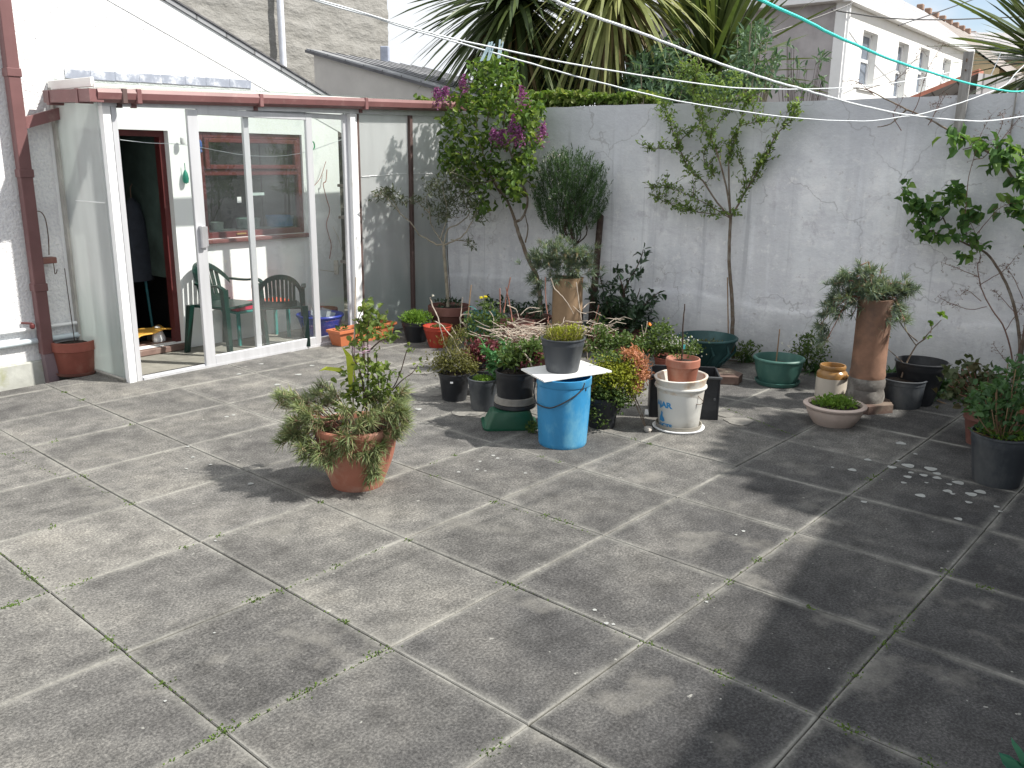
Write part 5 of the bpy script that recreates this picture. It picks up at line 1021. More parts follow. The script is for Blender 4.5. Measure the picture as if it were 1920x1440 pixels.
bc = sum(cs) / 4; m = MB(); vs = [p - bc for p in cs] + [p - bc + [0, 0, .009] for p in cs]; m.add(vs, [(3, 2, 1, 0), (4, 5, 6, 7), (0, 1, 5, 4), (1, 2, 6, 5), (2, 3, 7, 6), (3, 0, 4, 7)])
tag(m.obj('white_board', plain('white_board_mat', (.78, .79, .78), .5, .05, 9, .1, dirt=(.5, .5, .46), dsc=9, dlo=.6, dhi=.7), None, loc=bc), 'white square board lying on top of the blue drum', 'board')
pf = gp(1054, 701, bz0 + .01); cc = pf.copy(); k_ = np.array([pf[0], pf[1], 0]); k_ /= np.linalg.norm(k_); r0 = wide(pf, bz0, 61) / 2 * 2; cc = pf + k_ * r0 * .95
d = make_pot('potted_plant', 'dark grey pot of yellow-green moss and dry grass on the white board', (1024, 1085, 0), (1013, 1098, 632), greyp, 'bucket', .94, 'potted plant', z=bz0 + .0095, c=cc)
m = MB(); mound(m, (0, 0, d['fz'] + .012), (d['rin'] * .98, d['rin'] * .98, .05), 1100, .018, .009, up=.9, fill=.2); blobs(d, m, [(1075, 618, 16, 12, 200)], .014, .008, .6, .04); m.obj('moss', LG['lime'], d['t'])
m = MB(); k = 340; q = rng.random(k) * 6.28; r_ = np.sqrt(rng.random(k)) * d['rin']; P = np.stack([r_ * np.cos(q), r_ * np.sin(q), np.full(k, d['fz'])], 1); blades(m, P, rng.normal(size=(k, 3)) * [.5, .5, .2] + [0, 0, 1], .10, .0028, .15)
m.obj('grass', LG['heather'], d['t']); m = MB(); k = 120; P = P[:k]; blades(m, P, rng.normal(size=(k, 3)) * [.5, .5, .2] + [0, 0, 1], .10, .0026, .25); m.obj('dry_grass', LG['straw'], d['t'])
d0 = d
# small weed between drum and trough
P = gp(997, 815); wd = thing('weed', 'small green weed squeezed between blue drum and green trough', 'weed', P + [0, .05, 0]); m = MB(); mound(m, (0, 0, .03), (.035, .05, .035), 120, .016, .010, up=.6); m.obj('leaves', LG['mid'], wd)
m = MB(); 
for k in range(8): m.tube([(0, 0, 0), (rng.normal() * .02, rng.normal() * .02, .05)], .001, 4)
m.obj('stems', LG['mid'], wd)
# yellow-green shrub in black pot with brown dead branch
d = make_pot('potted_plant', 'bushy yellow-green shrub trailing from a black pot just right of the blue drum', (1102, 1153, 806), (1094, 1160, 742), blackp, 'bucket', .93, 'potted plant')
m = MB(); blobs(d, m, [(1160, 700, 28, 24, 1700), (1130, 705, 20, 24, 800), (1185, 725, 16, 22, 520)], .017, .012, .5, .07); m.obj('yellow_foliage', LG['lime'], d['t'])
m = MB(); blobs(d, m, [(1135, 740, 26, 18, 800), (1160, 750, 22, 16, 520), (1115, 775, 14, 18, 380), (1128, 794, 12, 8, 200), (1150, 670, 34, 10, 340), (1125, 715, 14, 24, 340)], .019, .013, .3, .07); m.obj('green_foliage', LG['mid'], d['t'])
m = MB(); blobs(d, m, [(1195, 675, 13, 17, 460), (1206, 700, 12, 17, 440), (1180, 665, 14, 10, 260), (1192, 722, 11, 12, 240)], .026, .008, .4, .05); m.obj('dead_foliage', LG['brown'], d['t'])
m = MB(); twig(m, d, [(1215, 808), (1205, 790), (1195, 765), (1188, 745), (1180, 720)], .004, .003, -.05); twig(m, d, [(1210, 800), (1202, 770), (1190, 740), (1196, 715)], .005, .003, -.04)
for k in range(14): twig(m, d, [(1188 + rng.normal() * 4, 735), (1192 + rng.normal() * 10, 718 + rng.normal() * 8), (1195 + rng.normal() * 14, 695 + rng.normal() * 12)], .0022, .0012, -.03, 4)
m.obj('woody_stems', bark, d['t'], True)
P = gp(1216, 812); m = MB(); m.lathe([(.0, -.002), (.018, .0), (.026, .014), (.022, .028), (.010, .034), (0, .035)], 12, wob=.12); o = m.obj('stone', plain('pale_stone', (.45, .42, .38), .9, .2, 30), None, True, P + [0, .02, .002]); tag(o, 'small pale stone on the paving at the foot of the dead branch', 'stone')
d = make_pot('potted_plant', 'pot of weedy green leaves with one orange petal, behind the yellow-green shrub', (1108, 1150, 735), (1100, 1156, 690), terra2, 'bucket', .93, 'potted plant')
m = MB(); blobs(d, m, [(1130, 645, 28, 18, 300), (1165, 640, 32, 14, 280), (1125, 622, 14, 10, 80), (1190, 650, 20, 14, 180)], .030, .016, .4, .07); blobs(d, m, [(1128, 610, 10, 14, 20)], .03, .01); m.obj('foliage', LG['mid'], d['t'])
m = MB(); P = atc(d, 1219, 611); leaves(m, np.tile(P, (3, 1)), [(1, .1, .3), (1, -.2, .1), (.6, 0, .6)], .035, .022); m.obj('orange_petals', LG['orange'], d['t'])
m = MB(); blobs(d, m, [(1118, 632, 14, 14, 60)], .018, .008); m.obj('red_leaves', LG['purple'], d['t'])
# black crate behind the white bucket and the white-flowered plant
ca, cb = gp(1216, 782), gp(1346, 788); cu = unit(cb - ca); cwid = float(np.linalg.norm(cb - ca)); cr_ = thing('black_crate', 'empty black plastic crate standing behind the white bucket', 'crate', ca, math.atan2(cu[1], cu[0])); ch = hz(cb, 706)
m = MB(); dp_ = .26
for bx in (((0, 0, 0), (.012, dp_, ch)), ((cwid - .012, 0, 0), (cwid, dp_, ch * .98)), ((.012, dp_ - .012, 0), (cwid - .012, dp_, ch)), ((.012, 0, 0), (cwid - .012, dp_ - .012, .012)), ((.012, .0, .012), (cwid - .012, .012, ch * .98))): m.box(*bx, bev=.002)
m.obj('body', blackp, cr_); m = MB(); m.box((-.008, -.008, ch - .02), (cwid + .008, .0, ch - .004), bev=.003); m.tube([(cwid - .03, -.002, ch * .48), (cwid - .03, -.012, ch * .48)], .008, 10); m.obj('rim', greyp, cr_)
m = MB(); a_ = gp(1208, 778); m.quadbox((0, 0, 0), gp(1236, 783) - a_, (.02, .10, 0), (0, 0, .007)); o = m.obj('white_tile', white, None, False, a_ + [0, 0, .003]); tag(o, 'flat white tile lying on the paving against the white bucket', 'tile')
d = make_pot('potted_plant', 'pot of green foliage dotted with tiny white flowers, behind black crate', (1230, 1280, 712), (1224, 1288, 668), terra2, 'bucket', .93, 'potted plant')
m = MB(); blobs(d, m, [(1230, 640, 30, 22, 420), (1265, 650, 34, 14, 420), (1245, 620, 20, 14, 170), (1300, 655, 16, 12, 140), (1210, 655, 16, 12, 140)], .026, .016, .5, .07); m.obj('foliage', LG['mid'], d['t'])
m = MB(); blobs(d, m, [(1275, 642, 24, 9, 150), (1245, 650, 18, 8, 50), (1300, 665, 12, 14, 30)], .012, .010, .8, .07); m.obj('white_flowers', LG['whitef'], d['t'])
# white bucket stack
c, rb = place(1233, 1309, 812); c[2] = .018; h = hz(c, 720) - .018; rr = wide(c, h, 92)
bk = thing('white_bucket', 'white plastic bucket printed with blue lettering, wire handle hanging at its side', 'bucket', c); bd_ = dict(t=bk, c=c, fz=0)
m = MB(); m.lathe([(rb * .96, 0), (rb, .006), (rr * .955, h - .02), (rr * 1.03, h - .016), (rr * 1.06, h - .008), (rr * 1.05, h), (rr * .98, h + .002), (rr * .94, h), (rb * .9, .03), (0, .03)], 56)
whb = plain('white_bucket_plastic', (.66, .66, .63), .45, .05, 5, .05, dirt=(.45, .42, .36), dsc=4, dlo=.58, dhi=.78); m.obj('body', whb, bk, True)
tocam = unit(np.array([-c[0], -c[1], 0.])); rt = np.array([-tocam[1], tocam[0], 0.])
blue_ink = plain('blue_ink', (.05, .27, .55), .6, .08, 12)
def cyl_text(txt, size, a0, zc, parent, name, stretch=1.25):
    cu_ = bpy.data.curves.new(name, 'FONT'); cu_.body = txt; cu_.size = size; cu_.extrude = .0; cu_.offset = size * .055; cu_.resolution_u = 6
    to = bpy.data.objects.new('tmp', cu_); COL.objects.link(to); bpy.context.view_layer.update(); dg = bpy.context.evaluated_depsgraph_get(); me = to.evaluated_get(dg).to_mesh()
    V = [tuple(v.co) for v in me.vertices]; Fc = [tuple(p.vertices) for p in me.polygons]; to.evaluated_get(dg).to_mesh_clear(); bpy.data.objects.remove(to); m = MB(); vs = []
    for x, y, _ in V:
        z = zc + y; rad = rb + (rr * .955 - rb) * z / h + .0016; a_ = a0 + x * stretch / rad; vs.append(rad * (math.sin(a_) * rt + math.cos(a_) * tocam) + np.array([0, 0, z]))
    m.add(vs, Fc); return m.obj(name, blue_ink, parent)
cyl_text('AJAR', .046, -1.30, hz(c, 757) - .018, bk, 'lettering'); cyl_text('UCTS', .030, -1.10, hz(c, 799) - .0, bk, 'lettering', 1.3)
m = MB(); zc = hz(c, 784) - .018; out = [(-.022, 0), (.012, -.004), (.026, .006), (.020, .022), (.010, .03), (.008, .045), (.012, .052), (.002, .066), (-.006, .052), (-.004, .045), (-.012, .034), (-.020, .02)]
def oncyl(x, y, a0=-.92): z = zc + y; rad = rb + (rr * .955 - rb) * z / h + .0016; a_ = a0 + x / rad; return rad * (math.sin(a_) * rt + math.cos(a_) * tocam) + np.array([0, 0, z])
m.add([oncyl(0, .022)] + [oncyl(*p) for p in out], [(0, 1 + i, 1 + (i + 1) % 12) for i in range(12)]); m.obj('printed_emblem', blue_ink, bk)
m = MB(); Q = [atc(bd_, u, v, -.11) for (u, v) in ((1302, 734), (1308, 742), (1318, 752), (1314, 758), (1305, 758))]; m.tube(smooth_path(Q), .0018, 5); m.obj('wire_handle', wirem, bk)
# inner bucket, slightly tipped, and the clay pot it holds
ri_ = rr * 1.05; zi = hz(c, 704) - .018
ib = thing('inner_bucket', 'second stained white bucket sunk into the first, its rim tipped', 'bucket', c + [0, 0, zi - .045]); ib.rotation_euler = (.03, -.05, 0)
m = MB(); m.lathe([(ri_ * .82, -.12), (ri_ * .84, -.115), (ri_ * .97, .02), (ri_ * 1.02, .036), (ri_ * 1.03, .044), (ri_ * .98, .048), (ri_ * .93, .044), (ri_ * .86, -.02), (0, -.02)], 48, mi=0); m.obj('body', [plain('stained_white', (.68, .66, .61), .5, .06, 6, dirt=(.50, .36, .24), dsc=6, dlo=.5, dhi=.65)], ib, True)
cz = zi + .018 - .045 - .019; cP = c.copy() + rt * .004
d = make_pot('potted_plant', 'small terracotta pot with one bare rooted twig, standing in the white bucket', (1254, 1303, 0), (1247, 1311, 671), terra, 'terra', .88, 'potted plant', z=cz, c=cP)
m = MB(); twig(m, d, [(1279, 676), (1280, 650), (1281, 610), (1284, 570)], .006, .0035, .0, 7); m.obj('twig', barkd, d['t'], True)
m = MB(); blobs(d, m, [(1293, 660, 10, 8, 40), (1268, 668, 8, 6, 24)], .018, .010, .8, .03); m.obj('seedlings', LG['mid'], d['t'])
m = MB(); p = atc(d, 1283, 650, -.01); m.box(p - [.006, .001, .014], p + [.006, .001, .012]); m.obj('plant_label', plain('turquoise_label', (.1, .5, .5), .5), d['t'])
# saucer under the bucket
sc = thing('saucer', 'stack of pale round saucers under the white bucket', 'saucer', (c[0], c[1], 0)); m = MB(); m.lathe([(rb * 1.15, .001), (rb * 1.27, .004), (rb * 1.30, .012), (rb * 1.24, .015), (rb * 1.15, .008), (0, .008)], 44); m.obj('lower_saucer', white, sc, True)
m = MB(); m.lathe([(rb * 1.02, .0095), (rb * 1.12, .012), (rb * 1.16, .034), (rb * 1.12, .034), (rb * 1.07, .016), (0, .016)], 44); m.obj('upper_saucer', plain('grey_saucer', (.30, .28, .24), .7, .2, 8), sc, True)
# loose paver
P = gp(1358, 722); m = MB(); q_ = [(-.10, 0), (.10, -.02), (.16, .10), (.10, .26), (-.12, .26), (-.18, .12)]; m.prism(q_, 2, 0, .055); o = m.obj('loose_paver', brick, None, False, P + [0, .02, .003]); tag(o, 'brown six-sided paver lying beside the blue-green urn', 'paver')

# ------------------------------------------------------------------ trees and shrubs by the wall
def wthing(name, label, cat, u, v, off=.1, group=None):
    P = wp(u, v, off); P[2] = 0; t = thing(name, label, cat, P, 0, group); return dict(t=t, c=P, fz=0, h=0)
def wl(d, u, v, off): return wp(u, v, off) - d['c']
def wbranch(mb, d, px, r0, r1, off=.12, amp=.05, ph=0., n=6, wob=.001):
    return branch(mb, [wl(d, u, v, off + amp * math.sin(ph + i * .8) * min(1, i / 2)) for i, (u, v) in enumerate(px)], r0, r1, n, wob)
def wcloud(mb, d, lst, L_, W_, off=.15, dj=.08, up=.3, droop=.2, hang=0.):
    for (u, v, rx, ry, k) in lst:
        P = np.array([wl(d, u + np.clip(rng.normal(), -1.9, 1.9) * rx * .6, v + np.clip(rng.normal(), -1.9, 1.9) * ry * .6, max(.02, off + rng.normal() * dj)) for _ in range(k)]); leaves(mb, P, rnd_dirs(k, up) - [0, 0, hang], L_, W_, droop=droop)
# apple
d = wthing('apple_tree', 'slender young apple tree with sparse spring leaves trained before the wall', 'apple tree', 1375, 668, .12)
m = MB(); wbranch(m, d, [(1375, 672), (1373, 630), (1374, 590), (1371, 540), (1367, 490), (1368, 445), (1370, 408)], .017, .012, .12, .01, 0, 9); m.obj('trunk', bark, d['t'], True)
ab = [[(1370, 408), (1345, 380), (1318, 340), (1297, 322), (1282, 298), (1271, 269), (1262, 248), (1256, 225), (1246, 195)], [(1370, 408), (1362, 350), (1346, 292), (1333, 260), (1319, 240), (1308, 208), (1300, 180), (1306, 140), (1302, 118)], [(1370, 408), (1367, 350), (1367, 298), (1375, 271), (1385, 240), (1396, 200), (1408, 178)], [(1370, 408), (1392, 370), (1415, 330), (1437, 292), (1450, 262), (1465, 242), (1485, 223), (1492, 190)], [(1271, 269), (1290, 250), (1304, 240)], [(1276, 278), (1237, 279), (1200, 277)], [(1333, 256), (1348, 231), (1362, 210)], [(1390, 235), (1419, 229), (1450, 227)], [(1370, 410), (1330, 385), (1290, 366), (1250, 352), (1208, 352)], [(1350, 402), (1310, 398), (1270, 388), (1235, 372), (1215, 362)], [(1385, 380), (1400, 350), (1390, 300)], [(1340, 330), (1320, 300), (1325, 275)]]
m = MB(); lf = MB()
for i, b_ in enumerate(ab):
    Q = wbranch(m, d, b_, .0085 if i < 4 else .0042, .002, .13, .06, i); K = int(sum(np.linalg.norm(Q[j + 1] - Q[j]) for j in range(len(Q) - 1)) * 105)
    s = int(len(Q) * (.30 if i < 4 else .1)); P, T = along(Q[s:], K // 3, .004)
    for p, t_ in zip(P, T): q = np.tile(p, (6, 1)) + rng.normal(size=(6, 3)) * .013; leaves(lf, q, rnd_dirs(6, .5) + t_ * .3, .034, .016, droop=.15)
    Pt, Tt = along(Q[int(len(Q) * .2):], K // 9 + 2, .0)
    for p, t_ in zip(Pt, Tt):
        dr_ = unit(t_ * .6 + wu * rng.normal() * .8 + [0, 0, .5] + rng.normal(size=3) * .25); e = p + dr_ * (.07 + .12 * random.random()); e[1] = min(e[1], .09); m.tube([p, (p + e) / 2 + rng.normal(size=3) * .006, e], [.0022, .0018, .0012], 4)
        q = p + (e - p) * rng.random((9, 1)) + rng.normal(size=(9, 3)) * .009; leaves(lf, q, rnd_dirs(9, .5) + dr_ * .4, .033, .015, droop=.15)
m.obj('branches', bark, d['t'], True)
wcloud(lf, d, [(1300, 150, 26, 24, 110), (1330, 190, 26, 18, 80), (1405, 190, 20, 18, 70), (1490, 205, 12, 20, 80), (1245, 200, 16, 24, 70), (1275, 390, 20, 8, 40), (1370, 400, 30, 8, 40), (1430, 300, 12, 14, 30), (1335, 320, 14, 14, 30), (1295, 130, 26, 20, 90), (1340, 160, 30, 22, 110), (1380, 150, 16, 16, 50), (1350, 185, 40, 12, 70)], .038, .018, .14, .05, .4)
lf.obj('foliage', LG['apple'], d['t'])
m = MB(); m.tube([wl(d, 1366, 664, .18), wl(d, 1364, 520, .15)], .005, 7); m.obj('stake', cane, d['t'])
# lilac
d = wthing('lilac_tree', 'leaning lilac tree with heart-shaped leaves and purple flower heads', 'lilac', 1014, 622, .25)
m = MB(); lb = [[(1016, 640), (1014, 580), (1008, 525), (990, 484), (974, 442), (966, 415)], [(966, 415), (980, 408), (989, 379), (982, 350), (969, 331), (962, 300), (965, 260)], [(966, 415), (956, 387), (946, 368), (930, 350), (915, 310), (900, 270), (893, 220)], [(985, 455), (990, 430), (984, 400)], [(946, 368), (920, 330), (880, 300), (850, 280)], [(965, 300), (985, 270), (1000, 240), (1010, 225)], [(905, 285), (915, 220), (925, 160), (930, 130)], [(962, 300), (945, 240), (950, 190), (965, 150)], [(955, 345), (938, 335), (890, 345), (858, 335)], [(893, 240), (870, 215), (845, 200)], [(969, 331), (990, 340), (1000, 350)]]
for i, b_ in enumerate(lb): wbranch(m, d, b_, .021 if i == 0 else (.013 if i < 3 else .007), .015 if i == 0 else .004, .25, .0 if i == 0 else .10, i * 1.7, 8, .002)
m.obj('trunk', bark, d['t'], True)
lf = MB(); wcloud(lf, d, [(925, 145, 42, 26, 200), (885, 195, 36, 30, 160), (945, 195, 40, 30, 180), (856, 235, 26, 24, 100), (900, 262, 36, 26, 130), (962, 250, 30, 30, 100), (990, 225, 26, 30, 170), (866, 300, 36, 20, 160), (925, 315, 32, 22, 100), (890, 345, 28, 18, 110), (965, 325, 26, 22, 120), (845, 290, 16, 30, 90), (985, 290, 20, 24, 70), (965, 370, 16, 14, 40), (920, 118, 30, 10, 80), (1000, 200, 16, 14, 40), (905, 385, 18, 16, 60), (862, 330, 18, 18, 50), (955, 350, 16, 14, 40), (1005, 260, 12, 16, 30)], .062, .040, .28, .16, .1, .3, .15)
lf.obj('foliage', LG['lilac'], d['t'])
for (u, v, du, dv, k) in [(820, 184, -2, -14, 1), (832, 178, 4, -10, 1), (868, 165, 2, -18, 1), (981, 190, -4, -20, 1), (931, 262, -6, -14, 1), (941, 262, 2, -14, 1), (958, 260, 4, -34, 1), (1015, 256, 4, -18, 1), (976, 262, -3, -18, 1)]:
    m = MB(); a_, b_ = wl(d, u, v + 6, .54), wl(d, u + du, v + dv * 1.3, .54); n_ = 190; t = rng.random((n_, 1)); P = a_ + (b_ - a_) * t + rng.normal(size=(n_, 3)) * (.024 * (1 - t) + .008); leaves(m, P, rnd_dirs(n_), .018, .014); m.obj('flower_head', LG['lilacf'], d['t'])
# rosemary
d = wthing('rosemary_bush', 'tall dense rosemary bush with tiny pale flowers against the wall', 'rosemary', 1085, 640, .22)
m = MB(); wbranch(m, d, [(1085, 645), (1090, 590), (1085, 530), (1078, 470), (1068, 420), (1062, 380)], .018, .010, .22, .02)
for k in range(14): wbranch(m, d, [(1080, 460), (1065 + rng.normal() * 18, 430), (1065 + (rng.random() - .5) * 80, 375 + rng.normal() * 20)], .007, .003, .22, .08, k)
m.obj('stems', barkd, d['t'], True)
lf = MB(); fl = MB(); Pb = []; Db = []
for k in range(620):
    a_ = rng.random() * 6.28; r_ = math.sqrt(rng.random()); u = 1062 + 60 * r_ * math.cos(a_) + 6; v = 378 + 74 * r_ * math.sin(a_); o_ = .24 + rng.normal() * .10
    p = wl(d, u, v, max(.05, o_)); dr_ = unit(np.array([(u - 1062) / 110 + rng.normal() * .15, rng.normal() * .25, 1.0])); L_ = .11 + .06 * random.random(); n_ = 30
    tt = rng.random((n_, 1)); P = p + dr_ * L_ * tt; Pb.append(P); Db.append(rng.normal(size=(n_, 3)) * .7 + dr_ * 1.1)
    if u < 1062 and rng.random() < .25 or rng.random() < .05: fl_p = p + dr_ * L_ * .8 + rng.normal(size=(5, 3)) * .006; leaves(fl, fl_p, rnd_dirs(5), .010, .008)
blades(lf, np.concatenate(Pb), np.concatenate(Db), .030, .0055, .05, seg=2); lf.obj('foliage', LG['rosemary'], d['t']); fl.obj('flowers', LG['pinkf'], d['t'])
# broken timber beside it
d = wthing('rotten_post', 'dark rotten timber post leaning against the wall beside the rosemary', 'post', 1112, 630, .14)
m = MB(); a_, b_ = wl(d, 1106, 640, .14), wl(d, 1126, 405, .05); m.tube([a_, a_ + (b_ - a_) * .3, a_ + (b_ - a_) * .6, b_, b_ + [.01, 0, .015]], [.032, .034, .030, .028, .012], 7); m.obj('timber', barkd, d['t'])
# dark evergreen
d = wthing('evergreen_shrub', 'dark glossy evergreen shrub with a few long upright shoots at the wall foot', 'shrub', 1170, 640, .28)
m = MB(); sb_ = [[(1168, 640), (1165, 590), (1172, 540), (1190, 510), (1203, 480), (1206, 468)], [(1170, 640), (1195, 590), (1215, 565), (1240, 545)], [(1165, 640), (1145, 590), (1130, 540), (1120, 490)], [(1172, 560), (1165, 530), (1158, 510)], [(1170, 620), (1190, 570), (1200, 540)], [(1165, 640), (1130, 600), (1110, 570)]]
for i, b_ in enumerate(sb_): wbranch(m, d, b_, .009, .003, .28, .06, i)
m.obj('stems', barkd, d['t'], True)
lf = MB(); wcloud(lf, d, [(1165, 590, 34, 30, 240), (1195, 590, 28, 24, 150), (1135, 580, 24, 34, 170), (1160, 545, 22, 18, 60), (1205, 480, 9, 14, 16), (1190, 515, 16, 10, 24), (1230, 553, 14, 8, 14), (1158, 512, 8, 8, 12), (1150, 620, 40, 20, 200), (1200, 620, 30, 16, 120), (1215, 570, 16, 10, 24), (1125, 530, 8, 12, 12)], .062, .028, .25, .12, .5, .15)
lf.obj('foliage', LG['dark'], d['t'])
d = wthing('evergreen_shrub', 'low dark leafy clump at the wall foot left of the chimney pot', 'shrub', 985, 612, .2)
lf = MB(); wcloud(lf, d, [(975, 585, 26, 14, 130), (1010, 580, 16, 12, 70), (940, 572, 24, 12, 70), (912, 565, 12, 8, 24)], .045, .02, .2, .08, .5); lf.obj('foliage', LG['dark'], d['t'])
m = MB()
for k in range(10): wbranch(m, d, [(985, 620), (980 + rng.normal() * 14, 600), (970 + rng.normal() * 24, 580)], .003, .002, .2, .03, k, 4)
m.obj('stems', barkd, d['t'])
# strap-leaved clumps
def strap_clump(label, u, v, off, k, L_, W_, spread=1.0, mat='strap', droop=.55, name='strap_plant', cat='strap-leaved plant', group=None):
    d = wthing(name, label, cat, u, v, off, group); m = MB(); D = rng.normal(size=(k, 3)) * [spread * .7, spread * .5, .25] + [0, 0, .9]; blades(m, rng.normal(size=(k, 3)) * [.03, .02, 0], D, L_, W_, droop, seg=5); m.obj('leaves', LG[mat], d['t'])
    m = MB(); m.lathe([(.02, -.01), (.022, .02), (.0, .04)], 8); m.obj('crown', LG[mat], d['t']); return d
strap_clump('clump of arching strap leaves just left of the blue-green urn rim', 1255, 632, .22, 46, .30, .016)
strap_clump('strap leaves arching behind the blue-green urn', 1300, 636, .18, 34, .30, .018)
strap_clump('wispy strap-leaved clump under the apple tree', 1400, 668, .14, 40, .20, .012)
strap_clump('strap leaves at the wall foot behind the stoneware jar', 1530, 690, .18, 44, .22, .014)
strap_clump('dark strap leaves just right of the clay chimney pot foot', 1668, 708, .16, 46, .26, .018)
strap_clump('arching strap leaves at the wall foot right of the big black tub', 1765, 728, .20, 60, .30, .020, 1.3)
strap_clump('strap leaves low in the wall corner at the far right', 1850, 745, .22, 40, .28, .022, 1.3)
d = wthing('flowering_plant', 'leafy green plant with a few white star flowers behind the saucered tub', 'plant', 1510, 690, .22)
m = MB(); wcloud(m, d, [(1515, 650, 22, 18, 200), (1500, 670, 26, 14, 150), (1540, 665, 16, 14, 90), (1520, 630, 12, 8, 30)], .026, .016, .22, .08, .5); m.obj('foliage', LG['mid'], d['t'])
m = MB(); 
for k in range(16): wbranch(m, d, [(1510, 695), (1512 + rng.normal() * 10, 670), (1515 + rng.normal() * 18, 645)], .0022, .0015, .22, .04, k, 4)
m.obj('stems', LG['mid'], d['t'])
m = MB()
for (u, v) in [(1531, 654), (1522, 642), (1467, 644), (1478, 650)]: P = wl(d, u, v, .32); leaves(m, np.tile(P, (6, 1)), rnd_dirs(6), .018, .010)
m.obj('flowers', LG['whitef'], d['t'])
d = wthing('weed', 'green weeds along the wall foot between the apple tree and the saucered tub', 'weeds', 1400, 676, .16)
m = MB(); wcloud(m, d, [(1400, 655, 22, 12, 110), (1385, 665, 14, 8, 50)], .03, .016, .2, .06, .5); m.obj('leaves', LG['mid'], d['t'])
m = MB(); 
for k in range(8): m.tube([(rng.normal() * .04, 0, 0), (rng.normal() * .05, 0, .07)], .0015, 4)
m.obj('stems', LG['mid'], d['t'])
d = wthing('leafy_plant', 'low broad-leaved plant in the dark corner left of the mauve pot', 'plant', 1770, 765, .45)
m = MB(); P = []
for (u, v, rx, ry, k) in [(1765, 745, 26, 12, 60), (1790, 765, 20, 10, 40), (1750, 750, 14, 8, 20)]:
    for _ in range(k): P.append(wl(d, u + rng.normal() * rx * .6, v + rng.normal() * ry * .6, .42 + rng.normal() * .08))
leaves(m, P, rnd_dirs(len(P), .6), .06, .03); m.obj('leaves', LG['strap'], d['t']); m = MB(); m.tube([wl(d, 1800, 775, .6), wl(d, 1780, 760, .6), wl(d, 1757, 751, .62)], [.008, .006, .004], 6); m.obj('stem', cane, d['t'])

# bramble-like climber on the right of the wall
d = wthing('climber', 'thick-stemmed climber with large green leaves sprawling over the right of the wall', 'climbing plant', 1900, 770, .16)
m = MB(); cb_ = [[(1898, 790), (1906, 720), (1912, 650), (1905, 590), (1890, 540), (1872, 505), (1850, 475), (1822, 462), (1790, 448), (1758, 438), (1735, 425), (1715, 385), (1690, 352)], [(1790, 448), (1765, 400), (1780, 375), (1795, 350)], [(1822, 462), (1812, 440), (1818, 400)], [(1898, 760), (1925, 600), (1940, 480), (1925, 370), (1900, 335), (1875, 300), (1845, 280), (1815, 262), (1780, 245), (1745, 225), (1700, 205), (1660, 185), (1625, 168), (1600, 165)], [(1700, 205), (1670, 232), (1645, 238)], [(1845, 280), (1830, 275), (1805, 280)], [(1735, 425), (1760, 415), (1775, 400)]]
for i, b_ in enumerate(cb_): wbranch(m, d, b_, .0125 if i in (0, 3) else .006, .003, .12, .04, i)
m.obj('stems', bark, d['t'], True)
lf = MB()
wcloud(lf, d, [(1700, 352, 14, 9, 9), (1700, 378, 16, 12, 12), (1728, 375, 16, 10, 10), (1745, 395, 26, 14, 34), (1735, 415, 20, 14, 26), (1745, 440, 28, 12, 24), (1790, 360, 14, 14, 14), (1805, 368, 14, 12, 12), (1775, 385, 14, 12, 14), (1830, 398, 12, 14, 14), (1815, 410, 14, 14, 18), (1790, 440, 30, 10, 18), (1818, 448, 12, 10, 10), (1808, 480, 12, 8, 9), (1835, 460, 12, 8, 6), (1765, 365, 14, 6, 6)], .066, .052, .20, .04, .25, .3, .2)
wcloud(lf, d, [(1885, 278, 20, 10, 16), (1870, 300, 24, 14, 26), (1900, 300, 14, 14, 14), (1845, 270, 14, 8, 8), (1795, 262, 16, 12, 14), (1910, 340, 16, 12, 14), (1890, 385, 16, 12, 12), (1910, 400, 12, 14, 14), (1920, 330, 12, 20, 14), (1780, 255, 12, 6, 6), (1935, 450, 14, 20, 16), (1815, 275, 10, 8, 5)], .085, .052, .20, .05, .3, .35, .2)
lf.obj('foliage', leafm('climber_leaf', (.03, .075, .03), (.09, .19, .055), (.30, .42, .10), .4), d['t'])
# dry panicle shrub
d = wthing('bare_shrub', 'bare thin-branched shrub with dried brown seed heads against the right of the wall', 'shrub', 1895, 760, .3)
m = MB(); sd__ = MB()
pb = [[(1897, 770), (1900, 690), (1885, 620), (1860, 580), (1840, 540), (1833, 500), (1838, 480), (1830, 440), (1810, 400)], [(1850, 575), (1820, 580), (1785, 570), (1758, 556)], [(1835, 520), (1800, 505), (1765, 492)], [(1840, 565), (1815, 545), (1800, 555)], [(1900, 690), (1915, 640), (1925, 600)], [(1885, 620), (1905, 590), (1918, 570)], [(1836, 535), (1870, 515), (1890, 500), (1905, 480)], [(1830, 440), (1855, 410), (1875, 390), (1900, 380)], [(1810, 400), (1815, 340), (1825, 300), (1840, 250), (1860, 215)], [(1855, 300), (1880, 260), (1900, 235), (1915, 215)], [(1825, 300), (1850, 290), (1880, 230), (1875, 210)], [(1905, 590), (1880, 560), (1862, 545)], [(1900, 690), (1880, 670), (1862, 645)], [(1690, 245), (1675, 215), (1690, 190)], [(1740, 235), (1760, 200), (1775, 175)], [(1918, 560), (1900, 520), (1880, 495)], [(1745, 230), (1755, 205), (1760, 190)], [(1710, 215), (1722, 190), (1730, 160), (1745, 120), (1770, 80)], [(1620, 168), (1650, 160), (1680, 150), (1700, 130), (1730, 95)], [(1640, 180), (1610, 155), (1590, 150)]]
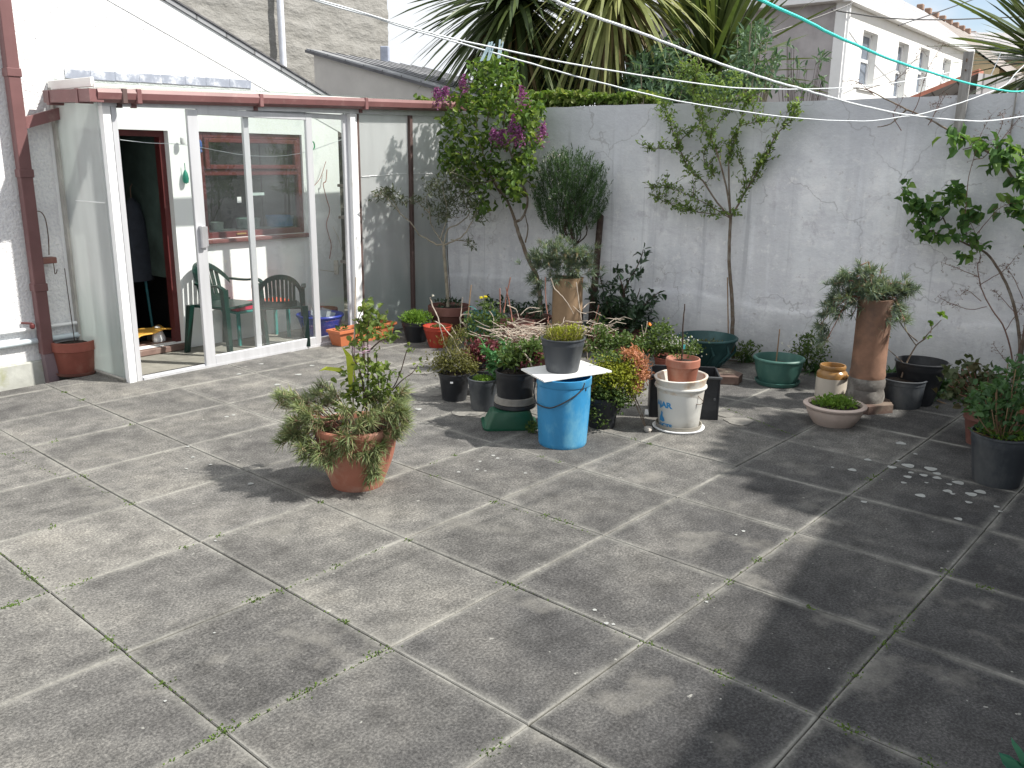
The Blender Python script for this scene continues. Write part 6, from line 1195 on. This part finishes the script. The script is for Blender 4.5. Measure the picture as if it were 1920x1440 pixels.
for i, b_ in enumerate(pb):
    Q = wbranch(m, d, b_, .0065 if i == 0 else .003, .0013, .22 + .03 * math.sin(i), .05, i, 5)
    for p in Q[len(Q) // 2:]:
        for _ in range(3):
            e = p + rng.normal(size=3) * .022; m.tube([p, e], .0008, 3); k = 3; leaves(sd__, np.tile(e, (k, 1)) + rng.normal(size=(k, 3)) * .004, rnd_dirs(k), .008, .006)
m.obj('twigs', plain('thin_brown_twig', (.16, .09, .07), .85, .3, 20), d['t'], True); sd__.obj('seed_heads', leafm('seed_brown', (.10, .06, .05), (.16, .10, .08), None, .1), d['t'])

# strap plant poking in at the bottom right corner
P = gp(1935, 1500); P[0] += .03; d = thing('strap_plant', 'blue-green pointed leaves poking into the bottom right corner of the view', 'strap-leaved plant', P); m = MB()
for (u, v) in [(1848, 1405), (1893, 1402), (1870, 1430), (1925, 1380), (1960, 1360), (1900, 1445), (1985, 1400)]:
    t_ = at(u, v, P[1] + .02 * random.random()) - P; blades(m, [(0, 0, 0.0)], [t_ + [0, 0, .05]], float(np.linalg.norm(t_)) * 1.1, .045, .10, seg=6)
k = 24; blades(m, rng.normal(size=(k, 3)) * [.04, .04, 0] + [.05, -.05, 0], rng.normal(size=(k, 3)) * [.3, .6, .2] + [.55, -.3, .8], .36, .04, .3, seg=6)
m.obj('leaves', LG['blueish'], d); m = MB(); m.lathe([(.05, -.005), (.05, .02), (0, .04)], 10); m.obj('crown', LG['blueish'], d)

# ------------------------------------------------------------------ plants beyond the wall
iv = MB(); Pn = []
for k in range(2300):
    u = 900 + 335 * random.random() if k > 300 else 775 + 110 * random.random(); s_ = 0.; q = wp(u, 196, -.05 - .2 * random.random()); 
    top = 1.99 + .035 * abs(mn.noise(Vector((q[0] * 2.5, 0, 5)))) + .02; Pn.append([q[0], q[1], (top + .05 + (.10 if u < 1100 else .05) * (random.random() - .5) + .10 * mn.noise(Vector((q[0] * 4, 1, 5)))) - (0. if u > 900 else .0)])
io = thing('ivy_hedge', 'ivy growing along the wall top from the lilac to the left of the apple tree', 'ivy', WA + [0, 0, 0]); io.location.z = 1.9
Pn = np.array(Pn) - np.array([WA[0], WA[1], 1.9]); leaves(iv, Pn, rnd_dirs(len(Pn), .5), .05, .042, droop=.2); iv.obj('foliage', leafm('ivy_leaf', (.05, .10, .02), (.14, .22, .045), (.48, .50, .20), .4), io)
m = MB()
for k in range(14): q = Pn[k * 150]; q2 = Pn[(k * 150 + 90) % 2300]; m.tube([q - [0, 0, .05], q2 - [0, 0, .04]] if np.linalg.norm(q - q2) < .6 else [q - [0, 0, .08], q], .004, 5)
m.obj('stems', bark, io)
def bush(label, blobs_, Y, mat, L_, W_, name='shrub', cat='shrub', foot=(0, 0), dj=.3, up=.4, stems=12, droop=.2, sr=1.):
    c = at(foot[0], foot[1], Y); c[2] = 0; d = dict(t=thing(name, label, cat, c), c=c, fz=0); m = MB(); st = MB(); st.tube([(0, 0, 0), (0, 0, 1.2)], .03 * sr, 7)
    for (u, v, rx, ry, k) in blobs_:
        P = np.array([atc(d, u + rng.normal() * rx * .55, v + rng.normal() * ry * .55, rng.normal() * dj) for _ in range(k)]); leaves(m, P, rnd_dirs(k, up), L_, W_, droop=droop)
        for p in P[::max(1, k // 6)]: st.tube([(0, 0, 1.15), (p[0] * .5, p[1] * .5, (1.2 + p[2]) / 2 - .05), p], [.012 * sr, .008 * sr, .004 * sr], 5)
    m.obj('foliage', mat, d['t']); st.obj('stems', barkp if 'silvery' in label else barkd, d['t']); return d
silv = leafm('silvery_green', (.04, .085, .05), (.09, .16, .095), (.22, .30, .20), .3)
bush('silvery-green bushy shrub beyond the wall under the yellowish palm', [(1215, 150, 34, 34, 520), (1250, 110, 26, 26, 260), (1190, 180, 26, 18, 220), (1240, 175, 30, 18, 300), (1290, 170, 30, 20, 260), (1200, 120, 16, 14, 80)], 9.1, silv, .10, .034, foot=(1220, 190))
bush('airy silvery-leaved shrub with white stems beyond the wall in front of the house', [(1400, 110, 26, 40, 300), (1420, 70, 22, 24, 130), (1380, 160, 34, 22, 320), (1430, 150, 24, 24, 140), (1455, 110, 12, 20, 40), (1345, 175, 22, 14, 140)], 8.6, silv, .085, .028, foot=(1400, 190))
bush('dark mass of foliage beyond the wall around the palm trunks', [(1000, 120, 70, 50, 560), (1080, 150, 60, 30, 460), (1120, 90, 40, 40, 220), (1150, 170, 70, 16, 340), (1280, 130, 50, 40, 260), (1340, 120, 40, 40, 200), (1030, 170, 60, 16, 260)], 10.3, LG['dark'], .10, .045, foot=(1090, 190), dj=.35)
bush('thin bluish shoots with drooping leaf rosettes above the wall beside the grey house', [(1540, 112, 7, 9, 22), (1542, 150, 6, 6, 10), (1495, 125, 12, 8, 14), (1470, 150, 18, 10, 24), (1510, 165, 24, 6, 26), (1480, 90, 6, 8, 8)], 8.2, silv, .075, .020, foot=(1500, 190), stems=6, sr=.35)
def cordyline(label, crown, Y, k, L_, W_, mat, up=.2, spread=1., droop=.45, lean=(0, 0), trunk=True, skirt=0, only=None):
    cw = at(crown[0], crown[1], Y); base = np.array([cw[0] + lean[0], cw[1] + lean[1], 0.]); t = thing('cordyline_palm', label, 'palm tree', base, 0, None)
    cl = cw - base; m = MB(); D = rnd_dirs(k, up) * [spread, spread, 1]; D[:, 2] += up * .3
    if only is not None: D = D[[only(x) for x in unit(D)]]
    kk = len(D); blades(m, cl + unit(D) * .05 + rng.normal(size=(kk, 3)) * .03, D, L_, W_, droop, seg=6); m.obj('crown', LG[mat], t)
    if skirt:
        m = MB(); D = rng.normal(size=(skirt, 3)) * [.45, .45, .15] - [0, 0, .8]; blades(m, cl + [0, 0, -.05] + rng.normal(size=(skirt, 3)) * .04, D, L_ * .8, W_ * .8, .2, seg=4); m.obj('dead_skirt', leafm('dead_palm_leaf', (.05, .035, .02), (.12, .09, .04), (.2, .15, .07), .1), t)
    m = MB(); m.tube([(0, 0, -.05), (cl[0] * .3, cl[1] * .3, cl[2] * .5), cl], [.09, .075, .06], 10); m.obj('trunk', barkd, t, True)
cordyline('dark spiky palm on the left, its fronds reaching down over the shed roof', (968, 0), 9.9, 400, 1.15, .050, 'palm', .05, 1, .30, (.3, .2), skirt=90)
cordyline('palm in the middle with pale yellowish arching fronds', (1150, -25), 9.5, 320, 1.0, .048, 'palmy', .0, 1, .55, (.15, .3), skirt=80)
cordyline('palm with upright dark green sword-like fronds just left of the grey house wall', (1335, 140), 9.8, 260, 1.2, .056, 'palm', 1.1, .62, .08, (0, .2), skirt=20)
cordyline('spiky dark palm whose fronds cut in over the wall at the far right', (1985, 120), 6.9, 230, .82, .046, 'palm', .3, 1, .15, (.1, .3))
# evergreen beyond the side wall (out of the picture, shades the yard)
shade = thing('evergreen_tree', 'broad evergreen tree standing outside the yard beyond the side wall on the right', 'tree', (4.75, 3.9, 0)); m = MB(); m.tube([(0, 0, -.1), (0, 0, 2.4)], [.1, .06], 8); m.obj('trunk', barkd, shade)
m = MB(); mound(m, (-.5, .15, 2.35), (.65, .95, .62), 5200, .15, .10, up=.2, fill=.0); mound(m, (0, -2.3, 2.45), (.45, 1.0, .30), 900, .10, .06, up=.2, fill=.0); m.obj('crown', LG['dark'], shade)

# ------------------------------------------------------------------ ropes, pegs and wires
def rope(label, px, Ya, Yb, r, mat, cat='clothes line', name='clothes_line', group=None):
    us = [p[0] for p in px]; Q = []
    for (u, v) in px:
        t = (u - us[0]) / (us[-1] - us[0]); iy = (1 - t) / Ya + t / Yb; Q.append(at(u, v, 1 / iy))
    c0 = Q[0].copy(); m = MB(); m.tube([q - c0 + rng.normal(size=3) * .0004 for q in smooth_path(Q, 5)], r * .9, 6); return tag(m.obj(name, mat, None, True, c0), label, cat, group)
rope('upper white clothes line, crossing in front of the palms to the grey house', [(560, -8), (620, 6), (725, 38), (800, 60), (848, 72), (994, 104), (1085, 122), (1200, 141), (1304, 156), (1387, 165), (1500, 167), (1600, 163), (1700, 152), (1795, 133)], 3.0, 6.1, .0036, ropew)
rope('lower sagging white clothes line, crossing the lilac and apple trees', [(545, -14), (620, 10), (700, 32), (760, 52), (898, 91), (1020, 126), (1098, 148), (1203, 174), (1260, 187), (1304, 195), (1400, 210), (1500, 222), (1620, 227), (1691, 219), (1722, 215), (1800, 193), (1855, 173), (1887, 158), (1904, 138), (1925, 118)], 3.2, 5.7, .0036, ropew)
rope('thick pale rope sloping from top centre down to the right', [(1015, -10), (1039, 0), (1114, 31), (1203, 62), (1283, 94), (1367, 125), (1450, 152), (1504, 167), (1562, 184), (1633, 202), (1704, 216), (1807, 226), (1860, 226), (1920, 218), (2000, 205)], 1.9, 4.8, .0035, ropew)
rope('turquoise clothes line sloping down to the right past the white house', [(1400, -12), (1425, 0), (1500, 34), (1580, 73), (1689, 118), (1804, 153), (1878, 169), (1920, 171), (2000, 165)], 2.0, 5.0, .0042, ropet)
for (u, v, tlt, lab, Y) in [(915, 96, .25, 'pale blue clothes peg on the white line before the lilac top', 3.62), (902, 97, .5, 'short white clothes peg at the lilac top', 3.6), (935, 92, .1, 'thin clear clothes peg nearest the middle palm', 3.68)]:
    p = at(u, v, Y); m = MB(); m.quadbox((-.005, -.006, -.035), (.007, 0, 0), (0, .009, 0), (tlt * .07, 0, .07)); m.quadbox((.002, -.004, -.033), (.005, 0, 0), (0, .007, 0), (tlt * .05 + .008, 0, .06)); tag(m.obj('clothes_peg', plain('pale_blue_peg', (.5, .66, .72), .4), None, False, p), lab, 'clothes peg')
rope('thin black cable sagging across the white house', [(1560, 18), (1593, 24), (1667, 34), (1755, 37), (1855, 34), (1920, 31), (2000, 26)], 17.5, 24, .016, blackp, 'cable', 'overhead_cable')
rope('thin black cable rising to the right above the distant tiled roof', [(1684, 48), (1755, 24), (1822, 0), (1850, -10)], 17, 22, .012, blackp, 'cable', 'overhead_cable')
rope('fine dark wire crossing the grey side wall of the right house', [(1420, 70), (1500, 44), (1580, 14), (1600, 4)], 16, 17.2, .010, blackp, 'cable', 'overhead_cable')
rope('white line tied to hook near the right palm', [(1858, 141), (1872, 110), (1876, 98)], 5.6, 5.6, .003, ropew, 'cord', 'cord')

# ------------------------------------------------------------------ inside the porch and the doorway
FZ = .018
def loc_w(x, y, z=FZ): return HA + hu * x + hn * y + np.array([0, 0, z])
chairb = plain('backlit_chair_plastic', (.003, .014, .011), .35, .15, 6, .03)  # same chair green, darkened to paint in its backlit side
def chair(label, x, y, rot, S_=.88, g_=chairg):
    t = thing('plastic_chair', label, 'chair', loc_w(x, y), HANG + rot, 'green plastic garden chairs in the porch')
    s = S_; m = MB(); vs = []; n_ = 14
    m.box((-.22 * s, -.22 * s, .41 * s), (.22 * s, .19 * s, .435 * s), bev=.012 * s); m.obj('seat', g_, t)
    bm_ = MB()                                                   # curved backrest with slots
    def bp(a, z, r_=.27): lean = (z - .43) * .22; return (r_ * s * math.sin(a) * (1 + (z - .43) * .15), (.19 - .27 + r_ * math.cos(a) + lean) * s, z * s)
    def strip(a0, a1, z0, z1, nz=6):
        for k in range(nz):
            za, zb_ = z0 + (z1(a0) - z0) * k / nz, z0 + (z1(a0) - z0) * (k + 1) / nz; zc_, zd = z0 + (z1(a1) - z0) * k / nz, z0 + (z1(a1) - z0) * (k + 1) / nz
            p = [bp(a0, za), bp(a1, zc_), bp(a1, zd), bp(a0, zb_)]; q = [bp(a0, za, .258), bp(a1, zc_, .258), bp(a1, zd, .258), bp(a0, zb_, .258)]; bm_.add(p + q, [(0, 1, 2, 3), (7, 6, 5, 4), (0, 4, 5, 1), (1, 5, 6, 2), (2, 6, 7, 3), (3, 7, 4, 0)])
    top = lambda a: .80 - .16 * (abs(a) / .95) ** 2.2
    for k in range(8): a0 = -.62 + k * .16; strip(a0, a0 + .115, .44, lambda a: top(a) - .05)
    for k in range(14):
        a0 = -.95 + k * 1.9 / 14; a1 = a0 + 1.9 / 14; zz = [top(a0) - .055, top(a1) - .055, top(a1), top(a0)]; p = [bp(a0, zz[0]), bp(a1, zz[1]), bp(a1, zz[2]), bp(a0, zz[3])]; q = [bp(a0, zz[0], .245), bp(a1, zz[1], .245), bp(a1, zz[2], .245), bp(a0, zz[3], .245)]; bm_.add(p + q, [(0, 1, 2, 3), (7, 6, 5, 4), (0, 4, 5, 1), (1, 5, 6, 2), (2, 6, 7, 3), (3, 7, 4, 0)])
    for k in range(10): a0 = -.70 + k * .14; strip(a0, a0 + .14, .43, lambda a: .50, 1)
    bm_.obj('backrest', g_, t)
    for sx in (-1, 1):
        m = MB(); Q = [np.array(bp(sx * .93, .63)), np.array((sx * .265, -.03, .62)) * s, np.array((sx * .275, -.16, .63)) * s, np.array((sx * .27, -.225, .60)) * s]; Q = smooth_path(Q)
        for i in range(len(Q) - 1): m.quadbox(Q[i] - [.022 * s, 0, .008 * s], (.044 * s, 0, 0), Q[i + 1] - Q[i] + [0, 0.0, 0], (0, 0, .018 * s))
        m.obj('armrest', g_, t)
        for (y0_, yb, zt) in ((-.215, -.25, .60), (.17, .24, .44)):
            m = MB(); w0, w1 = (.040, .028); a_ = np.array((sx * .245, y0_, zt)) * s; b_ = np.array((sx * .262, yb, 0)) * s
            vs = [a_ + np.array(q) * s for q in ((-w0, -.012, 0), (w0 * .6, -.012, 0), (w0 * .6, .03, 0), (-w0, .03, 0))] + [b_ + np.array(q) * s for q in ((-w1, -.01, 0), (w1 * .6, -.01, 0), (w1 * .6, .022, 0), (-w1, .022, 0))]
            m.add(vs, [(0, 1, 2, 3), (7, 6, 5, 4), (0, 4, 5, 1), (1, 5, 6, 2), (2, 6, 7, 3), (3, 7, 4, 0)]); m.obj('leg', g_, t)
    return t
chair('green plastic garden chair facing out of the porch, nearest the doorway', 1.06, .37, .30)
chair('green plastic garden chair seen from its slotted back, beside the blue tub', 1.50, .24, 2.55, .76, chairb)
tb = thing('small_table', 'low teal plastic table between the two green chairs', 'table', loc_w(1.45, .50), HANG); teal = plain('teal_plastic', (.02, .22, .20), .5)
m = MB(); m.box((-.28, -.11, .27), (.28, .11, .29), bev=.004); m.obj('table_top', teal, tb)
for sx in (-1, 1):
    for sy in (-1, 1): m = MB(); m.box((sx * .25 - .012, sy * .09 - .012, 0), (sx * .25 + .012, sy * .09 + .012, .269)); m.obj('leg', teal, tb)
m = MB(); m.box((-.26, -.10, 0), (.05, .09, .05), bev=.006); o = m.obj('box', plain('crimson_pink', (.62, .03, .09), .4), None, False, loc_w(1.45, .50, FZ + .291)); o.rotation_euler = (0, 0, HANG); tag(o, 'crimson flat box on the low teal table behind the chair', 'box')
m = MB(); m.box((.07, -.10, 0), (.27, .09, .045), bev=.006); o = m.obj('box', plain('red_orange', (.7, .12, .05), .4), None, False, loc_w(1.45, .50, FZ + .291)); o.rotation_euler = (0, 0, HANG); tag(o, 'red and cream box at the right end of the teal table', 'box')
d = make_pot('plastic_tub', 'deep blue plastic tub of empty food containers behind the right-hand glass', (592, 648, 626), (572, 660, 588), bluetub, 'tub', .7, 'tub', z=FZ, c=loc_w(1.93, .26), empty=True)
for k, (x, y, a_, lab) in enumerate([(-.04, .02, .3, 'clear plastic food container leaning to the left in the blue tub'), (.06, -.02, 1.1, 'clear plastic food container on the right of the blue tub'), (.01, .07, 2.2, 'clear plastic food container at the back of the blue tub')]):
    m = MB(); m.add([(-.05, -.035, 0), (.05, -.035, 0), (.05, .035, 0), (-.05, .035, 0), (-.062, -.045, .06), (.062, -.045, .06), (.062, .045, .06), (-.062, .045, .06)], [(0, 3, 2, 1), (0, 1, 5, 4), (1, 2, 6, 5), (2, 3, 7, 6), (3, 0, 4, 7)]); o = m.obj('food_container', MATS['clear_plastic'], None, False, d['c'] + [x, y, d['h'] * .82]); o.rotation_euler = (.4 * (k - 1), .3, a_); tag(o, lab, 'container')
make_pot('plant_pot', 'terracotta pot rim showing just behind the blue tub', (612, 650, 0), (608, 656, 577), terra2, 'terra', .8, 'plant pot', z=FZ, c=loc_w(2.18, .50))
# things on the inner wall
def hw(u, v, off=.03): q = hl(u, v, WY - off); return HA + hu * q[0] + hn * q[1] + np.array([0, 0, q[2]])
def hobj(mb, name, mat, u, v, label, cat, off=.03, smooth=True):
    o = mb.obj(name, mat, None, smooth, hw(u, v, off)); o.rotation_euler = (0, 0, HANG); return tag(o, label, cat)
m = MB(); m.tube([(.022 * math.cos(q), -.0, .035 * math.sin(q)) for q in np.linspace(0, 6.4, 22)], .006, 6); hobj(m, 'wall_ring', plain('green_ring', (.03, .28, .12), .5), 586, 273, 'small green ring hung on the inner porch wall right of the window', 'ring')
m = MB(); m.lathe([(.004, .0), (.018, -.03), (.024, -.07), (.02, -.10), (0, -.11)], 14); m.tube([(0, 0, 0), (0, 0, .05)], .003, 5); hobj(m, 'hanging_ornament', plain('green_ornament', (.03, .25, .18), .5), 347, 318, 'green bottle-shaped ornament hung on the white wall right of the doorway', 'ornament')
m = MB(); m.lathe([(.003, 0), (.012, -.02), (.014, -.06), (.006, -.075), (.014, -.09), (0, -.105)], 12); hobj(m, 'hanging_ornament', plain('blue_ornament', (.03, .10, .35), .4), 375, 262, 'tiny blue and white ornament hung at the window corner', 'ornament', .06)
m = MB(); m.lathe([(.0, .02), (.02, .0), (.022, -.04), (.016, -.05), (0, -.05)], 14); hobj(m, 'wall_lamp', white, 342, 258, 'small white fitting on the wall above the green ornament', 'wall fitting', .05)
m = MB(); Q = [hw(u, v, .04 + .01 * (i % 2)) - hw(613, 300) for i, (u, v) in enumerate([(613, 318), (611, 340), (606, 345), (612, 372), (618, 395), (612, 420), (616, 440), (621, 460), (618, 485)])]; m.tube(smooth_path(Q), .004, 5)
Q = [hw(u, v, .04) - hw(613, 300) for (u, v) in [(611, 303), (600, 335), (585, 350), (580, 340)]]; m.tube(smooth_path(Q), .003, 5); o = m.obj('cable', plain('pinkish_cable', (.35, .14, .11), .6), None, True, hw(613, 300)); tag(o, 'tangled pinkish cable hanging on the inner wall right of the window', 'cable')
m = MB(); m.tube([hw(u, v, .04) - hw(630, 480) for (u, v) in [(624, 425), (634, 445), (643, 475), (640, 495), (628, 510), (600, 506)]], .0035, 5); m.box((-.02, -.02, -.17), (.02, .0, -.04)); o = m.obj('socket_lead', plain('cream_cable', (.6, .57, .5), .5), None, False, hw(630, 480)); tag(o, 'cream lead curling to a long socket strip low on the inner wall', 'socket lead')
m = MB(); Q = [(225, 262), (280, 268), (350, 272), (470, 292), (560, 288), (640, 262)]; m.tube(smooth_path([(np.array(loc_w(hl(u, v, .3)[0], .3, hl(u, v, .3)[2])) - loc_w(.5, .3, 0)) for (u, v) in Q]), .0022, 5); o = m.obj('indoor_line', ropew, None, True, loc_w(.5, .3, 0)); tag(o, 'thin string line sagging across the inside of the porch', 'string')
m = MB(); m.box((-.02, -.002, -.025), (.02, .002, .025)); o = m.obj('paper_note', white, None, False, loc_w(hl(453, 375, .66)[0], WY + .045, hl(453, 375, .66)[2])); o.rotation_euler = (0, 0, HANG); tag(o, 'small white square note stuck on the window glass', 'note')
m = MB(); m.box((-.07, -.002, -.012), (.07, .002, .012)); o = m.obj('paper_note', plain('pale_note', (.5, .6, .58), .5), None, False, loc_w(hl(487, 364, .66)[0], WY + .045, hl(487, 364, .66)[2])); o.rotation_euler = (0, 0, HANG); tag(o, 'long pale strip stuck on the window glass', 'note')
zs = WIN[2] + .05
for (nm, mat, u0, u1, hh, lab) in [('blue_box', plain('bright_blue_box', (.03, .28, .75), .4), 512, 552, .10, 'bright blue container on the inside window ledge'), ('white_cup', white, 404, 424, .07, 'white cup at the left of the window ledge'), ('white_bowl', plain('frosted_white', (.5, .6, .6), .5), 455, 490, .09, 'pale bowl in the middle of the window ledge')]:
    x0, x1 = hl(u0, 430, WY + .14)[0], hl(u1, 430, WY + .14)[0]; r_ = (x1 - x0) / 2; m = MB(); m.lathe([(r_ * .8, 0), (r_, .01), (r_ * 1.02, hh * .7), (r_ * 1.08, hh * .72), (r_ * 1.08, hh), (r_ * .95, hh), (r_ * .9, hh * .5), (0, hh * .5)], 24); tag(m.obj(nm, mat, None, True, loc_w((x0 + x1) / 2, WY + .19, zs)), lab, nm.split('_')[1])
m = MB(); m.box((WIN[0] + .0, WY + .09, zs - .02), (WIN[1], WY + .30, zs - .001)); o = m.obj('ledge', white, house)
# doorway contents
cp_ = loc_w(.72, WY + .42, 1.10); t = thing('hanging_coat', 'dark coat hanging just inside the open doorway', 'coat', cp_, HANG); m = MB(); m.lathe([(.02, .12), (.07, .06), (.10, -.05), (.12, -.35), (.13, -.55), (.0, -.56)], 18, wob=.06, sy=.6); m.obj('cloth', plain('navy_cloth', (.02, .024, .035), .8), t, True); m = MB(); m.tube([(0, 0, .12), (0, 0, .20), (.02, 0, .23)], .004, 6); m.obj('hanger', wirem, t)
m = MB(); vs = []; nx = 10
for i in range(nx + 1):
    for j in range(7):
        a_ = i / nx; b_ = j / 6; vs.append((-.17 + .34 * a_, -.10 + .2 * b_, .05 + .045 * math.sin(a_ * 3.1) + .05 * (a_ ** 3) + .012 * math.sin(a_ * 9 + b_ * 5) - (.05 if a_ < .1 else 0)))
m.add(vs, [(i * 7 + j, (i + 1) * 7 + j, (i + 1) * 7 + j + 1, i * 7 + j + 1) for i in range(nx) for j in range(6)]); q = hl(283, 640, WY + .2); o = m.obj('yellow_bag', plain('mustard_cloth', (.75, .40, .07), .7, .15, 12), None, True, loc_w(q[0] - .02, WY + .22, .07)); o.rotation_euler = (0, 0, HANG); me_ = o.modifiers.new('thick', 'SOLIDIFY'); me_.thickness = .01; tag(o, 'mustard yellow bag slumped on the floor just inside the doorway', 'bag')
m = MB(); m.lathe([(.05, 0), (.055, .02), (.04, .07), (.02, .12), (0, .13)], 14, wob=.12); o = m.obj('white_cloth', white, None, True, loc_w(.72, WY + .20, .0695)); tag(o, 'crumpled white cloth at the right foot of the doorway', 'cloth')
t = thing('mop', 'mop with dark blue-green handle leaning inside the doorway', 'mop', loc_w(.76, WY + .34, .0605), HANG); m = MB(); m.tube([(0, 0, .05), (.0, .08, .75)], .011, 8); m.obj('handle', plain('dark_teal', (.01, .09, .11), .4), t, True); m = MB(); m.lathe([(.05, 0), (.045, .03), (.012, .06), (0, .06)], 12, wob=.1); m.obj('mop_head', plain('grey_mop', (.35, .35, .33), .9), t, True)
t = thing('dark_bin', 'dark green bin in the shadow inside the doorway', 'bin', loc_w(.60, WY + .60, .0605), HANG); m = MB(); m.lathe([(.10, 0), (.105, .01), (.13, .30), (.14, .31), (.14, .33), (.12, .33), (.10, .1), (0, .1)], 24); m.obj('body', plain('bin_green', (.01, .05, .035), .5), t, True); m = MB(); m.tube([(-.13, -.03, .3), (0, -.13, .26), (.13, -.03, .3)], .004, 6); m.obj('handle', blackp, t)
# cold frame slab of soil strip along the wall foot
m = MB(); m.add([(0, 0, 0), (6.2, 0, 0), (6.2, -.19, 0), (0, -.19, 0)], [(0, 3, 2, 1)]); o = m.obj('soil_strip', earth, None, False, WA - wu * .85 + [0, 0, -.02]); o.rotation_euler = (0, 0, WANG); struct(o)

for nm, gname in (('cordyline_palm', 'spiky palms around the yard'), ('strap_plant', 'strap-leaved clumps at the wall foot'), ('clothes_line', 'clothes lines across the yard'), ('clothes_peg', 'clothes pegs on the white line'), ('overhead_cable', 'thin cables near the white house'), ('food_container', 'clear containers in the blue tub'), ('chimney_pot_planter', 'planted clay chimney pots'), ('hanging_ornament', 'ornaments on the inner porch wall'), ('paper_note', 'notes on the porch window'), ('plant_pot', 'plant pots without real plants'), ('potted_plant', 'potted plants in the yard'), ('potted_cane', 'pots holding only a cane')):
    for o in S.objects:
        if o.parent is None and o.name.split('.')[0] == nm and 'group' not in o: o['group'] = gname
